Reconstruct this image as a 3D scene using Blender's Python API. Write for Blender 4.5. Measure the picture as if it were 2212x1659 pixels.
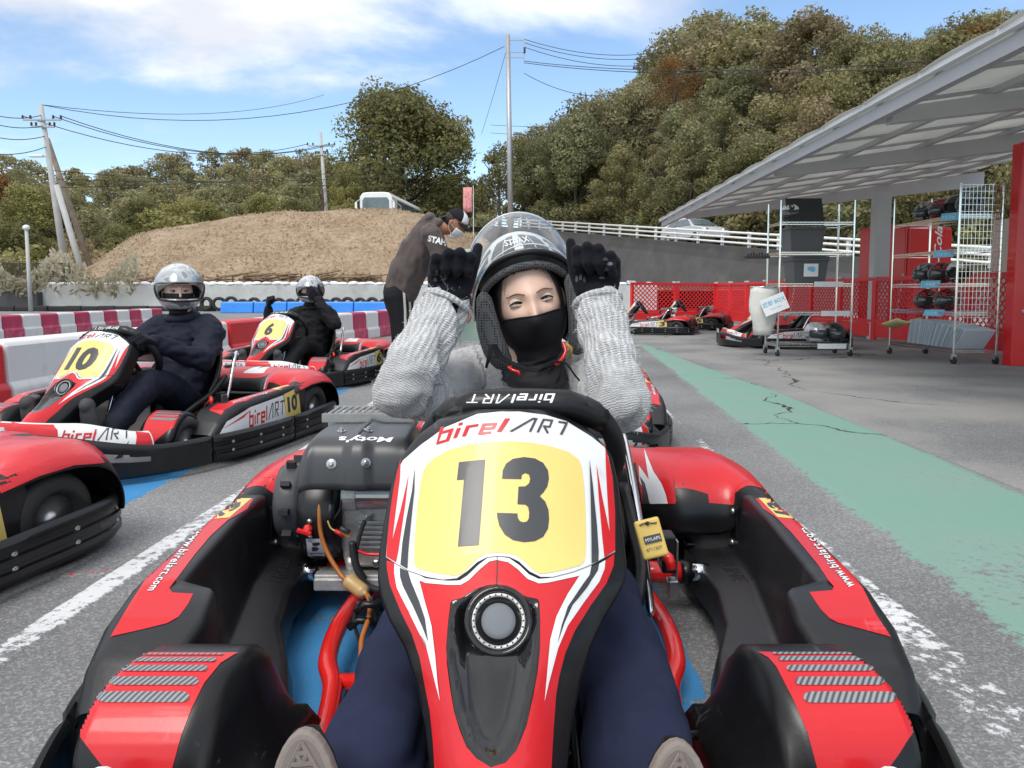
import bpy, bmesh, math, random
import numpy as np
from mathutils import Vector, Matrix, noise as mnoise
from mathutils.bvhtree import BVHTree
for o in list(bpy.data.objects): bpy.data.objects.remove(o, do_unlink=True)
SC = bpy.context.scene
COL = SC.collection
R = math.radians
rng = random.Random(7)
nrg = np.random.default_rng(11)

# ------------------------------------------------------------------ camera
FPX, CAMH, PITCH, SHPX = 1650.0, 0.80, R(4.5), 67.6      # focal length and shift in pixels of a 2212 x 1659 frame
cam = bpy.data.cameras.new('camera'); camo = bpy.data.objects.new('camera', cam); COL.objects.link(camo)
camo.location = (0, 0, CAMH); camo.rotation_euler = (math.pi/2 - PITCH, 0, 0)
cam.sensor_width = 36.0; cam.lens = 36.0*FPX/2212.0; cam.shift_y = -SHPX/2212.0
cam.clip_start = 0.05; cam.clip_end = 3000
SC.camera = camo
SC.render.resolution_x, SC.render.resolution_y = 1024, 768
# ------------------------------------------------------------------ sky
wd = bpy.data.worlds.new('World'); SC.world = wd; wd.use_nodes = True
SUN_EL, SUN_AZ = R(52), R(205)           # azimuth measured clockwise from +Y
def build_world():
    nt = wd.node_tree; N = nt.nodes; L = nt.links; N.clear()
    out = N.new('ShaderNodeOutputWorld'); bg = N.new('ShaderNodeBackground'); bg.inputs[1].default_value = 0.115
    sky = N.new('ShaderNodeTexSky'); sky.sky_type = 'NISHITA'; sky.sun_disc = False
    sky.sun_elevation = SUN_EL; sky.sun_rotation = SUN_AZ; sky.air_density = 1.0; sky.dust_density = 0.5; sky.ozone_density = 1.6
    tc = N.new('ShaderNodeTexCoord'); sep = N.new('ShaderNodeSeparateXYZ'); L.new(tc.outputs['Generated'], sep.inputs[0])
    zc = N.new('ShaderNodeMath'); zc.operation = 'MAXIMUM'; zc.inputs[1].default_value = 0.0; L.new(sep.outputs[2], zc.inputs[0])
    zp = N.new('ShaderNodeMath'); zp.operation = 'ADD'; zp.inputs[1].default_value = 0.16; L.new(zc.outputs[0], zp.inputs[0])
    dx = N.new('ShaderNodeMath'); dx.operation = 'DIVIDE'; L.new(sep.outputs[0], dx.inputs[0]); L.new(zp.outputs[0], dx.inputs[1])
    dy = N.new('ShaderNodeMath'); dy.operation = 'DIVIDE'; L.new(sep.outputs[1], dy.inputs[0]); L.new(zp.outputs[0], dy.inputs[1])
    cb = N.new('ShaderNodeCombineXYZ'); L.new(dx.outputs[0], cb.inputs[0]); L.new(dy.outputs[0], cb.inputs[1])
    cb.inputs[2].default_value = 3.1
    n1 = N.new('ShaderNodeTexNoise'); n1.inputs['Scale'].default_value = 0.75; n1.inputs['Detail'].default_value = 9; n1.inputs['Roughness'].default_value = 0.56
    n1.inputs['Distortion'].default_value = 0.25
    L.new(cb.outputs[0], n1.inputs['Vector'])
    # cover grows overhead: a broken cloud deck with a clear band above the hills
    cov = N.new('ShaderNodeMapRange'); cov.inputs[1].default_value = 0.15; cov.inputs[2].default_value = 0.36
    cov.inputs[3].default_value = -0.17; cov.inputs[4].default_value = 0.19; L.new(sep.outputs[2], cov.inputs[0])
    lx = N.new('ShaderNodeMath'); lx.operation = 'MULTIPLY'; lx.inputs[1].default_value = -0.16; L.new(sep.outputs[0], lx.inputs[0])
    a0 = N.new('ShaderNodeMath'); a0.operation = 'ADD'; L.new(n1.outputs['Fac'], a0.inputs[0]); L.new(cov.outputs[0], a0.inputs[1])
    a1 = N.new('ShaderNodeMath'); a1.operation = 'ADD'; L.new(a0.outputs[0], a1.inputs[0]); L.new(lx.outputs[0], a1.inputs[1])
    rp = N.new('ShaderNodeMapRange'); rp.interpolation_type = 'SMOOTHSTEP'
    rp.inputs[1].default_value = 0.50; rp.inputs[2].default_value = 0.66; L.new(a1.outputs[0], rp.inputs[0])
    n2 = N.new('ShaderNodeTexNoise'); n2.inputs['Scale'].default_value = 1.9; n2.inputs['Detail'].default_value = 6
    L.new(cb.outputs[0], n2.inputs['Vector'])
    cc = N.new('ShaderNodeValToRGB'); cc.color_ramp.elements[0].position = 0.36; cc.color_ramp.elements[1].position = 0.62
    cc.color_ramp.elements[0].color = (5.2, 5.4, 5.9, 1); cc.color_ramp.elements[1].color = (8.0, 8.1, 8.3, 1)
    L.new(n2.outputs['Fac'], cc.inputs[0])
    hs = N.new('ShaderNodeMix'); hs.data_type = 'RGBA'; hs.blend_type = 'MULTIPLY'; hs.inputs[0].default_value = 1
    L.new(sky.outputs[0], hs.inputs[6]); hs.inputs[7].default_value = (1.22, 1.26, 1.27, 1)
    mx = N.new('ShaderNodeMix'); mx.data_type = 'RGBA'
    L.new(rp.outputs[0], mx.inputs[0]); L.new(hs.outputs[2], mx.inputs[6]); L.new(cc.outputs[0], mx.inputs[7])
    L.new(mx.outputs[2], bg.inputs[0]); L.new(bg.outputs[0], out.inputs[0])
build_world()
sl = bpy.data.lights.new('sun', 'SUN'); sl.energy = 1.5; sl.angle = R(24); sl.color = (1.0, 0.96, 0.90)
so = bpy.data.objects.new('sun', sl); COL.objects.link(so)
sdir = Vector((math.sin(SUN_AZ)*math.cos(SUN_EL), math.cos(SUN_AZ)*math.cos(SUN_EL), math.sin(SUN_EL)))
so.rotation_euler = sdir.to_track_quat('Z', 'Y').to_euler(); so.location = sdir*60
SC.view_settings.view_transform = 'Standard'; SC.view_settings.look = 'None'; SC.view_settings.gamma = 1
SC.view_settings.use_curve_mapping = False; SC.view_settings.exposure = 0.52

# ------------------------------------------------------------------ helpers
def ray(x, y):
    u = (x - 1106)/FPX; v = (829.5 - y - SHPX)/FPX
    return Vector((u, v*math.sin(PITCH) + math.cos(PITCH), v*math.cos(PITCH) - math.sin(PITCH)))
CAMP = Vector((0, 0, CAMH))
def Wz(x, y, z=0.0):
    d = ray(x, y); return CAMP + d*((z - CAMH)/d.z)
def Wy(x, y, Y):
    d = ray(x, y); return CAMP + d*(Y/d.y)
ORD = ['first','second','third','fourth','fifth','sixth','seventh','eighth','ninth','tenth','eleventh','twelfth','thirteenth','fourteenth','fifteenth','sixteenth','seventeenth','eighteenth','nineteenth','twentieth']
def nth(i):
    if i < 20: return ORD[i]
    t = ['twenty','thirty','forty','fifty','sixty'][(i+1)//10-2]
    u = (i+1) % 10
    return ({'twenty':'twentieth','thirty':'thirtieth','forty':'fortieth','fifty':'fiftieth','sixty':'sixtieth'}[t] if u == 0 else t+'-'+ORD[u-1])
def tag(o, label=None, cat=None, group=None, kind=None):
    if label:
        if len(label.split()) > 16: print('LONG LABEL', len(label.split()), label)
        o['label'] = label
    if cat: o['category'] = cat
    if group: o['group'] = group
    if kind: o['kind'] = kind
    return o
def thing(name, label, cat, loc=(0,0,0), rz=0.0, group=None, kind=None):
    o = bpy.data.objects.new(name, None); COL.objects.link(o)
    o.location = loc; o.rotation_euler = (0, 0, rz); o.empty_display_size = 0.1
    return tag(o, label, cat, group, kind)
def link(name, me, mat=None, parent=None):
    o = bpy.data.objects.new(name, me); COL.objects.link(o)
    if mat is not None:
        me.materials.clear(); me.materials.append(mat)
    if parent is not None: o.parent = parent
    return o
def dup(o, parent=None, loc=None, rot=None):
    c = o.copy(); COL.objects.link(c); c.parent = parent
    if loc is not None: c.location = loc
    if rot is not None: c.rotation_euler = rot
    return c
def copy_tree(o, parent=None):
    c = o.copy(); COL.objects.link(c); c.parent = parent
    for ch in o.children: copy_tree(ch, c)
    return c
def mk(name, verts, faces, mat=None, parent=None, smooth=False):
    me = bpy.data.meshes.new(name)
    me.from_pydata([tuple(v) for v in verts], [], [tuple(f) for f in faces]); me.validate(); me.update()
    if smooth: me.polygons.foreach_set('use_smooth', [True]*len(me.polygons))
    return link(name, me, mat, parent)
def frame_of(d):
    d = Vector(d).normalized()
    a = Vector((0,0,1)) if abs(d.z) < 0.92 else Vector((0,1,0))
    s = d.cross(a).normalized(); return s, s.cross(d).normalized()
def catmull(pts, n=6, closed=False):
    P = [Vector(p) for p in pts]; out = []; k = len(P)
    rngi = range(k) if closed else range(k-1)
    for i in rngi:
        if closed: p0,p1,p2,p3 = P[(i-1)%k],P[i],P[(i+1)%k],P[(i+2)%k]
        else: p0,p1,p2,p3 = P[max(i-1,0)],P[i],P[i+1],P[min(i+2,k-1)]
        for j in range(n):
            t = j/n
            out.append(0.5*((2*p1)+(p2-p0)*t+(2*p0-5*p1+4*p2-p3)*t*t+(3*p1-p0-3*p2+p3)*t**3))
    if not closed: out.append(P[-1].copy())
    return out
class MB:
    def __init__(s): s.v = []; s.f = []
    def add(s, vs, fs):
        b = len(s.v); s.v += [Vector(v) for v in vs]; s.f += [tuple(i+b for i in f) for f in fs]; return s
    def box(s, c, d, rot=None):
        m = rot if rot is not None else Matrix.Identity(3)
        if isinstance(m, (int, float)): m = Matrix.Rotation(m, 3, 'Z')
        vs = [Vector(c) + m @ Vector((sx*d[0]/2, sy*d[1]/2, sz*d[2]/2)) for sx in (-1,1) for sy in (-1,1) for sz in (-1,1)]
        return s.add(vs, [(0,1,3,2),(4,6,7,5),(0,4,5,1),(2,3,7,6),(0,2,6,4),(1,5,7,3)])
    def bar(s, a, b, w, h=None):
        h = h or w; a = Vector(a); b = Vector(b); e, u = frame_of(b-a)
        vs = [p + e*sx*w/2 + u*sz*h/2 for p in (a,b) for sx,sz in ((-1,-1),(1,-1),(1,1),(-1,1))]
        return s.add(vs, [(3,2,1,0),(4,5,6,7),(0,1,5,4),(1,2,6,5),(2,3,7,6),(3,0,4,7)])
    def tube(s, pts, r, n=8, closed=False, cap=True, flat=1.0, up=None):
        P = [Vector(p) for p in pts]; k = len(P); rs = r if isinstance(r, (list, tuple)) else [r]*k
        vs = []; pe = None
        for i, p in enumerate(P):
            t = (P[(i+1)%k]-P[i-1]) if closed else (P[min(i+1,k-1)]-P[max(i-1,0)])
            if t.length < 1e-9: t = Vector((0,0,1))
            t.normalize()
            if pe is None:
                e, u = frame_of(t)
                if up is not None:
                    u = (Vector(up) - t*t.dot(Vector(up))).normalized(); e = t.cross(u)
            else:
                e = (pe - t*pe.dot(t)); e = e.normalized() if e.length > 1e-6 else frame_of(t)[0]; u = e.cross(t) if False else t.cross(e)*-1
            pe = e
            for j in range(n):
                a = 2*math.pi*j/n; vs.append(p + e*math.cos(a)*rs[i] + u*math.sin(a)*rs[i]*flat)
        fs = []
        for i in range(k if closed else k-1):
            for j in range(n):
                a = i*n+j; b = i*n+(j+1)%n; c = ((i+1)%k)*n+(j+1)%n; d = ((i+1)%k)*n+j
                fs.append((a,b,c,d))
        if cap and not closed:
            fs.append(tuple(range(n-1,-1,-1))); fs.append(tuple((k-1)*n+j for j in range(n)))
        return s.add(vs, fs)
    def cyl(s, a, b, r0, r1=None, n=16): return s.tube([a,b], [r0, r0 if r1 is None else r1], n)
    def lathe(s, prof, n=24, c=(0,0,0), axis=(0,0,1), closed=False):
        ax = Vector(axis).normalized(); e, u = frame_of(ax); c = Vector(c); k = len(prof); vs = []; fs = []
        for (r, h) in prof:
            for j in range(n):
                a = 2*math.pi*j/n; vs.append(c + ax*h + e*math.cos(a)*r + u*math.sin(a)*r)
        for i in range(k if closed else k-1):
            for j in range(n): fs.append((i*n+j, i*n+(j+1)%n, ((i+1)%k)*n+(j+1)%n, ((i+1)%k)*n+j))
        if not closed:
            if prof[0][0] > 1e-6: fs.append(tuple(range(n-1,-1,-1)))
            if prof[-1][0] > 1e-6: fs.append(tuple((k-1)*n+j for j in range(n)))
        return s.add(vs, fs)
    def ball(s, c, r, nu=14, nv=10, rot=None):
        r = (r,r,r) if isinstance(r,(int,float)) else r; vs = []; fs = []; c = Vector(c)
        for i in range(nv+1):
            th = math.pi*i/nv
            for j in range(nu):
                ph = 2*math.pi*j/nu
                p = Vector((r[0]*math.sin(th)*math.cos(ph), r[1]*math.sin(th)*math.sin(ph), r[2]*math.cos(th)))
                vs.append(c + (rot @ p if rot is not None else p))
        for i in range(nv):
            for j in range(nu): fs.append((i*nu+j, (i+1)*nu+j, (i+1)*nu+(j+1)%nu, i*nu+(j+1)%nu))
        return s.add(vs, fs)
    def grid(s, rows, closed=False):
        n = len(rows[0]); vs = [p for r in rows for p in r]; fs = []
        for i in range(len(rows)-1):
            for j in range(n if closed else n-1):
                fs.append((i*n+j, i*n+(j+1)%n, (i+1)*n+(j+1)%n, (i+1)*n+j))
        return s.add(vs, fs)
    def prism(s, poly, z0, z1, M=None):
        n = len(poly); M = M or (lambda x,y,z: Vector((x,y,z)))
        vs = [M(x,y,z0) for x,y in poly]+[M(x,y,z1) for x,y in poly]
        return s.add(vs, [tuple(range(n-1,-1,-1)), tuple(range(n,2*n))]+[(i,(i+1)%n,n+(i+1)%n,n+i) for i in range(n)])
    def obj(s, name, mat=None, parent=None, smooth=False, bevel=0, seg=2, merge=True, angle=40, subsurf=0, solid=0, offs=-1):
        me = bpy.data.meshes.new(name)
        bm = bmesh.new(); vv = [bm.verts.new(v) for v in s.v]
        for f in s.f:
            try: bm.faces.new([vv[i] for i in f])
            except ValueError: pass
        if merge: bmesh.ops.remove_doubles(bm, verts=bm.verts, dist=1e-5)
        if merge: bmesh.ops.recalc_face_normals(bm, faces=bm.faces)
        bm.to_mesh(me); bm.free()
        if smooth: me.polygons.foreach_set('use_smooth', [True]*len(me.polygons))
        o = link(name, me, mat, parent)
        if solid:
            md = o.modifiers.new('solid','SOLIDIFY'); md.thickness = solid; md.offset = offs; md.use_even_offset = True
        if subsurf:
            md = o.modifiers.new('sub','SUBSURF'); md.levels = md.render_levels = subsurf
        if bevel:
            md = o.modifiers.new('bevel','BEVEL'); md.width = bevel; md.segments = seg; md.limit_method = 'ANGLE'; md.angle_limit = R(angle); md.harden_normals = False
        return o
def bake(o, smooth=None):
    """apply modifiers into the mesh data"""
    dg = bpy.context.evaluated_depsgraph_get(); dg.update()
    me = bpy.data.meshes.new_from_object(o.evaluated_get(dg)); old = o.data
    o.modifiers.clear(); o.data = me; me.name = old.name
    if smooth is not None: me.polygons.foreach_set('use_smooth', [smooth]*len(me.polygons))
    return o
def bvh_of(o):
    me = o.data; return BVHTree.FromPolygons([v.co.copy() for v in me.vertices], [tuple(p.vertices) for p in me.polygons])
def autosmooth(o, ang=35):
    me = o.data; me.polygons.foreach_set('use_smooth', [True]*len(me.polygons))
    try: me.set_sharp_from_angle(angle=R(ang))
    except Exception: pass
    return o
# ------------------------------------------------------------------ materials
MATS = {}
def nodes_of(name):
    m = bpy.data.materials.new(name); m.use_nodes = True; nt = m.node_tree
    return m, nt, nt.nodes['Principled BSDF']
def M(name, col, rough=0.5, metal=0.0, var=0.07, vs=6.0, bump=0.0, bs=150.0, coat=0.0, rv=0.08, spec=0.5, sss=0, dirt=None, trans=0, sheen=0, scr=None):
    if name in MATS: return MATS[name]
    m, nt, b = nodes_of(name); N = nt.nodes; L = nt.links
    tc = N.new('ShaderNodeTexCoord')
    n = N.new('ShaderNodeTexNoise'); n.inputs['Scale'].default_value = vs; n.inputs['Detail'].default_value = 5; n.inputs['Roughness'].default_value = 0.6
    L.new(tc.outputs['Object'], n.inputs['Vector'])
    r = N.new('ShaderNodeValToRGB'); e = r.color_ramp.elements
    e[0].position = 0.3; e[1].position = 0.7
    e[0].color = tuple(max(0,c*(1-var)) for c in col)+(1,); e[1].color = tuple(min(1,c*(1+var)) for c in col)+(1,)
    L.new(n.outputs['Fac'], r.inputs[0]); src = r.outputs[0]
    if dirt:
        n3 = N.new('ShaderNodeTexNoise'); n3.inputs['Scale'].default_value = dirt[1]; n3.inputs['Detail'].default_value = 8; n3.inputs['Roughness'].default_value = 0.7
        L.new(tc.outputs['Object'], n3.inputs['Vector'])
        mr = N.new('ShaderNodeMapRange'); mr.inputs[1].default_value = dirt[2]; mr.inputs[2].default_value = dirt[2]+0.18; mr.inputs[4].default_value = dirt[3]
        L.new(n3.outputs['Fac'], mr.inputs[0])
        mx = N.new('ShaderNodeMix'); mx.data_type = 'RGBA'; L.new(mr.outputs[0], mx.inputs[0]); L.new(src, mx.inputs[6]); mx.inputs[7].default_value = tuple(dirt[0])+(1,)
        src = mx.outputs[2]
    if scr:
        for k_, (sc_, rot_) in enumerate((((5,90,90),0.3),((90,7,60),0.5))):
            mp_ = N.new('ShaderNodeMapping'); mp_.inputs['Scale'].default_value = sc_; mp_.inputs['Rotation'].default_value = (rot_,rot_*.7,rot_); L.new(tc.outputs['Object'], mp_.inputs[0])
            n4 = N.new('ShaderNodeTexNoise'); n4.inputs['Scale'].default_value = 1.0; n4.inputs['Detail'].default_value = 4; L.new(mp_.outputs[0], n4.inputs['Vector'])
            n5 = N.new('ShaderNodeTexNoise'); n5.inputs['Scale'].default_value = 7.0; L.new(tc.outputs['Object'], n5.inputs['Vector'])
            pr_ = N.new('ShaderNodeMath'); pr_.operation = 'MULTIPLY'; L.new(n4.outputs['Fac'], pr_.inputs[0]); L.new(n5.outputs['Fac'], pr_.inputs[1])
            mr = N.new('ShaderNodeMapRange'); mr.inputs[1].default_value = scr[1]; mr.inputs[2].default_value = scr[1]+0.05; mr.inputs[4].default_value = scr[2]; L.new(pr_.outputs[0], mr.inputs[0])
            mx = N.new('ShaderNodeMix'); mx.data_type = 'RGBA'; L.new(mr.outputs[0], mx.inputs[0]); L.new(src, mx.inputs[6]); mx.inputs[7].default_value = tuple(scr[0])+(1,); src = mx.outputs[2]
    L.new(src, b.inputs['Base Color'])
    rr = N.new('ShaderNodeMapRange'); rr.inputs[3].default_value = max(0.02, rough-rv); rr.inputs[4].default_value = min(1, rough+rv)
    L.new(n.outputs['Fac'], rr.inputs[0]); L.new(rr.outputs[0], b.inputs['Roughness'])
    b.inputs['Metallic'].default_value = metal; b.inputs['Specular IOR Level'].default_value = spec
    if coat: b.inputs['Coat Weight'].default_value = coat; b.inputs['Coat Roughness'].default_value = 0.08
    if sss: b.inputs['Subsurface Weight'].default_value = sss; b.inputs['Subsurface Radius'].default_value = (0.012,0.005,0.003); b.inputs['Subsurface Scale'].default_value = 1.0
    if trans: b.inputs['Transmission Weight'].default_value = trans
    if sheen: b.inputs['Sheen Weight'].default_value = sheen; b.inputs['Sheen Roughness'].default_value = 0.5
    if bump:
        n2 = N.new('ShaderNodeTexNoise'); n2.inputs['Scale'].default_value = bs; n2.inputs['Detail'].default_value = 4
        L.new(tc.outputs['Object'], n2.inputs['Vector'])
        bp = N.new('ShaderNodeBump'); bp.inputs['Strength'].default_value = bump; bp.inputs['Distance'].default_value = 0.01
        L.new(n2.outputs['Fac'], bp.inputs['Height']); L.new(bp.outputs[0], b.inputs['Normal'])
    MATS[name] = m; return m
# ================================================================== ground
def asphalt_nodes(nt, base=(0.215,0.216,0.220), light=(0.37,0.37,0.37), patch=(0.5,2.0)):
    N = nt.nodes; L = nt.links
    tc = N.new('ShaderNodeTexCoord'); gp = N.new('ShaderNodeNewGeometry')
    v = N.new('ShaderNodeTexVoronoi'); v.inputs['Scale'].default_value = 190; L.new(gp.outputs['Position'], v.inputs['Vector'])
    n = N.new('ShaderNodeTexNoise'); n.inputs['Scale'].default_value = 120; n.inputs['Detail'].default_value = 5; n.inputs['Roughness'].default_value = 0.6; L.new(gp.outputs['Position'], n.inputs['Vector'])
    n2 = N.new('ShaderNodeTexNoise'); n2.inputs['Scale'].default_value = 0.9; n2.inputs['Detail'].default_value = 6; L.new(gp.outputs['Position'], n2.inputs['Vector'])
    sp = N.new('ShaderNodeSeparateColor'); L.new(v.outputs['Color'], sp.inputs[0])
    a = N.new('ShaderNodeMath'); a.operation = 'MULTIPLY'; L.new(sp.outputs[0], a.inputs[0]); L.new(n.outputs['Fac'], a.inputs[1])
    r = N.new('ShaderNodeValToRGB'); e = r.color_ramp.elements; e[0].position = 0.10; e[1].position = 0.62
    e[0].color = tuple(c*0.80 for c in base)+(1,); e[1].color = tuple(light)+(1,)
    m = r.color_ramp.elements.new(0.30); m.color = tuple(base)+(1,)
    L.new(a.outputs[0], r.inputs[0])
    p = N.new('ShaderNodeMapRange'); p.inputs[1].default_value = 0.3; p.inputs[2].default_value = 0.7; p.inputs[3].default_value = 0.78; p.inputs[4].default_value = 1.22
    L.new(n2.outputs['Fac'], p.inputs[0])
    mx = N.new('ShaderNodeMix'); mx.data_type = 'RGBA'; mx.blend_type = 'MULTIPLY'; mx.inputs[0].default_value = 1
    L.new(r.outputs[0], mx.inputs[6]); L.new(p.outputs[0], mx.inputs[7])
    return mx.outputs[2], n.outputs['Fac'], gp.outputs['Position'], n2.outputs['Fac']
def crack_nodes(nt, pos, scale=0.55, width=0.0045):
    N = nt.nodes; L = nt.links
    nn = N.new('ShaderNodeTexNoise'); nn.inputs['Scale'].default_value = 2.2; nn.inputs['Detail'].default_value = 5; L.new(pos, nn.inputs['Vector'])
    mm = N.new('ShaderNodeMix'); mm.data_type = 'VECTOR'; mm.inputs[0].default_value = 0.34; L.new(pos, mm.inputs[4]); L.new(nn.outputs['Color'], mm.inputs[5])
    v = N.new('ShaderNodeTexVoronoi'); v.feature = 'DISTANCE_TO_EDGE'; v.inputs['Scale'].default_value = scale; L.new(mm.outputs[1], v.inputs['Vector'])
    g = N.new('ShaderNodeTexNoise'); g.inputs['Scale'].default_value = 0.8; L.new(pos, g.inputs['Vector'])
    w = N.new('ShaderNodeMapRange'); w.inputs[1].default_value = 0.42; w.inputs[2].default_value = 0.62; w.inputs[3].default_value = 0.0001; w.inputs[4].default_value = width; L.new(g.outputs['Fac'], w.inputs[0])
    lt = N.new('ShaderNodeMath'); lt.operation = 'LESS_THAN'; L.new(v.outputs['Distance'], lt.inputs[0]); L.new(w.outputs[0], lt.inputs[1])
    return lt.outputs[0]
def finish_ground(nt, b, col, hgt, strength=0.5, rough=0.9):
    N = nt.nodes; L = nt.links
    L.new(col, b.inputs['Base Color']); b.inputs['Roughness'].default_value = rough; b.inputs['Specular IOR Level'].default_value = 0.25
    bp = N.new('ShaderNodeBump'); bp.inputs['Strength'].default_value = strength; bp.inputs['Distance'].default_value = 0.006
    L.new(hgt, bp.inputs['Height']); L.new(bp.outputs[0], b.inputs['Normal'])
def mixc(nt, fac, a, bcol):
    mx = nt.nodes.new('ShaderNodeMix'); mx.data_type = 'RGBA'
    if isinstance(fac, float): mx.inputs[0].default_value = fac
    else: nt.links.new(fac, mx.inputs[0])
    for s, v in ((6, a), (7, bcol)):
        if isinstance(v, tuple): mx.inputs[s].default_value = v+(1,)
        else: nt.links.new(v, mx.inputs[s])
    return mx.outputs[2]
mt, nt, bs = nodes_of('asphalt'); c, h, pos, _ = asphalt_nodes(nt)
finish_ground(nt, bs, c, h); ASPHALT = mt
def paint_mat(name, col, wear, scale=22, edgew=0.42, cracks=False, col2=None):
    mt, nt, bs = nodes_of(name); N = nt.nodes; L = nt.links
    c, h, pos, lo = asphalt_nodes(nt)
    at = N.new('ShaderNodeAttribute'); at.attribute_name = 'edge'
    nn = N.new('ShaderNodeTexNoise'); nn.inputs['Scale'].default_value = scale; nn.inputs['Detail'].default_value = 9; nn.inputs['Roughness'].default_value = 0.75; L.new(pos, nn.inputs['Vector'])
    n2 = N.new('ShaderNodeTexNoise'); n2.inputs['Scale'].default_value = 1.7; n2.inputs['Detail'].default_value = 6; L.new(pos, n2.inputs['Vector'])
    ad = N.new('ShaderNodeMath'); ad.operation = 'MULTIPLY_ADD'; ad.inputs[1].default_value = 0.55; L.new(n2.outputs['Fac'], ad.inputs[0]); L.new(nn.outputs['Fac'], ad.inputs[2])
    ed = N.new('ShaderNodeMath'); ed.operation = 'MULTIPLY_ADD'; ed.inputs[1].default_value = edgew; L.new(at.outputs['Fac'], ed.inputs[0]); L.new(ad.outputs[0], ed.inputs[2])
    mr = N.new('ShaderNodeMapRange'); mr.inputs[1].default_value = wear; mr.inputs[2].default_value = wear+0.07; L.new(ed.outputs[0], mr.inputs[0])
    v2 = N.new('ShaderNodeMapRange'); v2.inputs[1].default_value = 0.3; v2.inputs[2].default_value = 0.7; L.new(n2.outputs['Fac'], v2.inputs[0])
    pc = mixc(nt, v2.outputs[0], tuple(x*0.85 for x in col), tuple(min(1,x*1.12) for x in col))
    if col2: pc = mixc(nt, v2.outputs[0], col2, col)
    cc = mixc(nt, mr.outputs[0], c, pc)
    if cracks:
        cr = crack_nodes(nt, pos); cc = mixc(nt, cr, cc, (0.035,0.034,0.032))
    finish_ground(nt, bs, cc, h, 0.4, 0.78); return mt
P_WHITE = paint_mat('worn_white_paint', (0.66,0.67,0.68), 1.125, 36)
P_WHITE2 = paint_mat('very_worn_white_paint', (0.66,0.67,0.68), 1.20, 26)
P_GREEN = paint_mat('green_floor_paint', (0.185,0.345,0.28), 1.04, 34, 0.46, True, (0.225,0.34,0.295))
P_BLUE = paint_mat('blue_floor_paint', (0.055,0.25,0.52), 1.03, 24, 0.40)
P_PALE = paint_mat('pale_blue_floor_paint', (0.26,0.42,0.56), 0.95, 20, 0.40)
P_RED = paint_mat('red_floor_paint', (0.62,0.03,0.06), 1.22, 34)
mt, nt, bs = nodes_of('old_pavement'); c, h, pos, lo = asphalt_nodes(nt, (0.225,0.228,0.230), (0.38,0.38,0.38))
mr = nt.nodes.new('ShaderNodeMapRange'); mr.inputs[1].default_value = 0.42; mr.inputs[2].default_value = 0.68; nt.links.new(lo, mr.inputs[0])
c = mixc(nt, mr.outputs[0], c, (0.31,0.30,0.285)); cr = crack_nodes(nt, pos, 0.42, 0.004); c = mixc(nt, cr, c, (0.05,0.048,0.045))
finish_ground(nt, bs, c, h, 0.3, 0.85); PAVE = mt
def edge_attr(o, vals):
    a = o.data.attributes.new('edge', 'FLOAT', 'POINT'); a.data.foreach_set('value', vals)
def strip(name, left, right, z, mat, label=None, inset=0.04, kind='structure', seg=1):
    """sheet between two polylines of the same count, edge attribute fades at the rim"""
    Lp = [Vector((p[0],p[1],z)) for p in left]; Rp = [Vector((p[0],p[1],z)) for p in right]
    if len(Lp) == 2 or seg > 1:
        def rs(P):
            out = []
            for i in range(len(P)-1):
                for j in range(seg*4): out.append(P[i].lerp(P[i+1], j/(seg*4)))
            return out+[P[-1]]
        Lp = rs(Lp); Rp = rs(Rp)
    rows = []; vals = []
    for i, (a, b) in enumerate(zip(Lp, Rp)):
        w = (b-a).length; t = min(inset/w, 0.45) if w > 0 else 0.4
        rows.append([a.copy(), a.lerp(b,t), a.lerp(b,1-t), b.copy()])
        end = 0.0 if i in (0, len(Lp)-1) else 1.0
        vals += [0.0, end, end, 0.0]
    for i, r_ in enumerate(rows):
        for j, p_ in enumerate(r_):
            if j in (0,3) or i in (0,len(rows)-1): p_.z = -0.003
    mb = MB(); mb.grid(rows); o = mb.obj(name, mat, merge=False); edge_attr(o, vals)
    # faces point up
    if o.data.polygons[0].normal.z < 0: o.data.flip_normals()
    return tag(o, kind=kind)
g = mk('ground', [(-900,-300,0),(900,-300,0),(900,1500,0),(-900,1500,0)], [(0,1,2,3)], ASPHALT); tag(g, kind='structure')
strip('pavement', [(2.0,-2),(2.1,6),(2.05,13.5),(2.0,30)], [(30,-2),(30,6),(30,13.5),(30,30)], 0.004, PAVE)
strip('green_lane', [(1.04,-1.0),(1.10,1.65),(1.27,3.8),(1.44,6.05),(1.59,7.9),(1.8,10.5),(2.02,14)], [(2.0,-1.0),(2.02,1.65),(2.13,3.8),(2.20,6.05),(2.14,7.9),(2.13,10.5),(2.15,14)], 0.008, P_GREEN, inset=0.10, seg=1)
strip('white_line', [(-1.24,-.5),(-1.19,1.6),(-1.13,3),(-1.06,5.3),(-0.98,8)], [(-1.12,-.5),(-1.07,1.6),(-1.01,3),(-0.94,5.3),(-0.86,8)], 0.006, P_WHITE, inset=0.03)
strip('white_line', [(0.76,-.5),(0.83,1.6),(0.90,3),(0.98,5.3),(1.12,9)], [(0.98,-.5),(1.03,1.6),(1.05,3),(1.10,5.3),(1.24,9)], 0.006, P_WHITE2, inset=0.05)
strip('blue_box', [(-0.70,0.5),(-0.68,2.35)], [(0.40,0.5),(0.42,2.35)], 0.005, P_BLUE, inset=0.03)
def rot_strip(name, cx, cy, th, x0, x1, y0, y1, z, mat, inset=0.04):
    f = lambda x, y: (cx + x*math.cos(th) + y*math.sin(th), cy - x*math.sin(th) + y*math.cos(th))
    return strip(name, [f(x0,y0),f(x0,y1)], [f(x1,y0),f(x1,y1)], z, mat, inset=inset)
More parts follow.
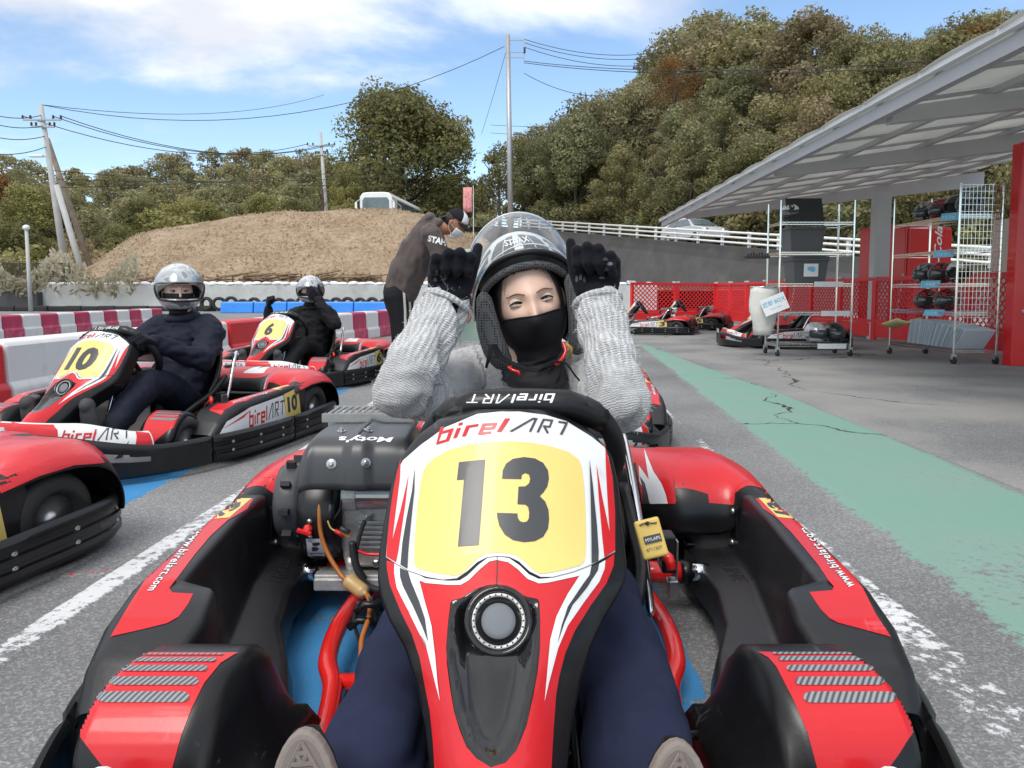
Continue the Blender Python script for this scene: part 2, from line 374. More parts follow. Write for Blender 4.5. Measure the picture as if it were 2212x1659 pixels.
strip('blue_box', [(-2.7,2.3),(-2.65,3.9)], [(-1.44,2.3),(-1.41,3.9)], 0.005, P_BLUE)
strip('blue_box', [(-2.6,5.0),(-2.55,6.6)], [(-1.34,5.0),(-1.31,6.6)], 0.005, P_BLUE)
rot_strip('blue_box', 0.15, 4.4, R(3), -0.6, 0.5, -0.9, 0.9, 0.005, P_BLUE)
strip('pale_lane', [Wz(858,742)[:2],Wz(905,716)[:2],Wz(985,690)[:2]], [Wz(940,742)[:2],Wz(1040,716)[:2],Wz(1200,690)[:2]], 0.004, P_PALE)
rot_strip('red_mark', -1.23, 2.12, R(75), -0.03, 0.03, -0.10, 0.12, 0.005, P_RED, 0.02)

# ================================================================== far terrain: dirt mound, wooded hills
def fbm(x, y, s=1.0, o=4):
    v = 0; a = 1
    for k in range(o):
        v += a*mnoise.noise(Vector((x*s, y*s, 3.7+k))); s *= 2.1; a *= 0.5
    return v
def heightfield(name, xs, ys, fn, mat):
    rows = [[Vector((x, y, fn(x, y))) for x in xs] for y in ys]
    mb = MB(); mb.grid(rows); o = mb.obj(name, mat, smooth=True, merge=False)
    if o.data.polygons[0].normal.z < 0: o.data.flip_normals()
    return tag(o, kind='structure')
mt, nt, bs = nodes_of('dry_grass_soil'); N = nt.nodes; L = nt.links
gp = N.new('ShaderNodeNewGeometry')
n1 = N.new('ShaderNodeTexNoise'); n1.inputs['Scale'].default_value = 0.55; n1.inputs['Detail'].default_value = 9; n1.inputs['Roughness'].default_value = 0.68; L.new(gp.outputs['Position'], n1.inputs['Vector'])
n2 = N.new('ShaderNodeTexNoise'); n2.inputs['Scale'].default_value = 5; n2.inputs['Detail'].default_value = 8; n2.inputs['Roughness'].default_value = 0.8; L.new(gp.outputs['Position'], n2.inputs['Vector'])
rp = N.new('ShaderNodeValToRGB'); e = rp.color_ramp.elements
e[0].position = 0.46; e[0].color = (0.26,0.17,0.105,1); e[1].position = 0.66; e[1].color = (0.54,0.43,0.30,1)
k = e.new(0.555); k.color = (0.42,0.305,0.20,1)
ad = N.new('ShaderNodeMath'); ad.operation = 'MULTIPLY_ADD'; ad.inputs[1].default_value = 0.75; L.new(n2.outputs['Fac'], ad.inputs[0])
h2 = N.new('ShaderNodeMath'); h2.operation = 'MULTIPLY'; h2.inputs[1].default_value = 0.35; L.new(n1.outputs['Fac'], h2.inputs[0]); L.new(h2.outputs[0], ad.inputs[2])
L.new(ad.outputs[0], rp.inputs[0]); L.new(rp.outputs[0], bs.inputs['Base Color']); bs.inputs['Roughness'].default_value = 0.95
bp = N.new('ShaderNodeBump'); bp.inputs['Distance'].default_value = 0.25; bp.inputs['Strength'].default_value = 0.8; L.new(n2.outputs['Fac'], bp.inputs['Height']); L.new(bp.outputs[0], bs.inputs['Normal'])
SOIL = mt
def sstep(a, b, x): t = min(1, max(0, (x-a)/(b-a))); return t*t*(3-2*t)
# crest of the mound against depth 47 m, from the photograph: pixel column -> crest height
crest_px = [(40,600),(145,588),(240,540),(340,492),(430,478),(560,466),(700,460),(860,458),(930,470),(1010,505),(1120,560),(1240,600),(1500,640)]
crest = [(Wy(x, y, 47).x, Wy(x, y, 47).z) for x, y in crest_px]
def crest_z(x):
    if x <= crest[0][0]: return crest[0][1]
    for (x0,z0),(x1,z1) in zip(crest, crest[1:]):
        if x <= x1: return z0+(z1-z0)*(x-x0)/(x1-x0)
    return crest[-1][1]
def mound(x, y):
    base = 0.9; cz = max(crest_z(x*47/max(y,36)), base)
    t = sstep(34.3, 47.5, y)**0.8
    z = base + (cz-base)*t - sstep(48, 70, y)*(cz-base)*0.25
    z += 0.10*fbm(x, y, 0.55)*min(1,(y-34)/3+.2) + 0.15*math.sin(z*3.6+0.5*fbm(x,y,.2))*sstep(35,38,y)
    return z
MOUND = heightfield('dirt_mound', np.linspace(-34, 16, 150), np.concatenate([np.linspace(34.2,50,64), np.linspace(51,72,10)]), mound, SOIL)
FLOORM = M('forest_floor', (0.055,0.052,0.026), 0.95, var=0.35, vs=0.6)
def hill_left(x, y):
    # wooded ridge, 110 to 260 m away
    z = 24*math.exp(-((x+48)/62)**2)*sstep(95, 240, y) + 7*math.exp(-((x+95)/40)**2)*sstep(60,120,y) - 1.5
    return z*0.80 + 1.2*fbm(x, y, 0.02)
heightfield('wooded_hill', np.linspace(-230, 140, 50), np.linspace(62, 330, 40), hill_left, FLOORM)
def road_pt(t):
    """upper road line t=0 at the far left end, 1 at the near right end"""
    a = Vector((2.4, 60.0, 5.45)); b = Vector((17.6, 23.0, 1.05))
    return a.lerp(b, t)
def hill_right(x, y):
    # slope behind the upper road, climbing to the right and away
    a = road_pt(0); b = road_pt(1); d = (b-a); d.z = 0; L_ = d.length; d.normalize(); nrm = Vector((d.y*-1, d.x, 0))
    p = Vector((x, y, 0))-Vector((a.x,a.y,0)); s = p.dot(d); q = p.dot(nrm)
    zr = a.z + (b.z-a.z)*min(1.25,max(-0.4, s/L_))
    q2 = max(0, q-4.2)
    steep = 0.34 + 0.42*sstep(-12, 34, s)
    z = zr - 0.04 + min(q2, 42)*steep*min(1, q2/9+0.25) + 0.5*fbm(x,y,0.08)*min(1,q2/6)
    if q < -0.3: z = zr - 0.04
    return z
def hill_grid():
    a = road_pt(0); b = road_pt(1); d = (b-a); d.z = 0; d.normalize(); nrm = Vector((-d.y, d.x, 0)); rows = []
    for q in [-0.2,2,4.2,6,8,11,14,18,23,29,36,46,60]:
        rows.append([])
        for s in np.linspace(-22, 62, 56):
            p = Vector((a.x,a.y,0)) + d*s + nrm*q
            rows[-1].append(Vector((p.x, p.y, hill_right(p.x, p.y))))
    mb = MB(); mb.grid(rows); o = mb.obj('wooded_slope', FLOORM, smooth=True, merge=False)
    if o.data.polygons[0].normal.z < 0: o.data.flip_normals()
    return tag(o, kind='structure')
hill_grid()
# ================================================================== trees
def leaf_mat(name, ramps):
    m, nt, b = nodes_of(name); N = nt.nodes; L = nt.links
    at = N.new('ShaderNodeAttribute'); at.attribute_name = 'tint'
    oi = N.new('ShaderNodeObjectInfo')
    outs = []
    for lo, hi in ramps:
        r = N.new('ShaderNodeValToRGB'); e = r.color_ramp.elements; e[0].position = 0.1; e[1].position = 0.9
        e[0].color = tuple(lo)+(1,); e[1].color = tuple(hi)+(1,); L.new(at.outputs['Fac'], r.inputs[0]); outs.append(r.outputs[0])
    cur = outs[0]
    for i, o in enumerate(outs[1:]):
        t = (i+1)/len(outs); mr = N.new('ShaderNodeMapRange'); mr.inputs[1].default_value = t-0.08; mr.inputs[2].default_value = t+0.08
        L.new(oi.outputs['Random'], mr.inputs[0]); cur = mixc(nt, mr.outputs[0], cur, o)
    L.new(cur, b.inputs['Base Color']); b.inputs['Roughness'].default_value = 0.6; b.inputs['Specular IOR Level'].default_value = 0.25
    tr = N.new('ShaderNodeBsdfTranslucent'); L.new(cur, tr.inputs[0]); ms = N.new('ShaderNodeMixShader'); ms.inputs[0].default_value = 0.45
    L.new(b.outputs[0], ms.inputs[1]); L.new(tr.outputs[0], ms.inputs[2]); L.new(ms.outputs[0], N['Material Output'].inputs[0])
    return m
LEAF = leaf_mat('autumn_leaves', [((0.135,0.135,0.058),(0.42,0.39,0.20)), ((0.155,0.145,0.066),(0.47,0.42,0.23)), ((0.12,0.13,0.062),(0.37,0.38,0.20)), ((0.165,0.135,0.074),(0.44,0.36,0.21)), ((0.155,0.148,0.062),(0.47,0.42,0.21))])
LEAFD = leaf_mat('dark_oak_leaves', [((0.10,0.105,0.042),(0.32,0.30,0.125))])
LEAFY = leaf_mat('yellow_green_leaves', [((0.17,0.17,0.055),(0.47,0.43,0.17))])
LEAFO = leaf_mat('orange_leaves', [((0.13,0.065,0.022),(0.36,0.20,0.07))])
REED = leaf_mat('pale_reeds', [((0.24,0.21,0.13),(0.62,0.56,0.42))])
BARK = M('bark', (0.085,0.066,0.048), 0.9, var=0.3, vs=9, bump=0.6, bs=30)
def quads_mesh(name, P, Nn, size, tint, rs, aspect=0.62):
    n = len(P); a = rs.normal(size=(n,3)); t = np.cross(Nn, a); t /= np.linalg.norm(t,axis=1,keepdims=True)+1e-9
    s = np.cross(Nn, t); s /= np.linalg.norm(s,axis=1,keepdims=True)+1e-9
    sz = size*rs.uniform(0.55,1.35,(n,1))
    V = np.empty((n,4,3)); V[:,0] = P - t*sz; V[:,1] = P - s*sz*aspect + t*sz*0.1; V[:,2] = P + t*sz; V[:,3] = P + s*sz*aspect + t*sz*0.1
    me = bpy.data.meshes.new(name); me.vertices.add(n*4); me.loops.add(n*4); me.polygons.add(n)
    me.vertices.foreach_set('co', V.reshape(-1)); me.loops.foreach_set('vertex_index', np.arange(n*4, dtype=np.int32))
    me.polygons.foreach_set('loop_start', np.arange(0,n*4,4,dtype=np.int32)); me.polygons.foreach_set('loop_total', np.full(n,4,dtype=np.int32))
    me.update(); at = me.attributes.new('tint','FLOAT','FACE'); at.data.foreach_set('value', np.clip(tint,0,1).astype(np.float32))
    return me
def crown_points(clumps, per, rs, squash=0.8):
    P = []; Nn = []; T = []
    for (cx,cy,cz,r) in clumps:
        k = int(per*r*r); d = rs.normal(size=(k,3)); d /= np.linalg.norm(d,axis=1,keepdims=True)
        rad = r*(0.62+0.42*rs.random((k,1))**0.7) * (1+0.25*np.sin(d[:,:1]*5+cx)*np.cos(d[:,1:2]*4+cy))
        p = d*rad; p[:,2] *= squash
        P.append(p+np.array([cx,cy,cz])); Nn.append(d + rs.normal(size=(k,3))*0.55)
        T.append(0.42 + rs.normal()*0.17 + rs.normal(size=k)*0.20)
    Nn = np.concatenate(Nn); Nn /= np.linalg.norm(Nn,axis=1,keepdims=True)
    return np.concatenate(P), Nn, np.concatenate(T)
def trunk_mb(h, r, limbs, rs, lean=0.0):
    mb = MB(); h = h*0.86; pts = [Vector((lean*t*h + 0.06*h*math.sin(3*t)*0.4, 0.05*h*math.sin(2.2*t+1)*0.5, h*t)) for t in np.linspace(0,1,7)]
    mb.tube(pts, [r*(1-0.75*t)*(1.35 if t == 0 else 1) for t in np.linspace(0,1,7)], 8)
    for k in range(limbs):
        t = 0.35+0.6*k/limbs; b = pts[int(t*6)]; an = rs.uniform(0,6.28); ln = h*rs.uniform(0.22,0.36)
        e = b + Vector((math.cos(an)*ln*0.8, math.sin(an)*ln*0.8, ln*0.65)); m = b.lerp(e,0.5)+Vector((0,0,-ln*0.06))
        mb.tube([b,m,e], [r*0.42*(1.1-t),r*0.28,r*0.08], 6)
        e2 = m + Vector((math.cos(an+0.9)*ln*0.45, math.sin(an+0.9)*ln*0.45, ln*0.45)); mb.tube([m,e2],[r*0.2,r*0.05],5)
    return mb
PROTO = {}
def proto_tree(kind, seed, H=10.0, wide=3.6, nclump=34, per=95, leaf=0.118, low=0.16, trunk_r=0.22, conical=0.0, limbs=9):
    rs = np.random.default_rng(seed); cl = []
    for k in range(nclump):
        z = low + (1-low)*rs.random()**0.85; f = math.sin(math.pi*min(1,max(0.06,(z-low*0.6)/(1.08-low*0.6)))**(0.75))
        if conical: f = f*(1-conical)+conical*(1.05-z)
        an = rs.uniform(0,6.283); rr = wide*f*math.sqrt(rs.uniform(0.25,1.0))
        cl.append((rr*math.cos(an), rr*math.sin(an), z*H-0.6, wide*rs.uniform(0.20,0.36)))
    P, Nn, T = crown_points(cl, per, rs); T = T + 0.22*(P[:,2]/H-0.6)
    crown = quads_mesh('crown', P, Nn, leaf, T, rs)
    tr = trunk_mb(H*0.9, trunk_r, limbs, rs); me = bpy.data.meshes.new('trunk')
    me.from_pydata([tuple(v) for v in tr.v], [], tr.f); me.update(); me.polygons.foreach_set('use_smooth',[True]*len(me.polygons)); me.materials.append(BARK)
    PROTO[kind] = (crown, me, H)
for i in range(4): proto_tree('broad%d'%i, 20+i, wide=3.1+0.35*i, nclump=50+3*i, per=290)
proto_tree('slim0', 31, wide=2.2, nclump=34, low=0.10, per=320); proto_tree('slim1', 32, wide=2.5, nclump=32, low=0.25, per=280)
proto_tree('open0', 33, wide=3.6, nclump=32, low=0.34, per=210, leaf=0.105); proto_tree('open1', 34, wide=3.2, nclump=30, low=0.26, per=210, leaf=0.105)
proto_tree('bush0', 35, H=4.0, wide=2.6, nclump=22, low=0.05, per=190, leaf=0.15, trunk_r=0.08); proto_tree('bush1', 36, H=4.0, wide=2.2, nclump=18, low=0.02, per=200, leaf=0.15, trunk_r=0.08)
proto_tree('far0', 37, H=10, wide=4.2, nclump=24, low=0.10, per=52, leaf=0.27); proto_tree('far1', 38, H=10, wide=3.6, nclump=22, low=0.08, per=58, leaf=0.27); proto_tree('far2', 39, H=10, wide=4.6, nclump=26, low=0.14, per=48, leaf=0.27)
proto_tree('oak', 40, H=13.5, wide=6.6, nclump=105, low=0.02, per=150, leaf=0.15, trunk_r=0.35, limbs=14)
CROWNCACHE = {}
def tree(kind, loc, h, mat=None, label='', group=None, name='broadleaf_tree', rz=None, sx=1.0):
    cr, tr, H = PROTO[kind]; mat = mat or LEAF
    key = (kind, mat.name)
    if key not in CROWNCACHE:
        c2 = cr.copy(); c2.materials.append(mat); CROWNCACHE[key] = c2
    t = thing(name, label, 'bush' if name.endswith('bush') else 'tree', loc, rng.uniform(0,6.28) if rz is None else rz, group)
    s = h/H; t.scale = (s*sx, s*sx, s)
    link('trunk', tr, None, t); link('crown', CROWNCACHE[key], None, t)
    return t
# ---- slope on the right: tree line follows the silhouette of the photograph
SIL = [(1000,330),(1060,290),(1110,262),(1180,255),(1240,228),(1300,190),(1400,150),(1450,75),(1500,15),(1600,-5),(1700,0),(1800,15),(1850,60),(1930,75),(2000,60),(2080,20),(2160,0),(2400,-30),(2700,-60)]
def sil(x):
    if x <= SIL[0][0]: return SIL[0][1]
    for (x0,y0),(x1,y1) in zip(SIL, SIL[1:]):
        if x <= x1: return y0+(y1-y0)*(x-x0)/(x1-x0)
    return SIL[-1][1]
def to_px(p):
    rel = Vector(p)-CAMP; cy = rel.y*math.cos(PITCH) - rel.z*math.sin(PITCH); cz = rel.y*math.sin(PITCH)+rel.z*math.cos(PITCH)
    return 1106+FPX*rel.x/cy, 829.5-SHPX-FPX*cz/cy
_a = road_pt(0); _b = road_pt(1); _d = (_b-_a); _d.z = 0; _d.normalize(); _n = Vector((-_d.y,_d.x,0))
cnt = 0
rt = random.Random(5)
LBL = ['olive autumn tree crowded among others on the wooded slope behind the guardrail']
for q in [6.0, 9.5, 13.5, 18, 23, 29]:
    s = -20 + rt.uniform(0,2)
    while s < 46:
        p = Vector((_a.x,_a.y,0)) + _d*s + _n*(q+rt.uniform(-1.4,1.4)); z = hill_right(p.x, p.y)
        x, y = to_px((p.x,p.y,z))
        s += rt.uniform(3.4, 5.2)*(0.8+q*0.014)
        if x < 1010 or x > 2420: continue
        top = Wy(x, sil(x)+rt.uniform(-6,26), p.y).z
        hmax = top - z
        if hmax < 2.2: continue
        want = rt.uniform(5.5, 9.0) + (2.0 if q > 12 else 0)
        if q >= 18 or x < 1330: want = hmax*rt.uniform(0.85,1.0)
        h = min(hmax, want)
        if q >= 18 and h > 16: h = 16
        kind = rt.choice(['broad0','broad1','broad2','broad3','slim0','slim1','broad1','broad2']) if q < 18 else rt.choice(['open0','open1','broad1','slim1','broad3'])
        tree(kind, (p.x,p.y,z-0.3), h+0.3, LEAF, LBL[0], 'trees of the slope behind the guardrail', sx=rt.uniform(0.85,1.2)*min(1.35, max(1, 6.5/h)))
        cnt += 1
for s in np.arange(-9, 42, 1.15):
    p = Vector((_a.x,_a.y,0)) + _d*(s+rt.uniform(-.6,.6)) + _n*rt.uniform(4.0,9.0); z = hill_right(p.x,p.y)
    tree(rt.choice(['bush0','bush1']), (p.x,p.y,z-0.15), rt.uniform(1.8,3.6), rt.choice([LEAF,LEAF,LEAF,LEAFY]), 'shaggy bush at the foot of the wooded slope along the upper road', 'bushes at the foot of the slope', 'roadside_bush', sx=rt.uniform(0.9,1.3))
# orange crowned trees that stand out
for x, y, Y, h in ((1525,330,62,7),(1455,150,60,5),(2140,95,40,7)):
    p = Wy(x, y, Y); tree('open0', (p.x, Y, p.z-h*0.75), h, LEAFO, {1525:'rusty orange crowned tree in the middle of the wooded slope',1455:'rusty orange crowned tree on the upper left skyline of the slope',2140:'rusty orange crowned tree high above the canopy roof'}[x], sx=1.0)
# ---- the big oak beside the bus
p = Wy(868, 470, 72); tree('oak', (p.x, 72, 5.2), Wy(868,206,72).z-5.2+0.4, LEAFD, 'large dark round oak tree standing behind the white bus', name='oak_tree', rz=1.0, sx=1.12)
p = Wy(752, 470, 64); tree('broad1', (p.x, 64, 4.6), 6.6, LEAFY, 'yellow green tree tucked against the left side of the large oak', sx=0.75)
p = Wy(1075, 440, 66); tree('slim1', (p.x, 66, 5.0), 8.6, LEAFD, 'dark narrow tree between the large oak and the tall pole', sx=0.9)
# ---- the ridge on the left
SILL = [(-300,330),(0,330),(60,345),(110,375),(170,378),(230,345),(280,362),(330,345),(400,330),(450,315),(540,322),(620,330),(680,318),(740,345),(800,360),(1100,380)]
def sill(x):
    if x <= SILL[0][0]: return SILL[0][1]
    for (x0,y0),(x1,y1) in zip(SILL, SILL[1:]):
        if x <= x1: return y0+(y1-y0)*(x-x0)/(x1-x0)
    return SILL[-1][1]
for Y, step, hh, lo in ((240,30,11,None),(205,34,11,26),(175,36,10,52),(145,42,9.5,80),(118,48,9,112)):
    x = -520+rt.uniform(0,30)
    while x < 1060:
        ty = sill(x) + (0 if lo is None else lo + rt.uniform(-12,14)) + rt.uniform(-4,10)
        if x < 330 and lo is not None and lo > 60: ty -= (330-max(x,0))*0.10
        p = Wy(x, ty, Y); h = hh*rt.uniform(0.8,1.25)
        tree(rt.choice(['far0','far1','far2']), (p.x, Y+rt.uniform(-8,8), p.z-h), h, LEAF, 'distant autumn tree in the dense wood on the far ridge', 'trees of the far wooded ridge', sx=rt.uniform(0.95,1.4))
        x += step*rt.uniform(0.7,1.2)
for i,(x, ty, Y, h, k, m) in enumerate([(-10,375,72,9,'broad0',LEAFO),(60,400,66,8.5,'broad1',LEAFY),(25,470,58,7,'broad2',LEAFD),(130,410,70,8,'broad3',LEAF),(190,450,64,7.5,'broad0',LEAF),(250,480,62,6.5,'broad2',LEAFD),(300,430,80,8.5,'broad1',LEAFD),(360,440,84,8,'broad3',LEAFY),(430,425,86,7.5,'broad2',LEAFY),(500,440,90,7.5,'broad0',LEAF),(570,420,92,8,'broad1',LEAFY),(640,430,95,8,'broad3',LEAFD),(240,520,56,4.5,'bush0',LEAFD),(340,440,78,5,'bush1',LEAFY),(420,450,74,5,'bush0',LEAFY),(500,465,76,4,'bush1',LEAF),(160,500,52,4.5,'bush1',LEAF),(90,520,50,4.5,'bush0',LEAFY),(20,540,47,3.5,'bush1',LEAF)]):
    p = Wy(x, ty, Y); side = ['mound foot','leaning pole','lamp post'][i%3]
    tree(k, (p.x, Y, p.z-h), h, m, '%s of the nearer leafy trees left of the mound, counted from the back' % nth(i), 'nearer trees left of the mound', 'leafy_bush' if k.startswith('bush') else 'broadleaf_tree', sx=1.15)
# dead snag on the mound crest
mb = MB(); b = Wy(695, 470, 52); r2 = random.Random(3)
mb.tube([b-Vector((0,0,1)), b+Vector((0.1,0,1.2)), b+Vector((0.0,0,2.6))],[0.12,0.09,0.03],6)
for k in range(26):
    z0 = r2.uniform(0.2,2.3); an = r2.uniform(0,6.28); l = r2.uniform(0.5,1.1)*(1-z0/3.4); mb.tube([b+Vector((0.05,0,z0)), b+Vector((math.cos(an)*l,math.sin(an)*l,z0+l*0.7))],[0.03,0.008],4)
tag(mb.obj('dead_tree', BARK), 'bare dead tree on the mound crest left of the second utility pole', 'tree')
# dry grass tufts on the mound
rs = np.random.default_rng(21); n = 8000; gx = rs.uniform(-30,10,n); gy = rs.uniform(35,49,n); gx = gx*(gy/47); cl_ = np.array([mnoise.noise(Vector((a*.5,b*.5,1.3))) for a,b in zip(gx,gy)]); kp = cl_ > -0.12+0.3*(rs.random(n)-.5); gx = gx[kp]; gy = gy[kp]; n = len(gx)
P = np.stack([gx,gy,np.array([mound(a,b) for a,b in zip(gx,gy)])+0.05],1); Nn = rs.normal(size=(n,3))*np.array([1,1,0.35]); Nn /= np.linalg.norm(Nn,axis=1,keepdims=True)
DRYG = leaf_mat('dry_grass_blades', [((0.33,0.24,0.15),(0.60,0.48,0.32))])
me = quads_mesh('dry_grass', P, Nn, 0.085, 0.5+rs.normal(size=n)*0.22, rs, 0.5); me.materials.append(DRYG); o = link('dry_grass', me); tag(o, 'short dry straw coloured grass covering the dirt mound', 'grass', kind='stuff')
# pale reeds left behind the mesh fence
P = []; T = []
rs = np.random.default_rng(3)
n = 5200; bx = rs.uniform(-26,-17.5,n); by = 33+rs.uniform(0,6,n); hz = rs.beta(2.2,1.6,n)*2.1*(0.7+0.3*np.sin(bx*1.7)); bx = bx*(by/36)
P = np.stack([bx,by,0.6+hz],1); Nn = rs.normal(size=(n,3))*np.array([1,1,0.25]); Nn /= np.linalg.norm(Nn,axis=1,keepdims=True)
me = quads_mesh('pampas_reeds', P, Nn, 0.15, 0.25+0.55*(hz/2.1)+rs.normal(size=n)*0.15, rs, 0.35); me.materials.append(REED)
o = link('pampas_reeds', me); tag(o, 'pale feathery reeds growing behind the dark mesh fence', 'reeds', kind='stuff')
# ================================================================== walls, barriers, fence, poles
CONC = M('weathered_concrete', (0.50,0.50,0.48), 0.9, var=0.16, vs=0.8, bump=0.25, bs=12, dirt=((0.25,0.245,0.22),0.9,0.52,0.75))
CONCD = M('dark_revetment_concrete', (0.075,0.073,0.075), 0.92, var=0.22, vs=1.1, bump=0.5, bs=7, dirt=((0.20,0.17,0.13),0.35,0.60,0.6))
RUB = M('tyre_rubber', (0.020,0.020,0.022), 0.75, var=0.25, vs=20, bump=0.15, bs=60)
BARW = M('white_barrier_plastic', (0.72,0.71,0.70), 0.45, var=0.05, vs=2, dirt=((0.42,0.39,0.36),2.2,0.56,0.6))
BARR = M('red_barrier_plastic', (0.62,0.020,0.026), 0.42, var=0.10, vs=3)
BARP = M('faded_red_barrier_plastic', (0.46,0.035,0.10), 0.5, var=0.2, vs=3, dirt=((0.55,0.30,0.36),3.5,0.55,0.7))
BLUEP = M('blue_barrier_plastic', (0.02,0.22,0.72), 0.4, var=0.12, vs=3)
WHITE = M('white_painted_steel', (0.78,0.79,0.80), 0.4, var=0.05)
GREYS = M('grey_painted_steel', (0.36,0.355,0.36), 0.45, var=0.05, vs=3)
GALV = M('galvanised_steel', (0.42,0.43,0.44), 0.45, 0.6, var=0.12, vs=12)
CHROME = M('chrome', (0.72,0.73,0.75), 0.14, 1.0, var=0.04, rv=0.05)
POLEC = M('concrete_pole', (0.46,0.46,0.45), 0.85, var=0.1, vs=2)
WOODP = M('old_wood_pole', (0.22,0.18,0.14), 0.9, var=0.25, vs=5)
BLK = M('black_plastic', (0.008,0.008,0.009), 0.38, var=0.25, vs=14, bump=0.06, bs=260, rv=0.1)
WIRE = M('black_cable', (0.03,0.03,0.035), 0.6)
BAGW = M('white_sandbag', (0.80,0.81,0.83), 0.8, var=0.06, bump=0.3, bs=30)
DRYW = M('dry_wood', (0.20,0.135,0.085), 0.9, var=0.4, vs=3)
def rbox(mb, c, d, rz=0.0): return mb.box(c, d, Matrix.Rotation(rz,3,'Z'))
# concrete wall with sandbags
w0 = Wy(78, 652, 34.0); w1 = Wy(1420, 652, 34.0)
mb = MB(); mb.prism([(w0.x,0),(w1.x,0),(w1.x,1.12),(w0.x+0.5,1.12),(w0.x,0.9)], 34.0, 34.3, lambda x,y,z: Vector((x,z,y)))
tag(mb.obj('concrete_wall', CONC, bevel=0.02), 'long pale stained concrete wall at the foot of the dirt mound', 'wall')
sb = MB(); sb.ball((0,0,0),(0.24,0.17,0.095),10,6); bag = sb.obj('sandbag', BAGW, smooth=True)
x = w0.x+0.7; i = 0
while x < w1.x:
    o = bag if i == 0 else dup(bag)
    o.location = (x, 34.14+rng.uniform(-.03,.03), 1.19+rng.uniform(-.02,.03)); o.rotation_euler = (rng.uniform(-.15,.15), rng.uniform(-.15,.15), rng.uniform(-.3,.3)); o.scale = (1,1,rng.uniform(.8,1.2))
    tag(o, 'small white sandbag in the row lying along the top of the concrete wall', 'sandbag', 'sandbags on the concrete wall'); x += rng.uniform(0.36,0.48); i += 1
def tyre_mesh(R0=0.30, w=0.18, hole=0.17, n=24):
    m = MB(); h = w/2
    m.lathe([(hole,-h*0.7),(hole+0.03,-h*0.98),(R0-0.06,-h),(R0-0.015,-h*0.8),(R0,-h*0.45),(R0,h*0.45),(R0-0.015,h*0.8),(R0-0.06,h),(hole+0.03,h*0.98),(hole,h*0.7)], n, axis=(0,1,0), closed=True)
    return m
tb = tyre_mesh().obj('tyre', RUB, smooth=True)
xs = list(np.arange(Wy(448,650,32.5).x, Wy(850,650,32.5).x, 0.50))
for i, x in enumerate(xs):
    o = tb if i == 0 else dup(tb)
    o.location = (x+rng.uniform(-.05,.05), 32.5+rng.uniform(-.06,.06), 0.30+rng.uniform(-.10,.08)); o.rotation_euler = (rng.uniform(-.12,.12), 0, rng.uniform(-.35,.35))
    tag(o, 'old black tyre standing before the concrete wall, %s from the left' % nth(i), 'tyre', 'tyres before the concrete wall')
# low black rubber edging on the left
ed = MB(); pa = Wz(-40,664,0.0); 
for i in range(14):
    p = Wy(-20+i*36, 662, 33.0); m_ = MB(); m_.box((0,0,0),(0.72,0.28,0.22+0.03*(i%2))); o = m_.obj('rubber_kerb', RUB, bevel=0.05)
    o.location = (p.x, 33.0+rng.uniform(-.05,.05), 0.11); o.rotation_euler = (0,0,rng.uniform(-.06,.06))
    tag(o, 'low dark rubber kerb block below the concrete wall, %s from the left' % nth(i), 'kerb block', 'rubber kerb blocks below the wall')
# blue barriers
bx0 = Wy(480,672,30.3).x; bl = (Wy(838,672,30.3).x-bx0)/5
bb = MB(); bb.prism([(-0.28,0),(0.28,0),(0.2,0.42),(0.12,0.44),(-0.12,0.44),(-0.2,0.42)], -bl/2+0.015, bl/2-0.015, lambda x,y,z: Vector((z,x,y)))
blo = bb.obj('blue_barrier', BLUEP, bevel=0.03)
for i in range(5):
    o = blo if i == 0 else dup(blo); o.location = (bx0+bl*(i+.5), 30.3, 0); tag(o, 'low blue plastic barrier in front of the tyres, %s from the left' % nth(i), 'barrier', 'blue barriers')
# red and white plastic barriers beside the karts
def barrier(a, b, hgt, mat, label, group, w=0.42):
    a = Vector((a[0],a[1],0)); b = Vector((b[0],b[1],0)); L_ = (b-a).length; m_ = MB()
    pr = [(-w/2,0.03),(-w/2,0.0),(w/2,0.0),(w/2,0.16),(w*0.42,0.20),(w*0.40,hgt-0.03),(w*0.34,hgt),(-w*0.34,hgt),(-w*0.40,hgt-0.03),(-w*0.42,0.20),(-w/2,0.16)]
    m_.prism(pr, 0.012, L_-0.012, lambda x,y,z: Vector((z,x,y)))
    o = m_.obj('plastic_barrier', mat, bevel=0.018); o.location = a; o.rotation_euler = (0,0,math.atan2(b.y-a.y,b.x-a.x)); return tag(o, label, 'barrier', group)
n0 = Wz(-34,890); n1 = Wz(470,781); n2 = Wz(540,768); n3 = Wz(746,737); n4 = Wz(870,717)
nb = n0 - (n1-n0)*0.55
barrier(nb, n0, 0.47, BARR, 'glossy red plastic barrier at the left edge of the picture', 'barriers beside the karts')
barrier(n0, n1.lerp(n0,0.02), 0.47, BARW, 'long white plastic barrier behind the driver of kart ten', 'barriers beside the karts')
barrier(n1, n2+(n2-n1)*0.4, 0.47, BARR, 'glossy red plastic barrier between the drivers of kart ten and kart six', 'barriers beside the karts')
barrier(n2+(n2-n1)*0.42, n3.lerp(n2,0.15), 0.47, BARW, 'white plastic barrier behind the front of kart six', 'barriers beside the karts')
k = 8; pts = [n3.lerp(n4, t/k*1.6) for t in range(-3,k+1)]
for i in range(len(pts)-1):
    barrier(pts[i], pts[i+1], 0.47, BARP if i%2 else BARW, '%s checker barrier block behind kart six, %s of its run' % ('faded red' if i%2 else 'dirty white', nth(i)), 'checker barriers behind kart six', 0.36)
f0 = Wz(-60,740); f1 = Wz(340,703); 
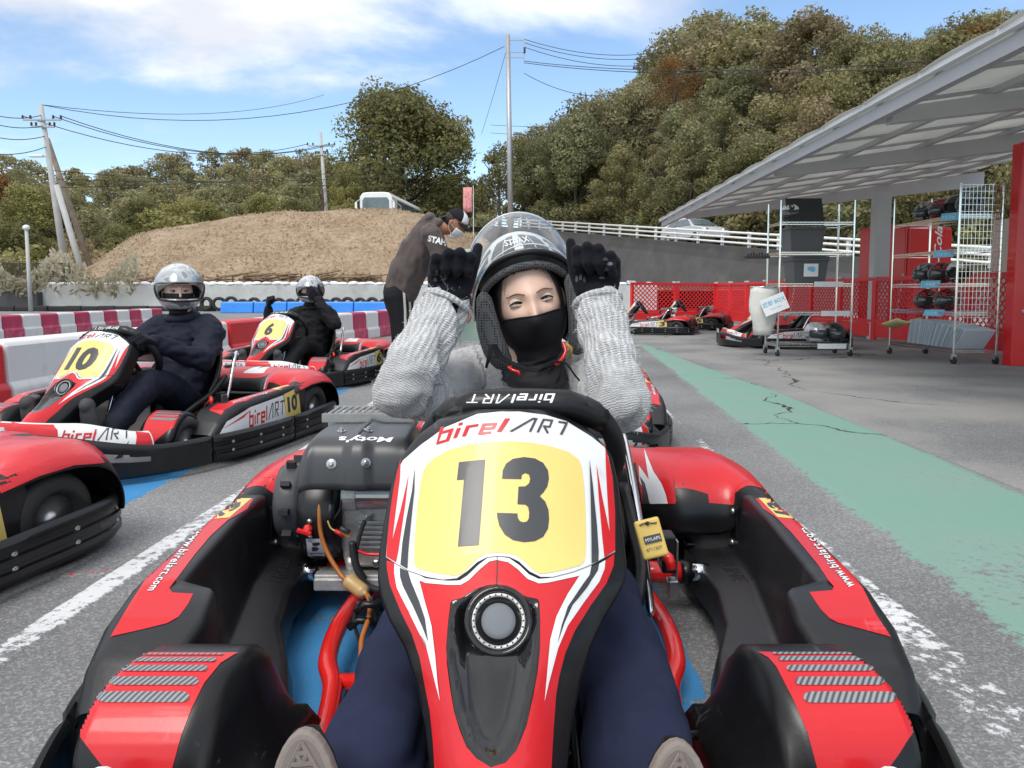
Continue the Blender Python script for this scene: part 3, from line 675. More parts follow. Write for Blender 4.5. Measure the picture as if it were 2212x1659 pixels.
for i in range(12):
    a = f0.lerp(f1, i/12*1.0); b = f0.lerp(f1,(i+1)/12)
    barrier(a, b, 0.42, BARP if i%2 else BARW, '%s checker block in the row behind the long white barrier, %s from the left' % ('faded red' if i%2 else 'dirty white', nth(i)), 'checker barriers on the left', 0.36)
# brush wood on the mound
for i,(x,y,l) in enumerate([(170,596,70),(250,592,60),(330,590,90),(400,586,50),(470,590,80),(530,588,110),(600,584,80),(560,600,60),(650,592,60),(690,590,70),(740,584,110),(800,584,60),(770,596,70),(860,590,50)]):
    c = Wy(x, y, 36.2); m_ = MB(); r3 = random.Random(i); ln = l*36.2/FPX
    for k in range(7):
        a = Vector((r3.uniform(-.5,.2)*ln, r3.uniform(-.3,.3), r3.uniform(-.15,.2))); b = a+Vector((ln*r3.uniform(.4,.7), r3.uniform(-.3,.3), r3.uniform(-.25,.25))); m_.tube([a,a.lerp(b,.5)+Vector((0,0,r3.uniform(-.06,.06))),b],[0.05,0.045,0.03],5)
    for k in range(3): m_.cyl((ln*(-.4+.4*k),0,-.5),(ln*(-.4+.4*k)+r3.uniform(-.06,.06),0,0.28),0.05,0.04,5)
    o = m_.obj('brushwood_pile', DRYW); o.location = (c.x, 36.2, mound(c.x,36.2)+0.1)
    tag(o, 'pile of dry branches and stakes at the foot of the mound, %s from the left' % nth(i), 'branches', 'brushwood at the foot of the mound')
# left: retaining wall end, mesh fence, lamp post
MESH = M('fence_wire', (0.05,0.055,0.05), 0.6)
m_ = MB(); a = Wy(-60,655,33.5); b = Wy(78,655,33.5); m_.box(((a.x+b.x)/2,33.8,0.42),(b.x-a.x,0.4,0.84)); tag(m_.obj('dark_kerb_wall', CONCD, bevel=0.03), 'low dark concrete wall under the mesh fence at far left', 'wall')
fe = thing('mesh_fence', 'dark wire mesh fence before the pale reeds at far left', 'fence', (0,34.2,0))
a = Wy(-30,570,34.2); b = Wy(150,570,34.2)
for i in range(6):
    x = a.x+(b.x-a.x)*i/5; m_ = MB(); m_.cyl((x,0,0.6),(x,0,2.15),0.035,n=6); m_.obj('post', MESH, fe)
for z in (0.9,1.5,2.1):
    m_ = MB(); m_.cyl((a.x,0,z),(b.x,0,z),0.022,n=5); m_.obj('rail', MESH, fe)
m_ = MB()
for i in range(50):
    x = a.x+(b.x-a.x)*i/50; m_.bar((x,0,0.85),(x+1.2 if x+1.2<b.x else b.x,0,2.1),0.008); m_.bar((x,0.01,2.1),(x+1.2 if x+1.2<b.x else b.x,0.01,0.85),0.008)
tag(m_.obj('wire_mesh', MESH, fe), kind='stuff')
t = thing('lamp_post', 'thin pale lamp post with a small round head left of the leaning poles', 'lamp post', tuple(Wz(66,655)*1.0))
Y = 32.0; p = Wy(66,655,Y); q = Wy(57,497,Y); t.location = (0,0,0)
m_ = MB(); m_.tube([p-Vector((0,0,.4)), q],[0.085,0.065],10); m_.obj('post', POLEC, t, smooth=True)
m_ = MB(); m_.ball(q+Vector((0,0,.1)),(0.14,0.14,0.12)); m_.obj('lamp_head', WHITE, t, smooth=True)
# utility poles
def pole(name, label, a, b, r0, r1, mat, arms=(), parts=True):
    t = thing(name, label, 'utility pole', a); a = Vector(a); b = Vector(b)
    m_ = MB(); m_.tube([Vector((0,0,-1)), b-a],[r0,r1],12); m_.obj('shaft', mat, t, smooth=True)
    for (k, wdt) in arms:
        c = (b-a)*k; m_ = MB(); m_.bar(c+Vector((-wdt,-.12,0)), c+Vector((wdt,-.12,0)), 0.09); m_.obj('cross_arm', GALV, t)
        m_ = MB()
        for s in (-1,-.6,.6,1): m_.lathe([(0.03,0),(0.07,0.04),(0.04,0.10),(0.07,0.14),(0.03,0.2)],8,c=c+Vector((s*wdt,-.12,0.04)))
        m_.obj('insulators', WIRE, t, smooth=True)
    return t
lp_a = Wy(148,596,41); lp_b = Wy(88,226,41)
pole('utility_pole', 'leaning concrete utility pole with crossed wires at far left', lp_a, lp_b, 0.20, 0.11, POLEC, ((0.91,1.0),(0.87,.6)))
pole('brace_pole', 'brown wooden brace pole crossing behind the leaning concrete pole', Wy(212,592,42.0), Wy(102,300,42.0), 0.17, 0.13, WOODP)
pole('brace_pole', 'short pale brace pole between the concrete pole and the brown pole', Wy(190,596,40.0), Wy(122,400,40.0), 0.16, 0.14, POLEC)
m_ = MB(); p = lp_a.lerp(lp_b,0.70); m_.box(p+Vector((-0.55,-.2,0)),(0.75,0.25,0.12)); m_.bar(p, p+Vector((-.4,-.2,0)),0.05); tag(m_.obj('street_light', WHITE, bevel=0.03), 'small white street light fixed to the leaning concrete pole', 'street light')
mp_a = Wy(707,470,58); mp_b = Wy(692,286,58)
pole('utility_pole', 'slim concrete utility pole left of the large oak', mp_a, mp_b, 0.17, 0.10, POLEC, ((0.84,1.0),(0.74,.45)))
cp_a = Wy(1104,520,46); cp_b = Wy(1097,75,46)
cpole = pole('utility_pole', 'tall pale steel pole rising straight behind the woman in the white helmet', cp_a, cp_b, 0.17, 0.13, GALV)
m_ = MB(); c = cp_b-cp_a
for dz in (-0.3,-1.0,-1.3):
    m_.bar(c+Vector((0,0,dz)), c+Vector((0.95,0,dz+ (0.0 if dz>-1 else 0.0))), 0.05)
m_.bar(c+Vector((0.95,0,-.2)), c+Vector((0.95,0,-1.4)), 0.06); m_.obj('wire_bracket', GALV, cpole)
m_ = MB(); m_.box(c+Vector((0.98,-.05,-.9)),(0.12,0.15,0.3)); m_.obj('junction_box', WIRE, cpole)
def wire(a, b, sag, label, r=0.022, n=18):
    a = Vector(a); b = Vector(b); pts = [a.lerp(b,t)-Vector((0,0,sag*4*t*(1-t))) for t in np.linspace(0,1,n)]
    m_ = MB(); m_.tube(pts, r, 4, cap=False); o = m_.obj('overhead_wire', WIRE, merge=False); return tag(o, label, 'wire', 'overhead wires')
la = lp_a.lerp(lp_b,0.91); ma = mp_a.lerp(mp_b,0.85)
for i,(s) in enumerate((-1,.55,1)): wire(la+Vector((s,0,.2)), ma+Vector((s,0,.1)), 1.3, '%s of three parallel wires from the leaning pole to the slim pole' % nth(i))
wire(lp_b, Wy(1090,100,46), 2.2, 'long thin wire rising across the blue sky to the tall steel pole', 0.018)
wire(lp_b, Wy(700,205,70), 1.0, 'thin wire running right from the tip of the leaning pole', 0.016)
for i,y in enumerate((252,262,285,320)): wire(lp_a.lerp(lp_b,0.94-.06*i), Wy(-60,y-20+8*i,36), 0.3, '%s wire leaving the leaning pole to the left edge' % nth(i), 0.02)
for i,y in enumerate((400,330,350)): wire(lp_a.lerp(lp_b,0.62-.05*i), Wy(1000+20*i,390-30*i,70), 0.6, '%s lower wire crossing in front of the far ridge' % nth(i), 0.018)
cw = cp_b+Vector((0.95,0,0))
for i,(dz,x,y,Y) in enumerate(((-.25,1430,112,50),(-.45,1430,122,50),(-.7,1430,138,50),(-1.5,2130,122,26),(-1.6,2130,134,26),(-2.2,1330,205,52))): wire(cw+Vector((0,0,dz)), Wy(x,y,Y), 0.5, '%s wire running right from the tall steel pole' % nth(i), 0.018)
for i,(y0,y1) in enumerate(((270,270),(287,300))): wire(Wy(1060,y0,55), Wy(1760,y1,36), 0.2, '%s thin wire across the wooded slope at mid height' % nth(i), 0.014)
wire(cp_b+Vector((0,0,-.6)), Wy(1040,290,60), 0.1, 'steep stay wire down left from the tall steel pole', 0.014)
# bus on the crest
GLASSD = M('dark_glass', (0.10,0.13,0.14), 0.12, 0, var=0.2, spec=0.8)
bus = thing('coach_bus', 'white coach bus parked on top of the dirt mound, seen from the front', 'bus', (Wy(812,457,57).x, 57, Wy(812,462,57).z-0.35), R(-6))
bw = 2.45; bh = 1.95
m_ = MB(); m_.prism([(-bw/2,-1.0),(bw/2,-1.0),(bw/2,bh-.35),(bw/2-.22,bh-.05),(bw/2-.6,bh),(-bw/2+.6,bh),(-bw/2+.22,bh-.05),(-bw/2,bh-.35)], 0, 10, lambda x,y,z: Vector((x,z,y))); m_.obj('body', WHITE, bus, bevel=0.08, seg=3)
m_ = MB(); m_.prism([(-1.02,.15),(1.02,.15),(1.0,1.35),(.85,1.55),(-.85,1.55),(-1.0,1.35)], -0.012, -0.03, lambda x,y,z: Vector((x,z,y))); m_.obj('windscreen', GLASSD, bus)
for s in (-1,1):
    m_ = MB(); m_.bar((s*1.15,0,1.45),(s*1.42,-.25,1.2),0.05); m_.box((s*1.42,-.25,0.95),(0.17,0.1,0.45)); m_.obj('wing_mirror', WHITE, bus, bevel=0.02)
    m_ = MB(); m_.box((s*.85,-.03,-.35),(0.4,0.05,0.22)); m_.obj('headlight', CHROME, bus)
m_ = MB(); m_.prism([(1.5,.6),(9,.6),(9,1.5),(1.5,1.5)],1.232,1.245,lambda x,y,z: Vector((z,x,y))); m_.obj('side_window', GLASSD, bus)
# grey railing right of the bus, small banner
m_ = MB(); a = Wy(850,430,58); m_.tube([a+Vector((0,0,0)), a+Vector((.55,0,-.55)), a+Vector((.7,0,-2))],0.03,6); tag(m_.obj('handrail', GALV), 'bent metal handrail beside the white bus', 'handrail')
FLAGM = M('red_white_banner', (0.75,0.28,0.28), 0.8, var=0.5, vs=14)
t = thing('banner_flag', 'small red and white banner on a pole behind the cap of the bending man', 'banner', Wy(1012,470,44)); m_ = MB(); m_.cyl((0.28,0,-1),(0.28,0,1.8),0.02,n=6); m_.obj('pole', WHITE, t); m_ = MB(); m_.grid([[Vector((x*.1,0.03*math.sin(x*2+z),1.7-z*.35)) for x in range(-3,3)] for z in range(5)]); m_.obj('cloth', FLAGM, t, smooth=True, solid=0.01)
# ================================================================== revetment, upper road, guardrail, car
def road_dir(): 
    a = road_pt(0); b = road_pt(1); d = (b-a).normalized(); n = Vector((-d.y,d.x,0)).normalized(); return d, n
rd, rn = road_dir()
rows = []
for t in np.linspace(-0.28,1.3,60):
    top = road_pt(t)-rn*0.55; h = max(top.z,0.3); rows.append([top+rn*0.4+Vector((0,0,0.02)), top+Vector((0,0,0.02)), top+Vector((0,0,-.06)), top+Vector((0,0,-.5))-rn*0.06] + [top + Vector((0,0,-.5-(h-.5+.4)*k/8)) - rn*(0.06+h*0.42*k/8) for k in range(1,9)])
m_ = MB(); m_.grid(rows); rv = m_.obj('revetment_wall', CONCD, smooth=False, solid=0.2); tag(rv, 'tall dark grey sloping revetment wall under the white guardrail', 'wall')
gr = thing('white_guardrail', 'long white three rail guardrail along the upper road', 'guardrail')
sp = 2.05; n = int(58/sp)
for i in range(n):
    p = road_pt(-0.2) + rd*(i*sp) - rn*0.35; m_ = MB(); m_.box((p.x,p.y,p.z+.47),(0.13,0.13,0.98),math.atan2(rd.y,rd.x)); m_.obj('post', WHITE, gr, bevel=0.015)
for z in (0.40,0.66,0.90):
    m_ = MB(); a = road_pt(-0.2)-rn*0.45; b = a+rd*58; m_.cyl(a+Vector((0,0,z)), b+Vector((0,0,z)), 0.055, n=8); m_.obj('rail', WHITE, gr, smooth=True)
SILV = M('silver_car_paint', (0.62,0.64,0.66), 0.25, 0.25, var=0.03, coat=0.6)
def car(loc, rz, label):
    t = thing('parked_car', label, 'car', loc, rz)
    # side profile x forward, z up
    pr = [(-2.05,.35),(-2.08,.62),(-1.95,.98),(-1.55,1.38),(-1.0,1.50),(0.05,1.50),(0.45,1.40),(1.05,1.02),(1.85,.88),(2.12,.68),(2.15,.35)]
    m_ = MB(); rows = []
    for (w, sc) in ((-.86,.93),(-.84,1),(-.6,1.0),(.6,1.0),(.84,1),(.86,.93)):
        rows.append([Vector((x, w*(1 if z<1.0 else (1-(z-1.0)*.42)), .35+(z-.35)*(sc if z>.4 else 1))) for x,z in pr])
    m_.grid(rows); n = len(pr); b0 = 0; m_.f.append(tuple(range(n))); m_.f.append(tuple(range(5*n+n-1,5*n-1,-1)))
    m_.f += [(i*n, (i+1)*n, (i+1)*n+n-1, i*n+n-1) for i in range(5)]
    m_.obj('body', SILV, t, bevel=0.05, seg=3, angle=25)
    for s in (-1,1):
        for (x0,x1,x2,x3) in ((-1.45,-.98,-.42,-.42),(-.34,-.34,.38,.92)):
            poly = [(x0,1.03),(x1,1.41),(x2,1.41),(x3,1.03)]
            m_ = MB(); m_.add([Vector((x, s*(0.868*(1-(z-1.0)*.42)+.008), z)) for x,z in poly],[(0,1,2,3)]); m_.obj('window', GLASSD, t, solid=0.004)
        for x in (-1.3,1.32):
            m_ = tyre_mesh(0.32,0.2,0.20,20); w = m_.obj('wheel', RUB, t, smooth=True); w.location = (x, s*.80, .32)
            m_ = MB(); m_.lathe([(0.0,0.10),(0.05,0.10),(0.07,0.08),(0.19,0.095),(0.205,0.06)],16,axis=(0,s,0)); 
            rim = m_.obj('rim', GALV, w, smooth=True)
    m_ = MB(); m_.add([Vector((0.50,-.60,1.40)),Vector((0.50,.60,1.40)),Vector((1.07,.72,1.045)),Vector((1.07,-.72,1.045))],[(0,1,2,3)]); o = m_.obj('windscreen', GLASSD, t, solid=0.02)
    for s in (-1,1):
        m_ = MB(); m_.ball((1.95,s*.62,.74),(0.14,0.2,0.09),8,6); m_.obj('headlight', CHROME, t, smooth=True)
    return t
tc_ = min(np.linspace(0,1,201), key=lambda t: abs(to_px(road_pt(t)+rn*1.3)[0]-1498)); cp = road_pt(tc_)+rn*1.3
car((cp.x,cp.y,cp.z+0.02), math.atan2(rd.y,rd.x)+R(0), 'silver grey hatchback parked on the upper road behind the guardrail')
# ================================================================== red fence panels
FRED = M('red_fence_plastic', (0.70,0.022,0.028), 0.38, var=0.08, vs=4)
def fence_panel_proto(w, h=1.06, base=0.30):
    rt_ = thing('fence_panel', '', 'fence panel'); m_ = MB()
    for x in (0.03,w-0.03): m_.box((x,0,h/2),(0.06,0.05,h))
    m_.box((w/2,0,h-0.03),(w-.121,0.05,0.06)); m_.box((w/2,0,base+0.02),(w-.121,0.05,0.05)); m_.obj('frame', FRED, rt_)
    m_ = MB(); m_.box((w/2,0,base/2+.02),(w-.122,0.04,base-.06)); m_.obj('lower_board', FRED, rt_, bevel=0.008)
    m_ = MB(); x0, x1, z0, z1 = 0.06, w-.06, base+.045, h-.06; st = 0.115
    c = -(z1-z0)
    while c < (x1-x0):
        for sgn, yy in ((1,0.006),(-1,-0.006)):
            a = (max(c,0), max(-c,0)); b = (min(c+(z1-z0), x1-x0), min(z1-z0, x1-x0-c))
            pa = Vector((x0+a[0],yy,z0+a[1])); pb = Vector((x0+b[0],yy,z0+b[1]))
            if sgn < 0: pa.z = z1+z0-pa.z; pb.z = z1+z0-pb.z
            if (pb-pa).length > 0.02: m_.bar(pa, pb, 0.011, 0.020)
        c += st
    tag(m_.obj('lattice', FRED, rt_, merge=False), kind='stuff')
    return rt_
A_ = Wz(1362,701); B_ = Wz(1545,693); C_ = Wz(2230,775)
fp = fence_panel_proto(1.22); first = True; ci = 0
def run(a, b, n, lab):
    global first, ci
    a = Vector((a.x,a.y,0)); b = Vector((b.x,b.y,0)); L_ = (b-a).length
    for i in range(n):
        o = fp if first else copy_tree(fp); first = False
        o.location = a.lerp(b, i/n); o.rotation_euler = (0,0,math.atan2(b.y-a.y,b.x-a.x)); o.scale = (L_/n/1.22, 1, 1)
        tag(o, lab % nth(i), 'fence panel', 'red fence panels')
        m_ = MB(); m_.box((0,0,0),(0.16,0.08,0.05)); cl = m_.obj('clip', WHITE, o, bevel=0.01); cl.location = (0,0,1.07)
run(A_, B_, 2, 'red lattice fence panel facing the camera beyond the far karts, %s from left')
run(B_, C_, 10, 'red lattice fence panel along the right side, %s from the far corner')
for i,(x,y) in enumerate(((1790,712),(1925,735),(1700,706))):
    p = Wz(x,y); m_ = MB(); m_.cyl(p, p+Vector((0.28,0.25,1.12)),0.02,n=8); tag(m_.obj('prop_pole', GALV), 'thin grey prop leaning against the red fence, %s of three' % nth(i), 'prop', 'fence props')
# ================================================================== vending machine
LOGOW = M('white_print', (0.85,0.85,0.85), 0.5, var=0.02)
def text_mesh(s, size=1.0, shear=0.0, offset=0.0, extrude=0.0, spacing=1.0, align='LEFT'):
    cu = bpy.data.curves.new('txt','FONT'); cu.body = s; cu.size = size; cu.shear = shear; cu.offset = offset; cu.extrude = extrude; cu.space_character = spacing; cu.align_x = align
    cu.resolution_u = 3
    o = bpy.data.objects.new('txt', cu); COL.objects.link(o); dg = bpy.context.evaluated_depsgraph_get(); dg.update()
    me = bpy.data.meshes.new_from_object(o.evaluated_get(dg)); bpy.data.objects.remove(o, do_unlink=True); bpy.data.curves.remove(cu)
    return me
def text_obj(name, s, mat, parent, mtx, **kw):
    me = text_mesh(s, **kw); me.transform(mtx); return link(name, me, mat, parent)
def basis(o, ex, ey):
    ex = Vector(ex).normalized(); ey = Vector(ey).normalized(); ez = ex.cross(ey)
    m = Matrix((ex,ey,ez)).transposed().to_4x4(); m.translation = Vector(o); return m
vm_p = Wz(1955,708); 
va = Wy(1858,505,14.6); 
vend = thing('vending_machine', 'red drinks vending machine with white script beyond the lattice fence', 'vending machine', (Wy(1952,600,14.4).x,14.4,0), R(28))
VRED = M('red_machine_paint', (0.68,0.012,0.016), 0.3, var=0.04, coat=0.3)
hv = Wy(1952,492,14.4).z
m_ = MB(); m_.box((0,0,hv/2+.04),(1.30,0.95,hv-.08)); m_.obj('cabinet', VRED, vend, bevel=0.02)
m_ = MB(); m_.box((0.0,-.495,hv/2+.06),(1.22,0.04,hv-.2)); m_.obj('door', VRED, vend, bevel=0.012)
for s in (-1,1):
    m_ = MB(); m_.box((s*.42,0,.025),(0.12,0.6,0.05)); m_.obj('foot', BLK, vend)
m_ = MB(); m_.box((0,-.52,.42),(0.5,0.02,0.16)); m_.obj('flap', BLK, vend, bevel=0.008)
text_obj('script_logo', 'Coca-Cola', LOGOW, vend, basis((0.30,-.518,hv-1.32),(0,0,1),(-1,0,0)), size=0.30, shear=0.35, offset=0.004)
# cream cabinet beyond the rack
CREAM = M('cream_panel', (0.62,0.60,0.55), 0.5, var=0.04)
p = Wy(2170,560,11.6); m_ = MB(); m_.box((p.x+.25,11.6,0.95),(0.62,0.5,1.9)); m_.box((p.x+.25,11.33,1.0),(0.54,0.03,1.6)); tag(m_.obj('cream_cabinet', CREAM, bevel=0.015), 'cream coloured cabinet behind the right wire rack', 'cabinet')
# ================================================================== canopy
Ea = Wz(1436,476,2.32); Eb = Wz(2212,60,2.32); cd = Vector((Eb.x-Ea.x, Eb.y-Ea.y, 0)); cd.normalize(); cn = Vector((-cd.y,cd.x,0))   # cd towards camera, cn to the right
if cn.x < 0: cn = -cn
SL = 0.135; CW = 5.6; CL = (Eb-Ea).length + 4.5
def can(u, v, dz=0.0): 
    p = Ea + cd*u + cn*v; return Vector((p.x,p.y, 2.32 + v*SL + dz))
canopy = thing('canopy_shelter', 'grey steel canopy with translucent roof panels over the wire racks', 'canopy')
mt, nt, bsd = nodes_of('translucent_roof_sheet'); bsd.inputs['Base Color'].default_value = (0.46,0.47,0.47,1); bsd.inputs['Roughness'].default_value = 0.5
tr = nt.nodes.new('ShaderNodeBsdfTranslucent'); tr.inputs[0].default_value = (0.74,0.74,0.71,1); msx = nt.nodes.new('ShaderNodeMixShader')
nz = nt.nodes.new('ShaderNodeTexNoise'); nz.inputs['Scale'].default_value = 1.4; nz.inputs['Detail'].default_value = 6; gpp = nt.nodes.new('ShaderNodeNewGeometry'); nt.links.new(gpp.outputs['Position'], nz.inputs['Vector'])
mrr = nt.nodes.new('ShaderNodeMapRange'); mrr.inputs[3].default_value = 0.35; mrr.inputs[4].default_value = 0.70; nt.links.new(nz.outputs['Fac'], mrr.inputs[0]); nt.links.new(mrr.outputs[0], msx.inputs[0])
nt.links.new(bsd.outputs[0], msx.inputs[1]); nt.links.new(tr.outputs[0], msx.inputs[2]); nt.links.new(msx.outputs[0], nt.nodes['Material Output'].inputs[0]); ROOFT = mt
CANM = M('canopy_steel', (0.50,0.50,0.51), 0.5, var=0.05, vs=2)
ub = [(Wy(1654,372,8.4)-Ea).dot(cd)*0+5.0, 0, 0]
# beam stations measured along the eave
def ustation(x):   # eave pixel column -> u
    lo, hi = 0.0, CL
    for _ in range(50):
        mid = (lo+hi)/2
        if to_px(can(mid,0))[0] < x: lo = mid
        else: hi = mid
    return lo
us = [ustation(1470), ustation(1654), ustation(1890)]; us.append(us[2]+(us[2]-us[1])*1.05)
for u in us:
    m_ = MB()
    a0, a1, b0, b1 = can(u,0.12,-.03), can(u,0.12,-.15), can(u,CW,-.03), can(u,CW,-.30)
    m_.add([p+cd*s*0.055 for s in (-1,1) for p in (a0,a1,b1,b0)], [(0,1,2,3),(7,6,5,4),(0,4,5,1),(1,5,6,2),(2,6,7,3),(3,7,4,0)]); m_.obj('beam', CANM, canopy)
pv = [0.95,1.9,2.85,3.8,4.75]
for v in pv:
    m_ = MB(); m_.bar(can(-.25,v,-.005), can(CL,v,-.005), 0.055, 0.05); m_.obj('purlin', CANM, canopy)
uu = [-0.35]; 
while uu[-1] < CL: uu.append(uu[-1]+0.92)
vv = [0.0]+pv+[CW]
for i in range(len(uu)-1):
    m_ = MB(); m_.bar(can(uu[i+1],0.05,.03), can(uu[i+1],CW,.03), 0.035, 0.03); m_.obj('glazing_bar', CANM, canopy)
    m_ = MB(); k = 10; rows = []
    for v in (-0.08, CW+.1):
        rows.append([can(uu[i]+0.01+(0.9)*t/k, v, 0.055+0.02*math.sin(math.pi*t/k)) for t in range(k+1)])
    m_.grid(rows); o = m_.obj('roof_panel', ROOFT, canopy, smooth=True, solid=0.006)
GUT = M('grey_gutter', (0.40,0.41,0.43), 0.4, var=0.05, dirt=((0.10,0.10,0.10),6,0.6,0.5))
m_ = MB(); m_.bar(can(-.4,-.03,.03), can(CL,-.03,.03), 0.05, 0.035); m_.obj('eave_trim', WHITE, canopy)
m_ = MB(); m_.bar(can(-.38,0.03,-.06), can(CL,0.03,-.06), 0.07, 0.10); m_.obj('gutter', GUT, canopy)
cb_ = Wz(1893,733); 
m_ = MB(); zt = can(us[0],(Vector((cb_.x,cb_.y,0))-Vector((Ea.x,Ea.y,0))).dot(cn)).z-.26; m_.box((cb_.x,cb_.y,zt/2),(0.26,0.2,zt)); m_.obj('column', CANM, canopy, bevel=0.01)
rc = Wz(2186,792); ht = Wy(2196,305,rc.y).z
m_ = MB(); m_.box((rc.x+0.26,rc.y+.1,ht/2),(0.52,0.16,ht)); m_.obj('red_wrapped_column', VRED, canopy, bevel=0.012)
m_ = MB(); m_.box((rc.x+.26,rc.y+.1,ht+.13),(0.2,0.14,0.26)); m_.obj('column_head', CANM, canopy)
m_ = MB()
for z in (0.6,1.2,1.8): m_.lathe([(0.018,0),(0.018,0.006),(0.0,0.01)],8,c=(rc.x+.1,rc.y+.02,z),axis=(0,-1,0))
m_.obj('bolts', GALV, canopy)
# ================================================================== helmets
def helmet_parts(open_port=True):
    """full face helmet, centre of the head at the origin, face towards -Y"""
    def shell(th, ph):   # ph azimuth from -Y, th from +Z
        x = math.sin(th)*math.sin(ph); y = -math.sin(th)*math.cos(ph); z = math.cos(th)
        px, py, pz = 0.128*x, 0.158*y, 0.142*z
        if z < 0: 
            f = -z; fr = max(0,-y); px *= 1-0.16*f; py = py*(1-0.08*f) - 0.035*fr*f; pz *= 0.98
        else: py += 0.012*z*z
        return Vector((px,py,pz))
    nt_, nph = 40, 64; bm = bmesh.new(); V = {}
    for i in range(nt_+1):
        for j in range(nph): V[i,j] = bm.verts.new(shell(math.pi*(0.012+0.76*i/nt_), 2*math.pi*(j+.5)/nph))
    for i in range(nt_):
        for j in range(nph):
            c = (V[i,j].co+V[i+1,(j+1)%nph].co)/2; az = math.degrees(math.atan2(c.x,-c.y))
            port = abs(az) < 72 and -0.052 < c.z < 0.034 - 0.012*(az/72)**2
            if port and open_port: continue
            bm.faces.new((V[i,j],V[i+1,j],V[i+1,(j+1)%nph],V[i,(j+1)%nph]))
    bm.faces.new([V[0,j] for j in range(nph)])
    bmesh.ops.recalc_face_normals(bm, faces=bm.faces); me = bpy.data.meshes.new('shell'); bm.to_mesh(me); bm.free()
    me.polygons.foreach_set('use_smooth',[True]*len(me.polygons))
    o = link('shell', me); md = o.modifiers.new('s','SOLIDIFY'); md.thickness = 0.014; md.offset = -1; bake(o)
    sm = o.data; bpy.data.objects.remove(o)
    # visor: strip just outside the shell
    def visor(z0, z1, lift):
        m_ = MB(); rows = []
        for k in range(7):
            z = z0+(z1-z0)*k/6; row = []
            for j in range(25):
                ph = R(-80+160*j/24); cz = max(-.97,min(.97,z/0.142)); th = math.acos(cz); p = shell(th, ph)*1.045; p.z = z
                row.append(p)
            rows.append(row)
        m_.grid(rows); m2 = Matrix.Rotation(-lift,4,'X') ; m_.v = [m2 @ v for v in m_.v]; return m_
    def mesh_of(m_, solid=0.0):
        o = m_.obj('visor', None, smooth=True, solid=solid); bake(o) if solid else None; me = o.data; bpy.data.objects.remove(o); return me
    lin = MB(); lin.ball((0,0.012,0.0),(0.108,0.130,0.122),20,14)
    rimm = MB(); pts = []
    for (az,z) in [(-70,.028),(-40,.036),(0,.038),(40,.036),(70,.028),(74,-.01),(70,-.05),(40,-.056),(0,-.058),(-40,-.056),(-70,-.05),(-74,-.01)]:
        p = shell(math.acos(max(-.97,min(.97,z/0.142))), R(az)); p.z = z; pts.append(p*1.005)
    rimm.tube(catmull(pts,4,True), 0.006, 6, closed=True)
    return sm, mesh_of(visor(-.056,.040,0), 0.003), mesh_of(visor(-.056,.040,R(34)), 0.003), mesh_of(lin), mesh_of(rimm)
H_SHELL, H_VIS, H_VISUP, H_LIN, H_RIM = helmet_parts()
def glass_mat(name, col, alpha, rough=0.06):
    m, nt, b = nodes_of(name); N = nt.nodes; L = nt.links
    b.inputs['Base Color'].default_value = tuple(col)+(1,); b.inputs['Roughness'].default_value = rough; b.inputs['Specular IOR Level'].default_value = 0.6
    tp = N.new('ShaderNodeBsdfTransparent'); tp.inputs[0].default_value = (0.96,0.97,0.97,1)
    gl = N.new('ShaderNodeBsdfGlossy'); gl.inputs['Roughness'].default_value = rough
    lw = N.new('ShaderNodeLayerWeight'); lw.inputs[0].default_value = 0.5; pw = N.new('ShaderNodeMath'); pw.operation = 'POWER'; pw.inputs[1].default_value = 3.0; L.new(lw.outputs['Facing'], pw.inputs[0])
    fr = N.new('ShaderNodeMath'); fr.operation = 'MULTIPLY_ADD'; fr.inputs[1].default_value = 0.6; fr.inputs[2].default_value = 0.035; L.new(pw.outputs[0], fr.inputs[0])
    m1 = N.new('ShaderNodeMixShader'); m1.inputs[0].default_value = alpha; L.new(tp.outputs[0], m1.inputs[1]); L.new(b.outputs[0], m1.inputs[2])
    m2 = N.new('ShaderNodeMixShader'); L.new(fr.outputs[0], m2.inputs[0]); L.new(m1.outputs[0], m2.inputs[1]); L.new(gl.outputs[0], m2.inputs[2])
    L.new(m2.outputs[0], N['Material Output'].inputs[0]); return m
VISG = glass_mat('smoky_visor', (0.05,0.055,0.06), 0.55)
VISC = glass_mat('clear_visor', (0.55,0.58,0.62), 0.10)
def hel_mat(name, cols, scale=9.0, rough=0.25, metal=0.2):
    m, nt, b = nodes_of(name); N = nt.nodes; L = nt.links
    tc = N.new('ShaderNodeTexCoord'); mp = N.new('ShaderNodeMapping'); mp.inputs['Scale'].default_value = (1.0,0.7,1.6); L.new(tc.outputs['Object'], mp.inputs[0])
    n = N.new('ShaderNodeTexNoise'); n.inputs['Scale'].default_value = scale; n.inputs['Detail'].default_value = 3; n.inputs['Distortion'].default_value = 1.2; L.new(mp.outputs[0], n.inputs['Vector'])
    r = N.new('ShaderNodeValToRGB'); r.color_ramp.interpolation = 'CONSTANT' if len(cols) > 2 else 'LINEAR'; e = r.color_ramp.elements
    ps = np.linspace(0.36,0.60,len(cols))
    e[0].position = 0.0 if len(cols) > 2 else 0.35; e[0].color = tuple(cols[0])+(1,)
    e[1].position = float(ps[1] if len(cols) > 2 else 0.65); e[1].color = tuple(cols[1])+(1,)
    for c, p in zip(cols[2:], ps[2:]): k = e.new(float(p)); k.color = tuple(c)+(1,)
    L.new(n.outputs['Fac'], r.inputs[0]); L.new(r.outputs[0], b.inputs['Base Color']); b.inputs['Roughness'].default_value = rough; b.inputs['Metallic'].default_value = metal; b.inputs['Coat Weight'].default_value = 0.5
    return m
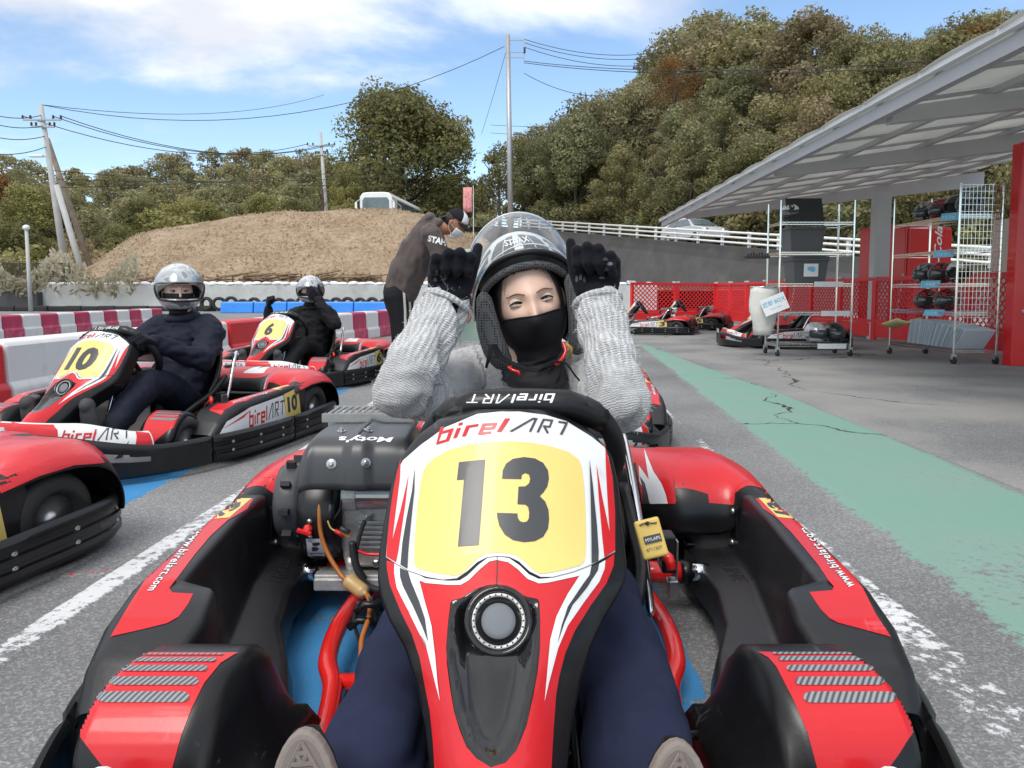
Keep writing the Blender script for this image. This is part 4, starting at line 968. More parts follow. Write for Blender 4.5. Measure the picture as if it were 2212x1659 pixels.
HM_SILVER = hel_mat('silver_graphic_helmet', [(0.45,0.46,0.47),(0.62,0.63,0.64),(0.22,0.22,0.23),(0.52,0.53,0.54)], 7.0, 0.28, 0.25)
HM_BLACK = hel_mat('black_helmet', [(0.012,0.012,0.014),(0.03,0.03,0.035)])
HM_RED = hel_mat('red_graphic_helmet', [(0.02,0.02,0.022),(0.45,0.02,0.03),(0.02,0.02,0.02),(0.35,0.35,0.36)], 8)
HM_WHITE = hel_mat('white_graphic_helmet', [(0.70,0.70,0.71),(0.03,0.03,0.035),(0.72,0.72,0.73)], 6)
HM_GREY = hel_mat('grey_black_helmet', [(0.03,0.03,0.035),(0.30,0.31,0.32),(0.03,0.03,0.035)], 7)
LINM = M('helmet_lining', (0.016,0.016,0.018), 0.9)
def helmet(loc, rot, mat, label, visor='down', vmat=None, group=None, lining=True, parent=None):
    t = thing('crash_helmet', label, 'helmet', loc, 0, group); t.rotation_euler = rot
    def lk(n, me, m):
        k = (n, m.name)
        if k not in CROWNCACHE:
            c = me.copy(); c.materials.clear(); c.materials.append(m); CROWNCACHE[k] = c
        o = bpy.data.objects.new(n, CROWNCACHE[k]); COL.objects.link(o); o.parent = t; return o
    lk('shell', H_SHELL, mat); lk('port_seal', H_RIM, BLK)
    if visor: lk('visor', H_VIS if visor == 'down' else H_VISUP, vmat or VISG)
    if lining: lk('lining', H_LIN, LINM)
    return t
# ================================================================== wire racks
def wire_rack(name, label, x0, x1, y0, y1, H_, levels, lips=0.03):
    t = thing(name, label, 'wire rack', (x0,y0,0)); w = x1-x0; d = y1-y0
    for (px,py) in ((0,0),(w,0),(0,d),(w,d)):
        m_ = MB(); m_.cyl((px,py,.11),(px,py,H_),0.0125,n=10); m_.obj('post', CHROME, t, smooth=False)
        c = MB(); c.cyl((px-.014,py,.045),(px+.014,py,.045),0.045,n=16); cs = c.obj('caster', RUB, t)
        c = MB(); c.box((px,py,.085),(0.05,0.03,0.06)); c.obj('caster_fork', GALV, t)
    for z in levels:
        m_ = MB()
        for zz in (z, z-.03):
            for a,b in (((0,0),(w,0)),((w,0),(w,d)),((w,d),(0,d)),((0,d),(0,0))): m_.bar((a[0],a[1],zz),(b[0],b[1],zz),0.006)
        n = int(w/0.03); 
        for k in range(1,n): m_.bar((w*k/n,0,z+.004),(w*k/n,d,z+.004),0.0035)
        n2 = int(max(w,d)/0.05)
        for k in range(n2):   # zig-zag truss of the edge
            for (a,b) in (((0,0),(w,0)),((0,0),(0,d))):
                p = Vector((a[0]+(b[0]-a[0])*k/n2, a[1]+(b[1]-a[1])*k/n2, z)); q = Vector((a[0]+(b[0]-a[0])*(k+.5)/n2, a[1]+(b[1]-a[1])*(k+.5)/n2, z-.03)); r_ = Vector((a[0]+(b[0]-a[0])*(k+1)/n2, a[1]+(b[1]-a[1])*(k+1)/n2, z))
                m_.bar(p,q,0.003); m_.bar(q,r_,0.003)
        m_.obj('shelf', CHROME, t, merge=False)
    return t
RA = Wz(1679,770); RB = Wz(1836,770); rx0, rx1, ry0 = RA.x, RB.x, RA.y
lv1 = [0.155,0.55,0.91,1.30,1.67]
wire_rack('wire_rack', 'chrome wire rack on casters with grey bins and a white bag', rx0, rx1, ry0, ry0+.46, 1.94, lv1)
sx0, sx1, sy0, sy1 = 4.93, 5.40, 8.50, 9.95
lv2 = [0.16,0.58,0.90,1.28,1.66]
rk2 = wire_rack('wire_rack', 'chrome wire rack on casters holding many helmets beside the red column', sx0, sx1, sy0, sy1, 2.0, lv2)
m_ = MB(); w = sx1-sx0
for k in range(12): m_.bar((w*k/11,-.016,.45),(w*k/11,-.016,1.98),0.004)
for k in range(22): m_.bar((0,-.02,.45+1.53*k/21),(w,-.02,.45+1.53*k/21),0.004)
m_.obj('end_grid', CHROME, rk2, merge=False)
BIN = M('grey_bin_plastic', (0.085,0.088,0.095), 0.45, var=0.06)
BINL = M('black_bin_lid', (0.025,0.026,0.028), 0.4, var=0.1)
LBLUE = M('blue_sign_card', (0.16,0.50,0.72), 0.55, var=0.05)
CARD = M('white_card', (0.78,0.79,0.80), 0.6, var=0.03)
def storage_bin(loc, label, open_lid):
    t = thing('storage_bin', label, 'bin', loc); m_ = MB()
    rows = [[Vector((sx*(0.19+.03*k), sy*(.16+.02*k), .30*k)) for sx,sy in ((-1,-1),(1,-1),(1,1),(-1,1))] for k in (0,1)]
    m_.grid(rows, closed=True); m_.f.append((3,2,1,0)); m_.obj('tub', BIN, t, solid=0.006)
    m_ = MB(); m_.box((0,-.185,.29),(0.46,0.03,0.03)); m_.box((0,.185,.29),(0.46,0.03,0.03)); m_.box((.222,0,.29),(0.03,0.34,0.03)); m_.box((-.222,0,.29),(0.03,0.34,0.03)); m_.obj('rim', BIN, t, bevel=0.006)
    m_ = MB(); m_.box((0,0,0),(0.46,0.37,0.025)); m_.box((0,0,.016),(0.40,0.31,0.012)); l = m_.obj('lid', BINL if open_lid else BIN, t, bevel=0.008)
    if open_lid: l.location = (0,-.06,.50); l.rotation_euler = (R(72),0,0)
    else: l.location = (0,0,.32)
    return t
cx = Wy(1728,600,ry0+.2).x
storage_bin((Wy(1733,545,ry0+.2).x, ry0+.22, 1.31), 'dark grey storage bin with black lid raised on the left rack', True)
b2 = storage_bin((Wy(1740,610,ry0+.2).x, ry0+.22, 0.92), 'grey lidded storage bin with white paper label on the left rack', False)
m_ = MB(); m_.add([Vector((-.09,-.186,.08)),Vector((.09,-.186,.08)),Vector((.09,-.192,.24)),Vector((-.09,-.192,.24))],[(0,1,2,3)]); lb = m_.obj('paper_label', CARD, b2, solid=0.002)
m_ = MB(); m_.ball((0,-.196,.18),(0.05,0.003,0.028),10,6); m_.ball((.02,-.196,.16),(0.03,0.003,0.02),10,6); m_.obj('blue_print', LBLUE, b2)
helmet((Wy(1712,465,ry0+.2).x, ry0+.25, 1.67+.125), (0,0,R(-50)), HM_WHITE, 'white and black helmet on the top shelf of the left rack', 'down')
helmet((Wy(1764,718,ry0+.15).x, ry0+.2, .16+.125), (0,0,R(22)), HM_SILVER, 'silver full face helmet on the bottom shelf of the left rack', 'down')
helmet((Wy(1806,718,ry0+.15).x, ry0+.2, .16+.125), (0,0,R(-5)), HM_BLACK, 'glossy black full face helmet beside the silver one on the left rack', 'down')
# white bag and sign
BAGM = M('white_canvas', (0.66,0.65,0.61), 0.85, var=0.08, vs=6, bump=0.3, bs=40)
p0 = Wy(1625,640,ry0); t = thing('laundry_bag', 'white canvas bag hanging open on the left end of the wire rack', 'bag', (Wy(1647,700,ry0).x, ry0-.02, 0.27))
m_ = MB(); rows = []
for k in range(9):
    z = 0.60*k/8; r = 0.10+0.06*min(1,k/4); rows.append([Vector(((r*1.05+.012*math.sin(3*a+k))*math.cos(a), (r*.8+.012*math.cos(2*a+k*.7))*math.sin(a), z)) for a in np.linspace(0,2*math.pi,20)[:-1]])
m_.grid(rows, closed=True); m_.f.append(tuple(range(18,-1,-1))); m_.obj('sack', BAGM, t, smooth=True, solid=0.004)
m_ = MB(); m_.tube([Vector((0.165*math.cos(a),0.13*math.sin(a),.60)) for a in np.linspace(0,6.283,24)[:-1]],0.008,6,closed=True); m_.obj('hoop', CHROME, t, smooth=True)
sg = thing('return_sign', 'tilted white card with blue Japanese lettering hung on the bag', 'sign', Wy(1673,657,ry0-.2)); sg.rotation_euler = (R(-8),R(-22),0)
m_ = MB(); m_.box((0,0,0),(0.31,0.006,0.21)); m_.obj('card', CARD, sg)
text_obj('lettering', '返却 BOX', LBLUE, sg, basis((0,-.005,.005),(1,0,0),(0,0,1)), size=0.066, offset=0.0015, align='CENTER')
text_obj('lettering', 'Return Box', LBLUE, sg, basis((0,-.005,-.055),(1,0,0),(0,0,1)), size=0.03, align='CENTER')
# white price strips on rack 1
for i,(x,y,wd_) in enumerate(((1790,614,.36),(1805,677,.36),(1797,748,.36))):
    p = Wy(x,y,ry0-.02); m_ = MB(); m_.box(p,(wd_,0.004,0.065)); tag(m_.obj('shelf_strip', CARD), 'blank white strip clipped to the left rack, %s from the top' % nth(i), 'label strip', 'white shelf strips')
TOOLM = M('black_tool', (0.02,0.02,0.02), 0.6)
p = Wy(1640,560,ry0); m_ = MB(); m_.box((p.x,ry0+.1,p.z+.03),(0.30,0.12,0.03)); 
for k in range(8): m_.cyl((p.x-.12+.035*k,ry0+.06,p.z+.01),(p.x-.12+.035*k,ry0+.06,p.z+.07+.01*(k%3)),0.012,n=6)
tag(m_.obj('tool_tray', TOOLM), 'small black tray of tools sticking out left of the left rack', 'tray')
# helmets on rack 2
hy = lambda y: (R(4),0,R(y))
for i,(x,y,Y,lev,mat,rz,lab,vis) in enumerate([
    (1972,455,9.6,1.66,HM_GREY,-60,'dark helmet with clear visor at the far end of the right rack top shelf','up'),
    (2012,450,9.25,1.66,HM_RED,-70,'red and white helmet on the top shelf of the right rack','down'),
    (2060,445,8.95,1.66,HM_BLACK,-40,'black helmet with its open face turned aside on the right rack top shelf',None),
    (2105,440,8.68,1.66,HM_GREY,-80,'grey helmet behind the wire grid on the right rack top shelf','down'),
    (1995,595,9.55,0.90,HM_GREY,-75,'black and silver helmet at the far end of the right rack middle shelf','down'),
    (2028,595,9.2,0.90,HM_RED,-75,'dark red helmet in the middle of the right rack middle shelf','down'),
    (2062,590,8.85,0.90,HM_WHITE,-20,'white helmet with open face on the right rack middle shelf',None),
    (1985,650,9.5,0.58,HM_RED,-70,'red and black helmet at the far end of the right rack lower shelf','down'),
    (2025,650,9.05,0.58,HM_RED,-75,'dark red striped helmet at the near part of the right rack lower shelf','down')]):
    helmet(((sx0+sx1)/2-.02, Y, lev+.128), (0,0,R(rz)), mat, lab, vis, group='helmets on the right rack')
# boards and folders on the bottom shelf
BOARD = M('pale_plastic_board', (0.60,0.66,0.72), 0.45, var=0.05)
YCARD = M('yellow_card', (0.72,0.62,0.30), 0.6, var=0.05)
bm_ = MB(); bm_.box((0,0,0.15),(0.34,0.007,0.30)); bo = bm_.obj('leaning_board', BOARD)
for i in range(22):
    o = bo if i == 0 else dup(bo); f = i/21
    o.location = ((sx0+sx1)/2-.01+rng.uniform(-.02,.02), 9.62-1.02*f, 0.172); o.rotation_euler = (R(10+34*f**1.5), 0, rng.uniform(-.03,.03))
    tag(o, 'pale blue board leaning at the bottom of the right rack, %s from far end' % nth(i), 'board', 'leaning boards on the right rack')
m_ = MB(); m_.grid([[Vector((sx0-.12+.34*a/6, 9.55+.4*b/4-.03*math.sin(a*.8), .52-.10*math.cos(a/6*2.2-1.0)*1.0-.02*b)) for a in range(7)] for b in range(5)]); tag(m_.obj('yellow_folder', YCARD, smooth=True, solid=0.02), 'bent yellow folder hanging over the end of the right rack', 'folder')
for i,(x,y,Y,ry) in enumerate(((2065,468,8.62,0),(2045,548,8.75,-14),(2022,614,9.0,-4),(2030,676,8.9,-30))):
    p = Wy(x,y,Y); p.x = sx0-.02; s_ = thing('shelf_sign', 'blue shelf sign with white lettering on the right rack, %s from the top' % nth(i), 'sign', p, 0, 'blue shelf signs'); s_.rotation_euler = (R(ry),0,R(-62))
    m_ = MB(); m_.box((0,0,0),(0.24,0.004,0.085)); m_.obj('card', LBLUE, s_); text_obj('lettering', ['フルフェイス','ジェット','子供用','レンタル'][i], LOGOW, s_, basis((0,-.0035,-.018),(1,0,0),(0,0,1)), size=0.042, align='CENTER')
# ================================================================== rental kart
KRED = M('red_kart_sticker', (0.60,0.013,0.020), 0.32, var=0.06, vs=9, bump=0.02, bs=120, coat=0.15, rv=0.08, scr=((0.62,0.10,0.11),0.40,0.5), spec=0.4)
KWHT = M('white_kart_sticker', (0.74,0.75,0.75), 0.32, var=0.04, vs=10, coat=0.2, dirt=((0.50,0.49,0.46),16,0.60,0.5))
KYEL = M('yellow_number_plate', (0.79,0.60,0.18), 0.42, var=0.05, vs=7, coat=0.2, dirt=((0.60,0.45,0.13),30,0.68,0.35))
KDRK = M('charcoal_print', (0.042,0.045,0.05), 0.34, var=0.06, coat=0.15)
KGLO = M('gloss_black_panel', (0.008,0.008,0.009), 0.09, var=0.15, vs=20, coat=0.3, rv=0.03)
KBLK = M('black_rotomoulded_plastic', (0.0075,0.0075,0.0085), 0.33, var=0.3, vs=10, bump=0.035, bs=420, rv=0.09, dirt=((0.04,0.04,0.042),22,0.66,0.3), spec=0.42, scr=((0.075,0.075,0.078),0.39,0.55))
KGRY = M('dark_grey_engine_cover', (0.055,0.057,0.062), 0.36, var=0.08, vs=8, bump=0.03, bs=400)
KFRM = M('red_frame_paint', (0.70,0.015,0.012), 0.25, var=0.05, coat=0.4)
KALU = M('cast_aluminium', (0.52,0.515,0.50), 0.42, 0.55, var=0.15, vs=30, bump=0.15, bs=90, dirt=((0.08,0.075,0.07),25,0.58,0.6))
KSTL = M('bare_steel', (0.50,0.50,0.49), 0.3, 0.9, var=0.08, vs=20)
KTNK = M('cream_fuel_tank', (0.60,0.57,0.48), 0.5, var=0.06, vs=8)
KORG = M('orange_fuel_hose', (0.40,0.13,0.025), 0.35, var=0.15, vs=20)
KFIL = M('amber_fuel_filter', (0.52,0.34,0.15), 0.3, var=0.1)
KTRY = M('black_footwell_plastic', (0.011,0.011,0.013), 0.40, var=0.25, vs=7, bump=0.05, bs=300, dirt=((0.06,0.06,0.06),9,0.56,0.5))
TYR = M('slick_tyre', (0.024,0.024,0.025), 0.62, var=0.2, vs=14, bump=0.12, bs=70)
def carbon():
    m, nt, b = nodes_of('carbon_weave_print'); N = nt.nodes; L = nt.links
    tc = N.new('ShaderNodeTexCoord'); mp = N.new('ShaderNodeMapping'); mp.inputs['Rotation'].default_value = (0,0,R(38)); L.new(tc.outputs['Object'], mp.inputs[0])
    w = N.new('ShaderNodeTexWave'); w.inputs['Scale'].default_value = 46; w.inputs['Distortion'].default_value = 0.6; L.new(mp.outputs[0], w.inputs['Vector'])
    r = N.new('ShaderNodeValToRGB'); r.color_ramp.elements[0].color = (0.045,0.05,0.055,1); r.color_ramp.elements[1].color = (0.30,0.31,0.33,1)
    L.new(w.outputs['Fac'], r.inputs[0]); L.new(r.outputs[0], b.inputs['Base Color']); b.inputs['Roughness'].default_value = 0.3
    return m
CARB = carbon()
K0 = Vector((-0.02, 1.10, 0))
KCAM = CAMP - K0
def pxray(x, y): return KCAM, ray(x, y).normalized()
def c3(P): return [(783+x*.2929, 783+y*.2929) for x,y in P]
def c4(P): return [(729+x*.3418, 1161+y*.3418) for x,y in P]
def c5(P): return [(1296+x*.4792, 864+y*.4792) for x,y in P]      # right quarter
def c1(P): return [(x*.3418, 810+y*.3418) for x,y in P]            # left quarter (0,1500)-(1400,2550)
def c2(P): return [(x*.3906, 1242+y*.3906) for x,y in P]           # (0,2300)-(1600,3072)
def mirx(P, cx=1074.0): return [(2*cx-x, y) for x,y in P]
def flat_bm(polys=None, mesh=None, f2=None):
    bm = bmesh.new()
    if mesh is not None:
        bm.from_mesh(mesh)
        for v in bm.verts: a = f2(v.co.x, v.co.y); v.co = Vector((a[0],a[1],0))
    for P in polys or []:
        vs = [bm.verts.new((x,y,0)) for x,y in P]
        try: bm.faces.new(vs)
        except ValueError: pass
    bm.normal_update(); bmesh.ops.triangulate(bm, faces=bm.faces[:], quad_method='BEAUTY', ngon_method='EAR_CLIP')
    return bm
def wrap(name, bm, bvh, rayfn, mat, parent, off=0.0012, step=14.0):
    """cut a flat outline into small cells and lay it on a surface as a thin sticker"""
    xs = [v.co.x for v in bm.verts]; ys = [v.co.y for v in bm.verts]
    for lo, hi, ax in ((min(xs),max(xs),0),(min(ys),max(ys),1)):
        k = math.ceil(lo/step)*step
        while k < hi:
            co = Vector((k,0,0)) if ax == 0 else Vector((0,k,0)); no = Vector((1,0,0)) if ax == 0 else Vector((0,1,0))
            bmesh.ops.bisect_plane(bm, geom=bm.verts[:]+bm.edges[:]+bm.faces[:], plane_co=co, plane_no=no, dist=1e-6); k += step
    bad = []
    for v in bm.verts:
        o, d = rayfn(v.co.x, v.co.y); hit = bvh.ray_cast(o, d)
        if hit[0] is None: bad.append(v); continue
        n = hit[1] if hit[1].dot(d) < 0 else -hit[1]
        v.co = hit[0] + n*off
    if bad: bmesh.ops.delete(bm, geom=bad, context='VERTS')
    me = bpy.data.meshes.new(name); bm.normal_update(); bm.to_mesh(me); bm.free()
    me.polygons.foreach_set('use_smooth',[True]*len(me.polygons))
    return link(name, me, mat, parent)
def decal(name, polys, bvh, mat, parent, off=0.0012, rayfn=pxray, step=14.0):
    return wrap(name, flat_bm(polys), bvh, rayfn, mat, parent, off, step)
def text_decal(name, s, f2, bvh, mat, parent, off=0.002, rayfn=pxray, step=14.0, **kw):
    me = text_mesh(s, **kw); bm = flat_bm(mesh=me, f2=f2); bpy.data.meshes.remove(me)
    return wrap(name, bm, bvh, rayfn, mat, parent, off, step)
# ---- the maker's lettering as strokes: unit cap height, italic shear added by the mapping
GLY = {'b':(0.62,[[(0,1),(0,0),(.5,0),(.5,.62),(.1,.62)]]), 'i':(0.16,[[(0,0),(0,.62)],[(0,.80),(0,.97)]]), 'r':(0.46,[[(0,0),(0,.62),(.42,.62)]]),
       'e':(0.62,[[(.5,0),(0,0),(0,.62),(.5,.62),(.5,.32),(.1,.32)]]), 'l':(0.18,[[(0,1),(0,0)]]),
       'A':(0.74,[[(-.12,0),(.42,1),(.58,1),(.58,0)]]), 'R':(0.68,[[(0,0),(0,1),(.52,1),(.52,.5),(.12,.5)],[(.24,.42),(.58,0)]]), 'T':(0.7,[[(0,.95),(.78,.95)],[(.39,.86),(.39,0)]])}
def ribbon(P, w):
    P = [Vector((x,y)) for x,y in P]; L_ = []; R_ = []
    for i,p in enumerate(P):
        d0 = (p-P[i-1]).normalized() if i > 0 else None; d1 = (P[i+1]-p).normalized() if i < len(P)-1 else None
        if d0 is None: n = Vector((-d1.y,d1.x)); k = 1
        elif d1 is None: n = Vector((-d0.y,d0.x)); k = 1
        else:
            n = (Vector((-d0.y,d0.x))+Vector((-d1.y,d1.x))); n = n.normalized() if n.length > 1e-6 else Vector((-d0.y,d0.x)); k = 1/max(0.45, n.dot(Vector((-d0.y,d0.x))))
        L_.append(p+n*w*k); R_.append(p-n*w*k)
    return [[tuple(L_[i]),tuple(R_[i]),tuple(R_[i+1]),tuple(L_[i+1])] for i in range(len(P)-1)]
def logo_polys(which):
    x = 0; red = []; blk = []
    for ch in 'birelART':
        adv, st = GLY[ch]; w = 0.085 if ch.islower() else 0.062
        for P in st:
            for q in ribbon([(x+a+(0.0 if ch.islower() else .10), b) for a,b in P], w): (red if ch.islower() else blk).append(q)
        x += adv + 0.21 + (0.02 if ch.isupper() else 0)
    return {'red':red,'blk':blk,'all':red+blk}[which], x-0.2
LOGO_W = logo_polys('all')[1]
def logo(f2, bvh, parent, mats=None, off=0.002, rayfn=pxray, step=14.0, shadow=None):
    """f2 maps (0..1 along, 0..1 up) to the drawing plane; slanted letters"""
    g = lambda P: [f2((a+0.22*b)/LOGO_W, b) for a,b in P]
    out = []
    for w, m in zip(('red','blk'), mats or (KRED, KDRK)):
        polys = [g(P) for P in logo_polys(w)[0]]
        if not polys: continue
        out.append(decal('maker_lettering', polys, bvh, m, parent, off, rayfn, step))
    return out
def lerp_pts(T, x):
    if x <= T[0][0]: return T[0][1]
    for (a,b),(c,d) in zip(T,T[1:]):
        if x <= c: return b+(d-b)*(x-a)/(c-a)
    return T[-1][1]
def inpoly(P, x, y):
    c = False; n = len(P)
    for i in range(n):
        (x1,y1),(x2,y2) = P[i],P[i-1]
        if (y1>y) != (y2>y) and x < (x2-x1)*(y-y1)/(y2-y1)+x1: c = not c
    return c
def dist_poly(P, x, y):
    d = 1e9
    for i in range(len(P)):
        ax,ay = P[i-1]; bx,by = P[i]; L2 = (bx-ax)**2+(by-ay)**2; t = max(0,min(1,((x-ax)*(bx-ax)+(y-ay)*(by-ay))/L2)) if L2 else 0
        d = min(d, math.hypot(x-ax-t*(bx-ax), y-ay-t*(by-ay)))
    return d
kart = thing('rental_kart', '', 'kart', K0)
def sym(fn):
    for s in (-1,1): fn(s)
# ---------------------------------------------------------------- front number shield
XL = [(885,1010),(892,985),(905,950),(921,930),(940,905),(959,890),(1000,859),(1061,844),(1120,833),(1193,821),(1252,818),(1290,824),(1339,842),(1400,876),(1486,903),(1571,920),(1659,929),(1850,935),(2050,945),(2200,965),(2300,995),(2360,1030)]
XR = [(885,1190),(892,1205),(906,1232),(921,1258),(941,1285),(982,1319),(1047,1334),(1134,1342),(1222,1352),(1260,1346),(1290,1332),(1339,1302),(1400,1275),(1469,1254),(1571,1233),(1659,1224),(1850,1212),(2050,1202),(2200,1180),(2300,1150),(2360,1115)]
DEP = [(885,1.165),(960,1.14),(1050,1.10),(1200,1.035),(1300,.985),(1450,.90),(1659,.80),(1850,.73),(2050,.685),(2250,.66),(2360,.655)]
RECESS = c4([(725,405),(790,385),(840,350),(920,312),(1010,300),(1090,310),(1150,345),(1200,385),(1270,395),(1280,500),(1278,700),(1250,900),(1190,1200),(1130,1350),(1060,1430),(960,1457),(880,1400),(820,1330),(740,1100),(690,740),(700,550)])
LC = (1077,1342)
ROWS = sorted(set([885,888,892,898,905,913,921,930,940,950,960,975]+list(range(990,1700,9))+list(range(1700,2300,30))+[2300,2330,2350,2360]))
NU = 84
def shield_pt(y, u, back=0.0, grow=1.0):
    xl, xr = lerp_pts(XL,y), lerp_pts(XR,y); cx = (xl+xr)/2; x = cx + u*grow*(xr-xl)/2
    Y = lerp_pts(DEP,y) + 0.050*abs(u)**2.4 + 0.012*u*u + back
    if inpoly(RECESS, x, y):
        d = dist_poly(RECESS, x, y); lamp = math.hypot(x-LC[0], y-LC[1])
        t = min(1, d/52); t = t*t*(3-2*t); dep = 0.032*t*(0.35+0.65*min(1,max(0,(1659-y)/330)))
        Y += dep
    return Wy(x, y, Y) - K0
rows = []
for y in ROWS:
    rows.append([shield_pt(y, 1.0, 0.075, 0.955), shield_pt(y, 1.0, 0.05, 1.0), shield_pt(y, 1.0, 0.012, 1.012)]); rows[-1] = rows[-1][:2]
m_ = MB(); rr_ = []
for y in ROWS:
    us_ = [-1+2*k/NU for k in range(NU+1)]
    row = [shield_pt(y,-1,0.07,0.95), shield_pt(y,-1,0.035,1.005), shield_pt(y,-1,0.010,1.008)] + [shield_pt(y,u) for u in us_] + [shield_pt(y,1,0.010,1.008), shield_pt(y,1,0.035,1.005), shield_pt(y,1,0.07,0.95)]
    rr_.append(row)
top = [p+Vector((0,0.03,-0.004)) for p in rr_[0]]; top2 = [p+Vector((0,0.06,-0.02)) for p in rr_[0]]
bot = [p+Vector((0,0.03,-0.012)) for p in rr_[-1]]; bot2 = [p+Vector((0,0.08,0.0)) for p in rr_[-1]]
m_.grid([top2,top]+rr_+[bot,bot2]); shield = m_.obj('number_shield', KBLK, kart, smooth=True, merge=False); SH_BVH = bvh_of(shield)
GLOSSP = [RECESS]
decal('gloss_scoop', GLOSSP, SH_BVH, KGLO, shield, 0.0006)
WHITEUP = c3([(1150,362),(1000,366),(850,382),(610,482),(430,612),(300,726),(262,800),(232,940),(205,1120),(184,1330),(178,1437),(245,1481),(340,1536),(480,1586),(600,1606),(700,1596),(780,1541),(850,1476),(920,1441),(995,1431),(1080,1438),(1150,1471),(1230,1546),(1310,1586),(1400,1586),(1550,1546),(1700,1486),(1860,1396),(1860,1100),(1842,850),(1812,700),(1783,628),(1690,552),(1500,436),(1350,390)])
decal('white_sticker', [WHITEUP], SH_BVH, KWHT, shield, 0.0010)
YEL = c3([(480,760),(530,710),(640,650),(800,605),(950,588),(1100,583),(1250,595),(1400,625),(1520,665),(1590,715),(1615,780),(1630,900),(1640,1100),(1645,1300),(1640,1430),(1630,1475),(1600,1500),(1450,1540),(1350,1560),(1305,1560),(1260,1535),(1180,1460),(1120,1420),(1000,1403),(900,1420),(840,1455),(770,1530),(720,1570),(670,1575),(560,1560),(430,1530),(395,1510),(385,1480),(390,1300),(405,1100),(430,900),(455,800)])
decal('number_plate', [YEL], SH_BVH, KYEL, shield, 0.0018)
REDU = [c3([(287,715),(280,860),(252,1080),(225,1310),(285,1090),(345,830),(318,1060),(268,1400),(252,1476),(182,1434),(186,1330),(206,1120),(232,940),(262,800)]), c3([(1787,634),(1790,760),(1802,1000),(1818,1250),(1765,1000),(1722,752),(1738,1000),(1765,1300),(1780,1440),(1858,1390),(1858,1100),(1840,850),(1810,704)])]
for q in REDU: decal('red_side_flash', [q], SH_BVH, KRED, shield, 0.0016)
DRKU = [c3([(392,780),(388,950),(362,1200),(343,1400),(338,1528),(287,1496),(302,1330),(332,1150),(372,950)]), c3([(1668,715),(1692,900),(1722,1200),(1735,1400),(1733,1468),(1683,1486),(1682,1300),(1676,1000)]),
        c4([(400,195),(452,218),(470,280),(520,400),(560,520),(580,660),(540,560),(480,430),(420,310),(402,250)]), c4([(1598,188),(1648,168),(1640,210),(1570,320),(1480,430),(1430,540),(1385,670),(1410,560),(1450,440),(1530,320),(1588,240)])]
for q in DRKU: decal('charcoal_stripe', [q], SH_BVH, KDRK, shield, 0.0026)
REDL = [c4([(1008,146),(960,156),(900,206),(830,276),(780,304),(700,304),(560,291),(510,268),(450,222),(365,158),(314,148),(316,200),(334,300),(404,470),(474,610),(524,760),(559,950),(589,1100),(609,1300),(618,1457),(640,1900),(680,2500),(760,2900),(975,3150),(968,1457),(880,1400),(820,1330),(780,1230),(740,1100),(715,950),(695,800),(690,700),(700,550),(715,420),(725,400),(790,382),(840,347),(900,318),(950,305),(1005,298)]),
        c4([(1012,146),(1080,161),(1140,206),(1200,266),(1270,294),(1330,289),(1520,246),(1690,146),(1747,104),(1742,180),(1697,290),(1597,430),(1497,590),(1437,730),(1397,880),(1377,1000),(1362,1200),(1347,1457),(1320,1900),(1280,2500),(1190,2900),(975,3150),(968,1457),(1060,1430),(1130,1350),(1190,1200),(1235,1000),(1262,850),(1278,700),(1280,500),(1275,410),(1265,392),(1190,375),(1130,335),(1070,306),(1010,298)])]
decal('red_lower_sticker', REDL, SH_BVH, KRED, shield, 0.0012)
WHTL = [c4([(365,156),(450,196),(520,266),(560,420),(600,560),(625,760),(640,920),(655,1035),(620,900),(570,700),(510,580),(440,440),(380,320),(364,230)]), c4([(1688,146),(1530,238),(1450,360),(1380,500),(1340,650),(1320,850),(1302,1040),(1330,920),(1390,700),(1450,560),(1560,400),(1650,280),(1683,200)]),
        c4([(365,156),(450,222),(510,268),(560,291),(700,304),(780,304),(830,276),(900,206),(960,156),(1008,146),(1080,161),(1140,206),(1200,266),(1270,294),(1330,289),(1520,246),(1600,198),(1600,170),(1500,215),(1330,262),(1270,266),(1210,238),(1150,180),(1085,135),(1010,122),(950,132),(890,180),(820,248),(775,276),(700,278),(560,262),(450,200)])]
decal('white_lower_flash', WHTL, SH_BVH, KWHT, shield, 0.0021)
BASE = [(0,(548,602)),(.16,(700,556)),(.32,(862,527)),(.47,(1000,514)),(.62,(1200,510)),(.78,(1330,522)),(.92,(1425,531)),(1.0,(1500,540))]
def arc(t, h):
    bx = lerp_pts([(a,b[0]) for a,b in BASE], t); by = lerp_pts([(a,b[1]) for a,b in BASE], t)
    tx, ty = lerp_pts([(0,8),(.5,14),(1,10)],t), lerp_pts([(0,-112),(.3,-104),(.5,-98),(1,-92)],t)
    return c3([(bx+tx*h, by+ty*h)])[0]
logo(arc, SH_BVH, shield, off=0.0022)
D1 = c3([(715,740),(907,720),(860,1352),(707,1362),(752,868),(700,872)])
D3 = c3([(1030,862),(1035,800),(1060,750),(1110,715),(1190,702),(1270,712),(1330,745),(1365,800),(1372,860),(1360,920),(1330,965),(1305,990),(1345,1030),(1368,1090),(1373,1160),(1365,1230),(1330,1290),(1270,1322),(1190,1330),(1110,1315),(1050,1275),(1010,1210),(995,1150),(992,1113),(1142,1118),(1145,1150),(1160,1175),(1185,1183),(1210,1178),(1225,1155),(1228,1110),(1220,1070),(1200,1053),(1142,1050),(1150,920),(1200,918),(1228,895),(1235,860),(1225,830),(1200,820),(1175,832),(1170,865)])
NUM13 = decal('race_number', [D1, D3], SH_BVH, KDRK, shield, 0.0026); NUM13.name = 'race_number'
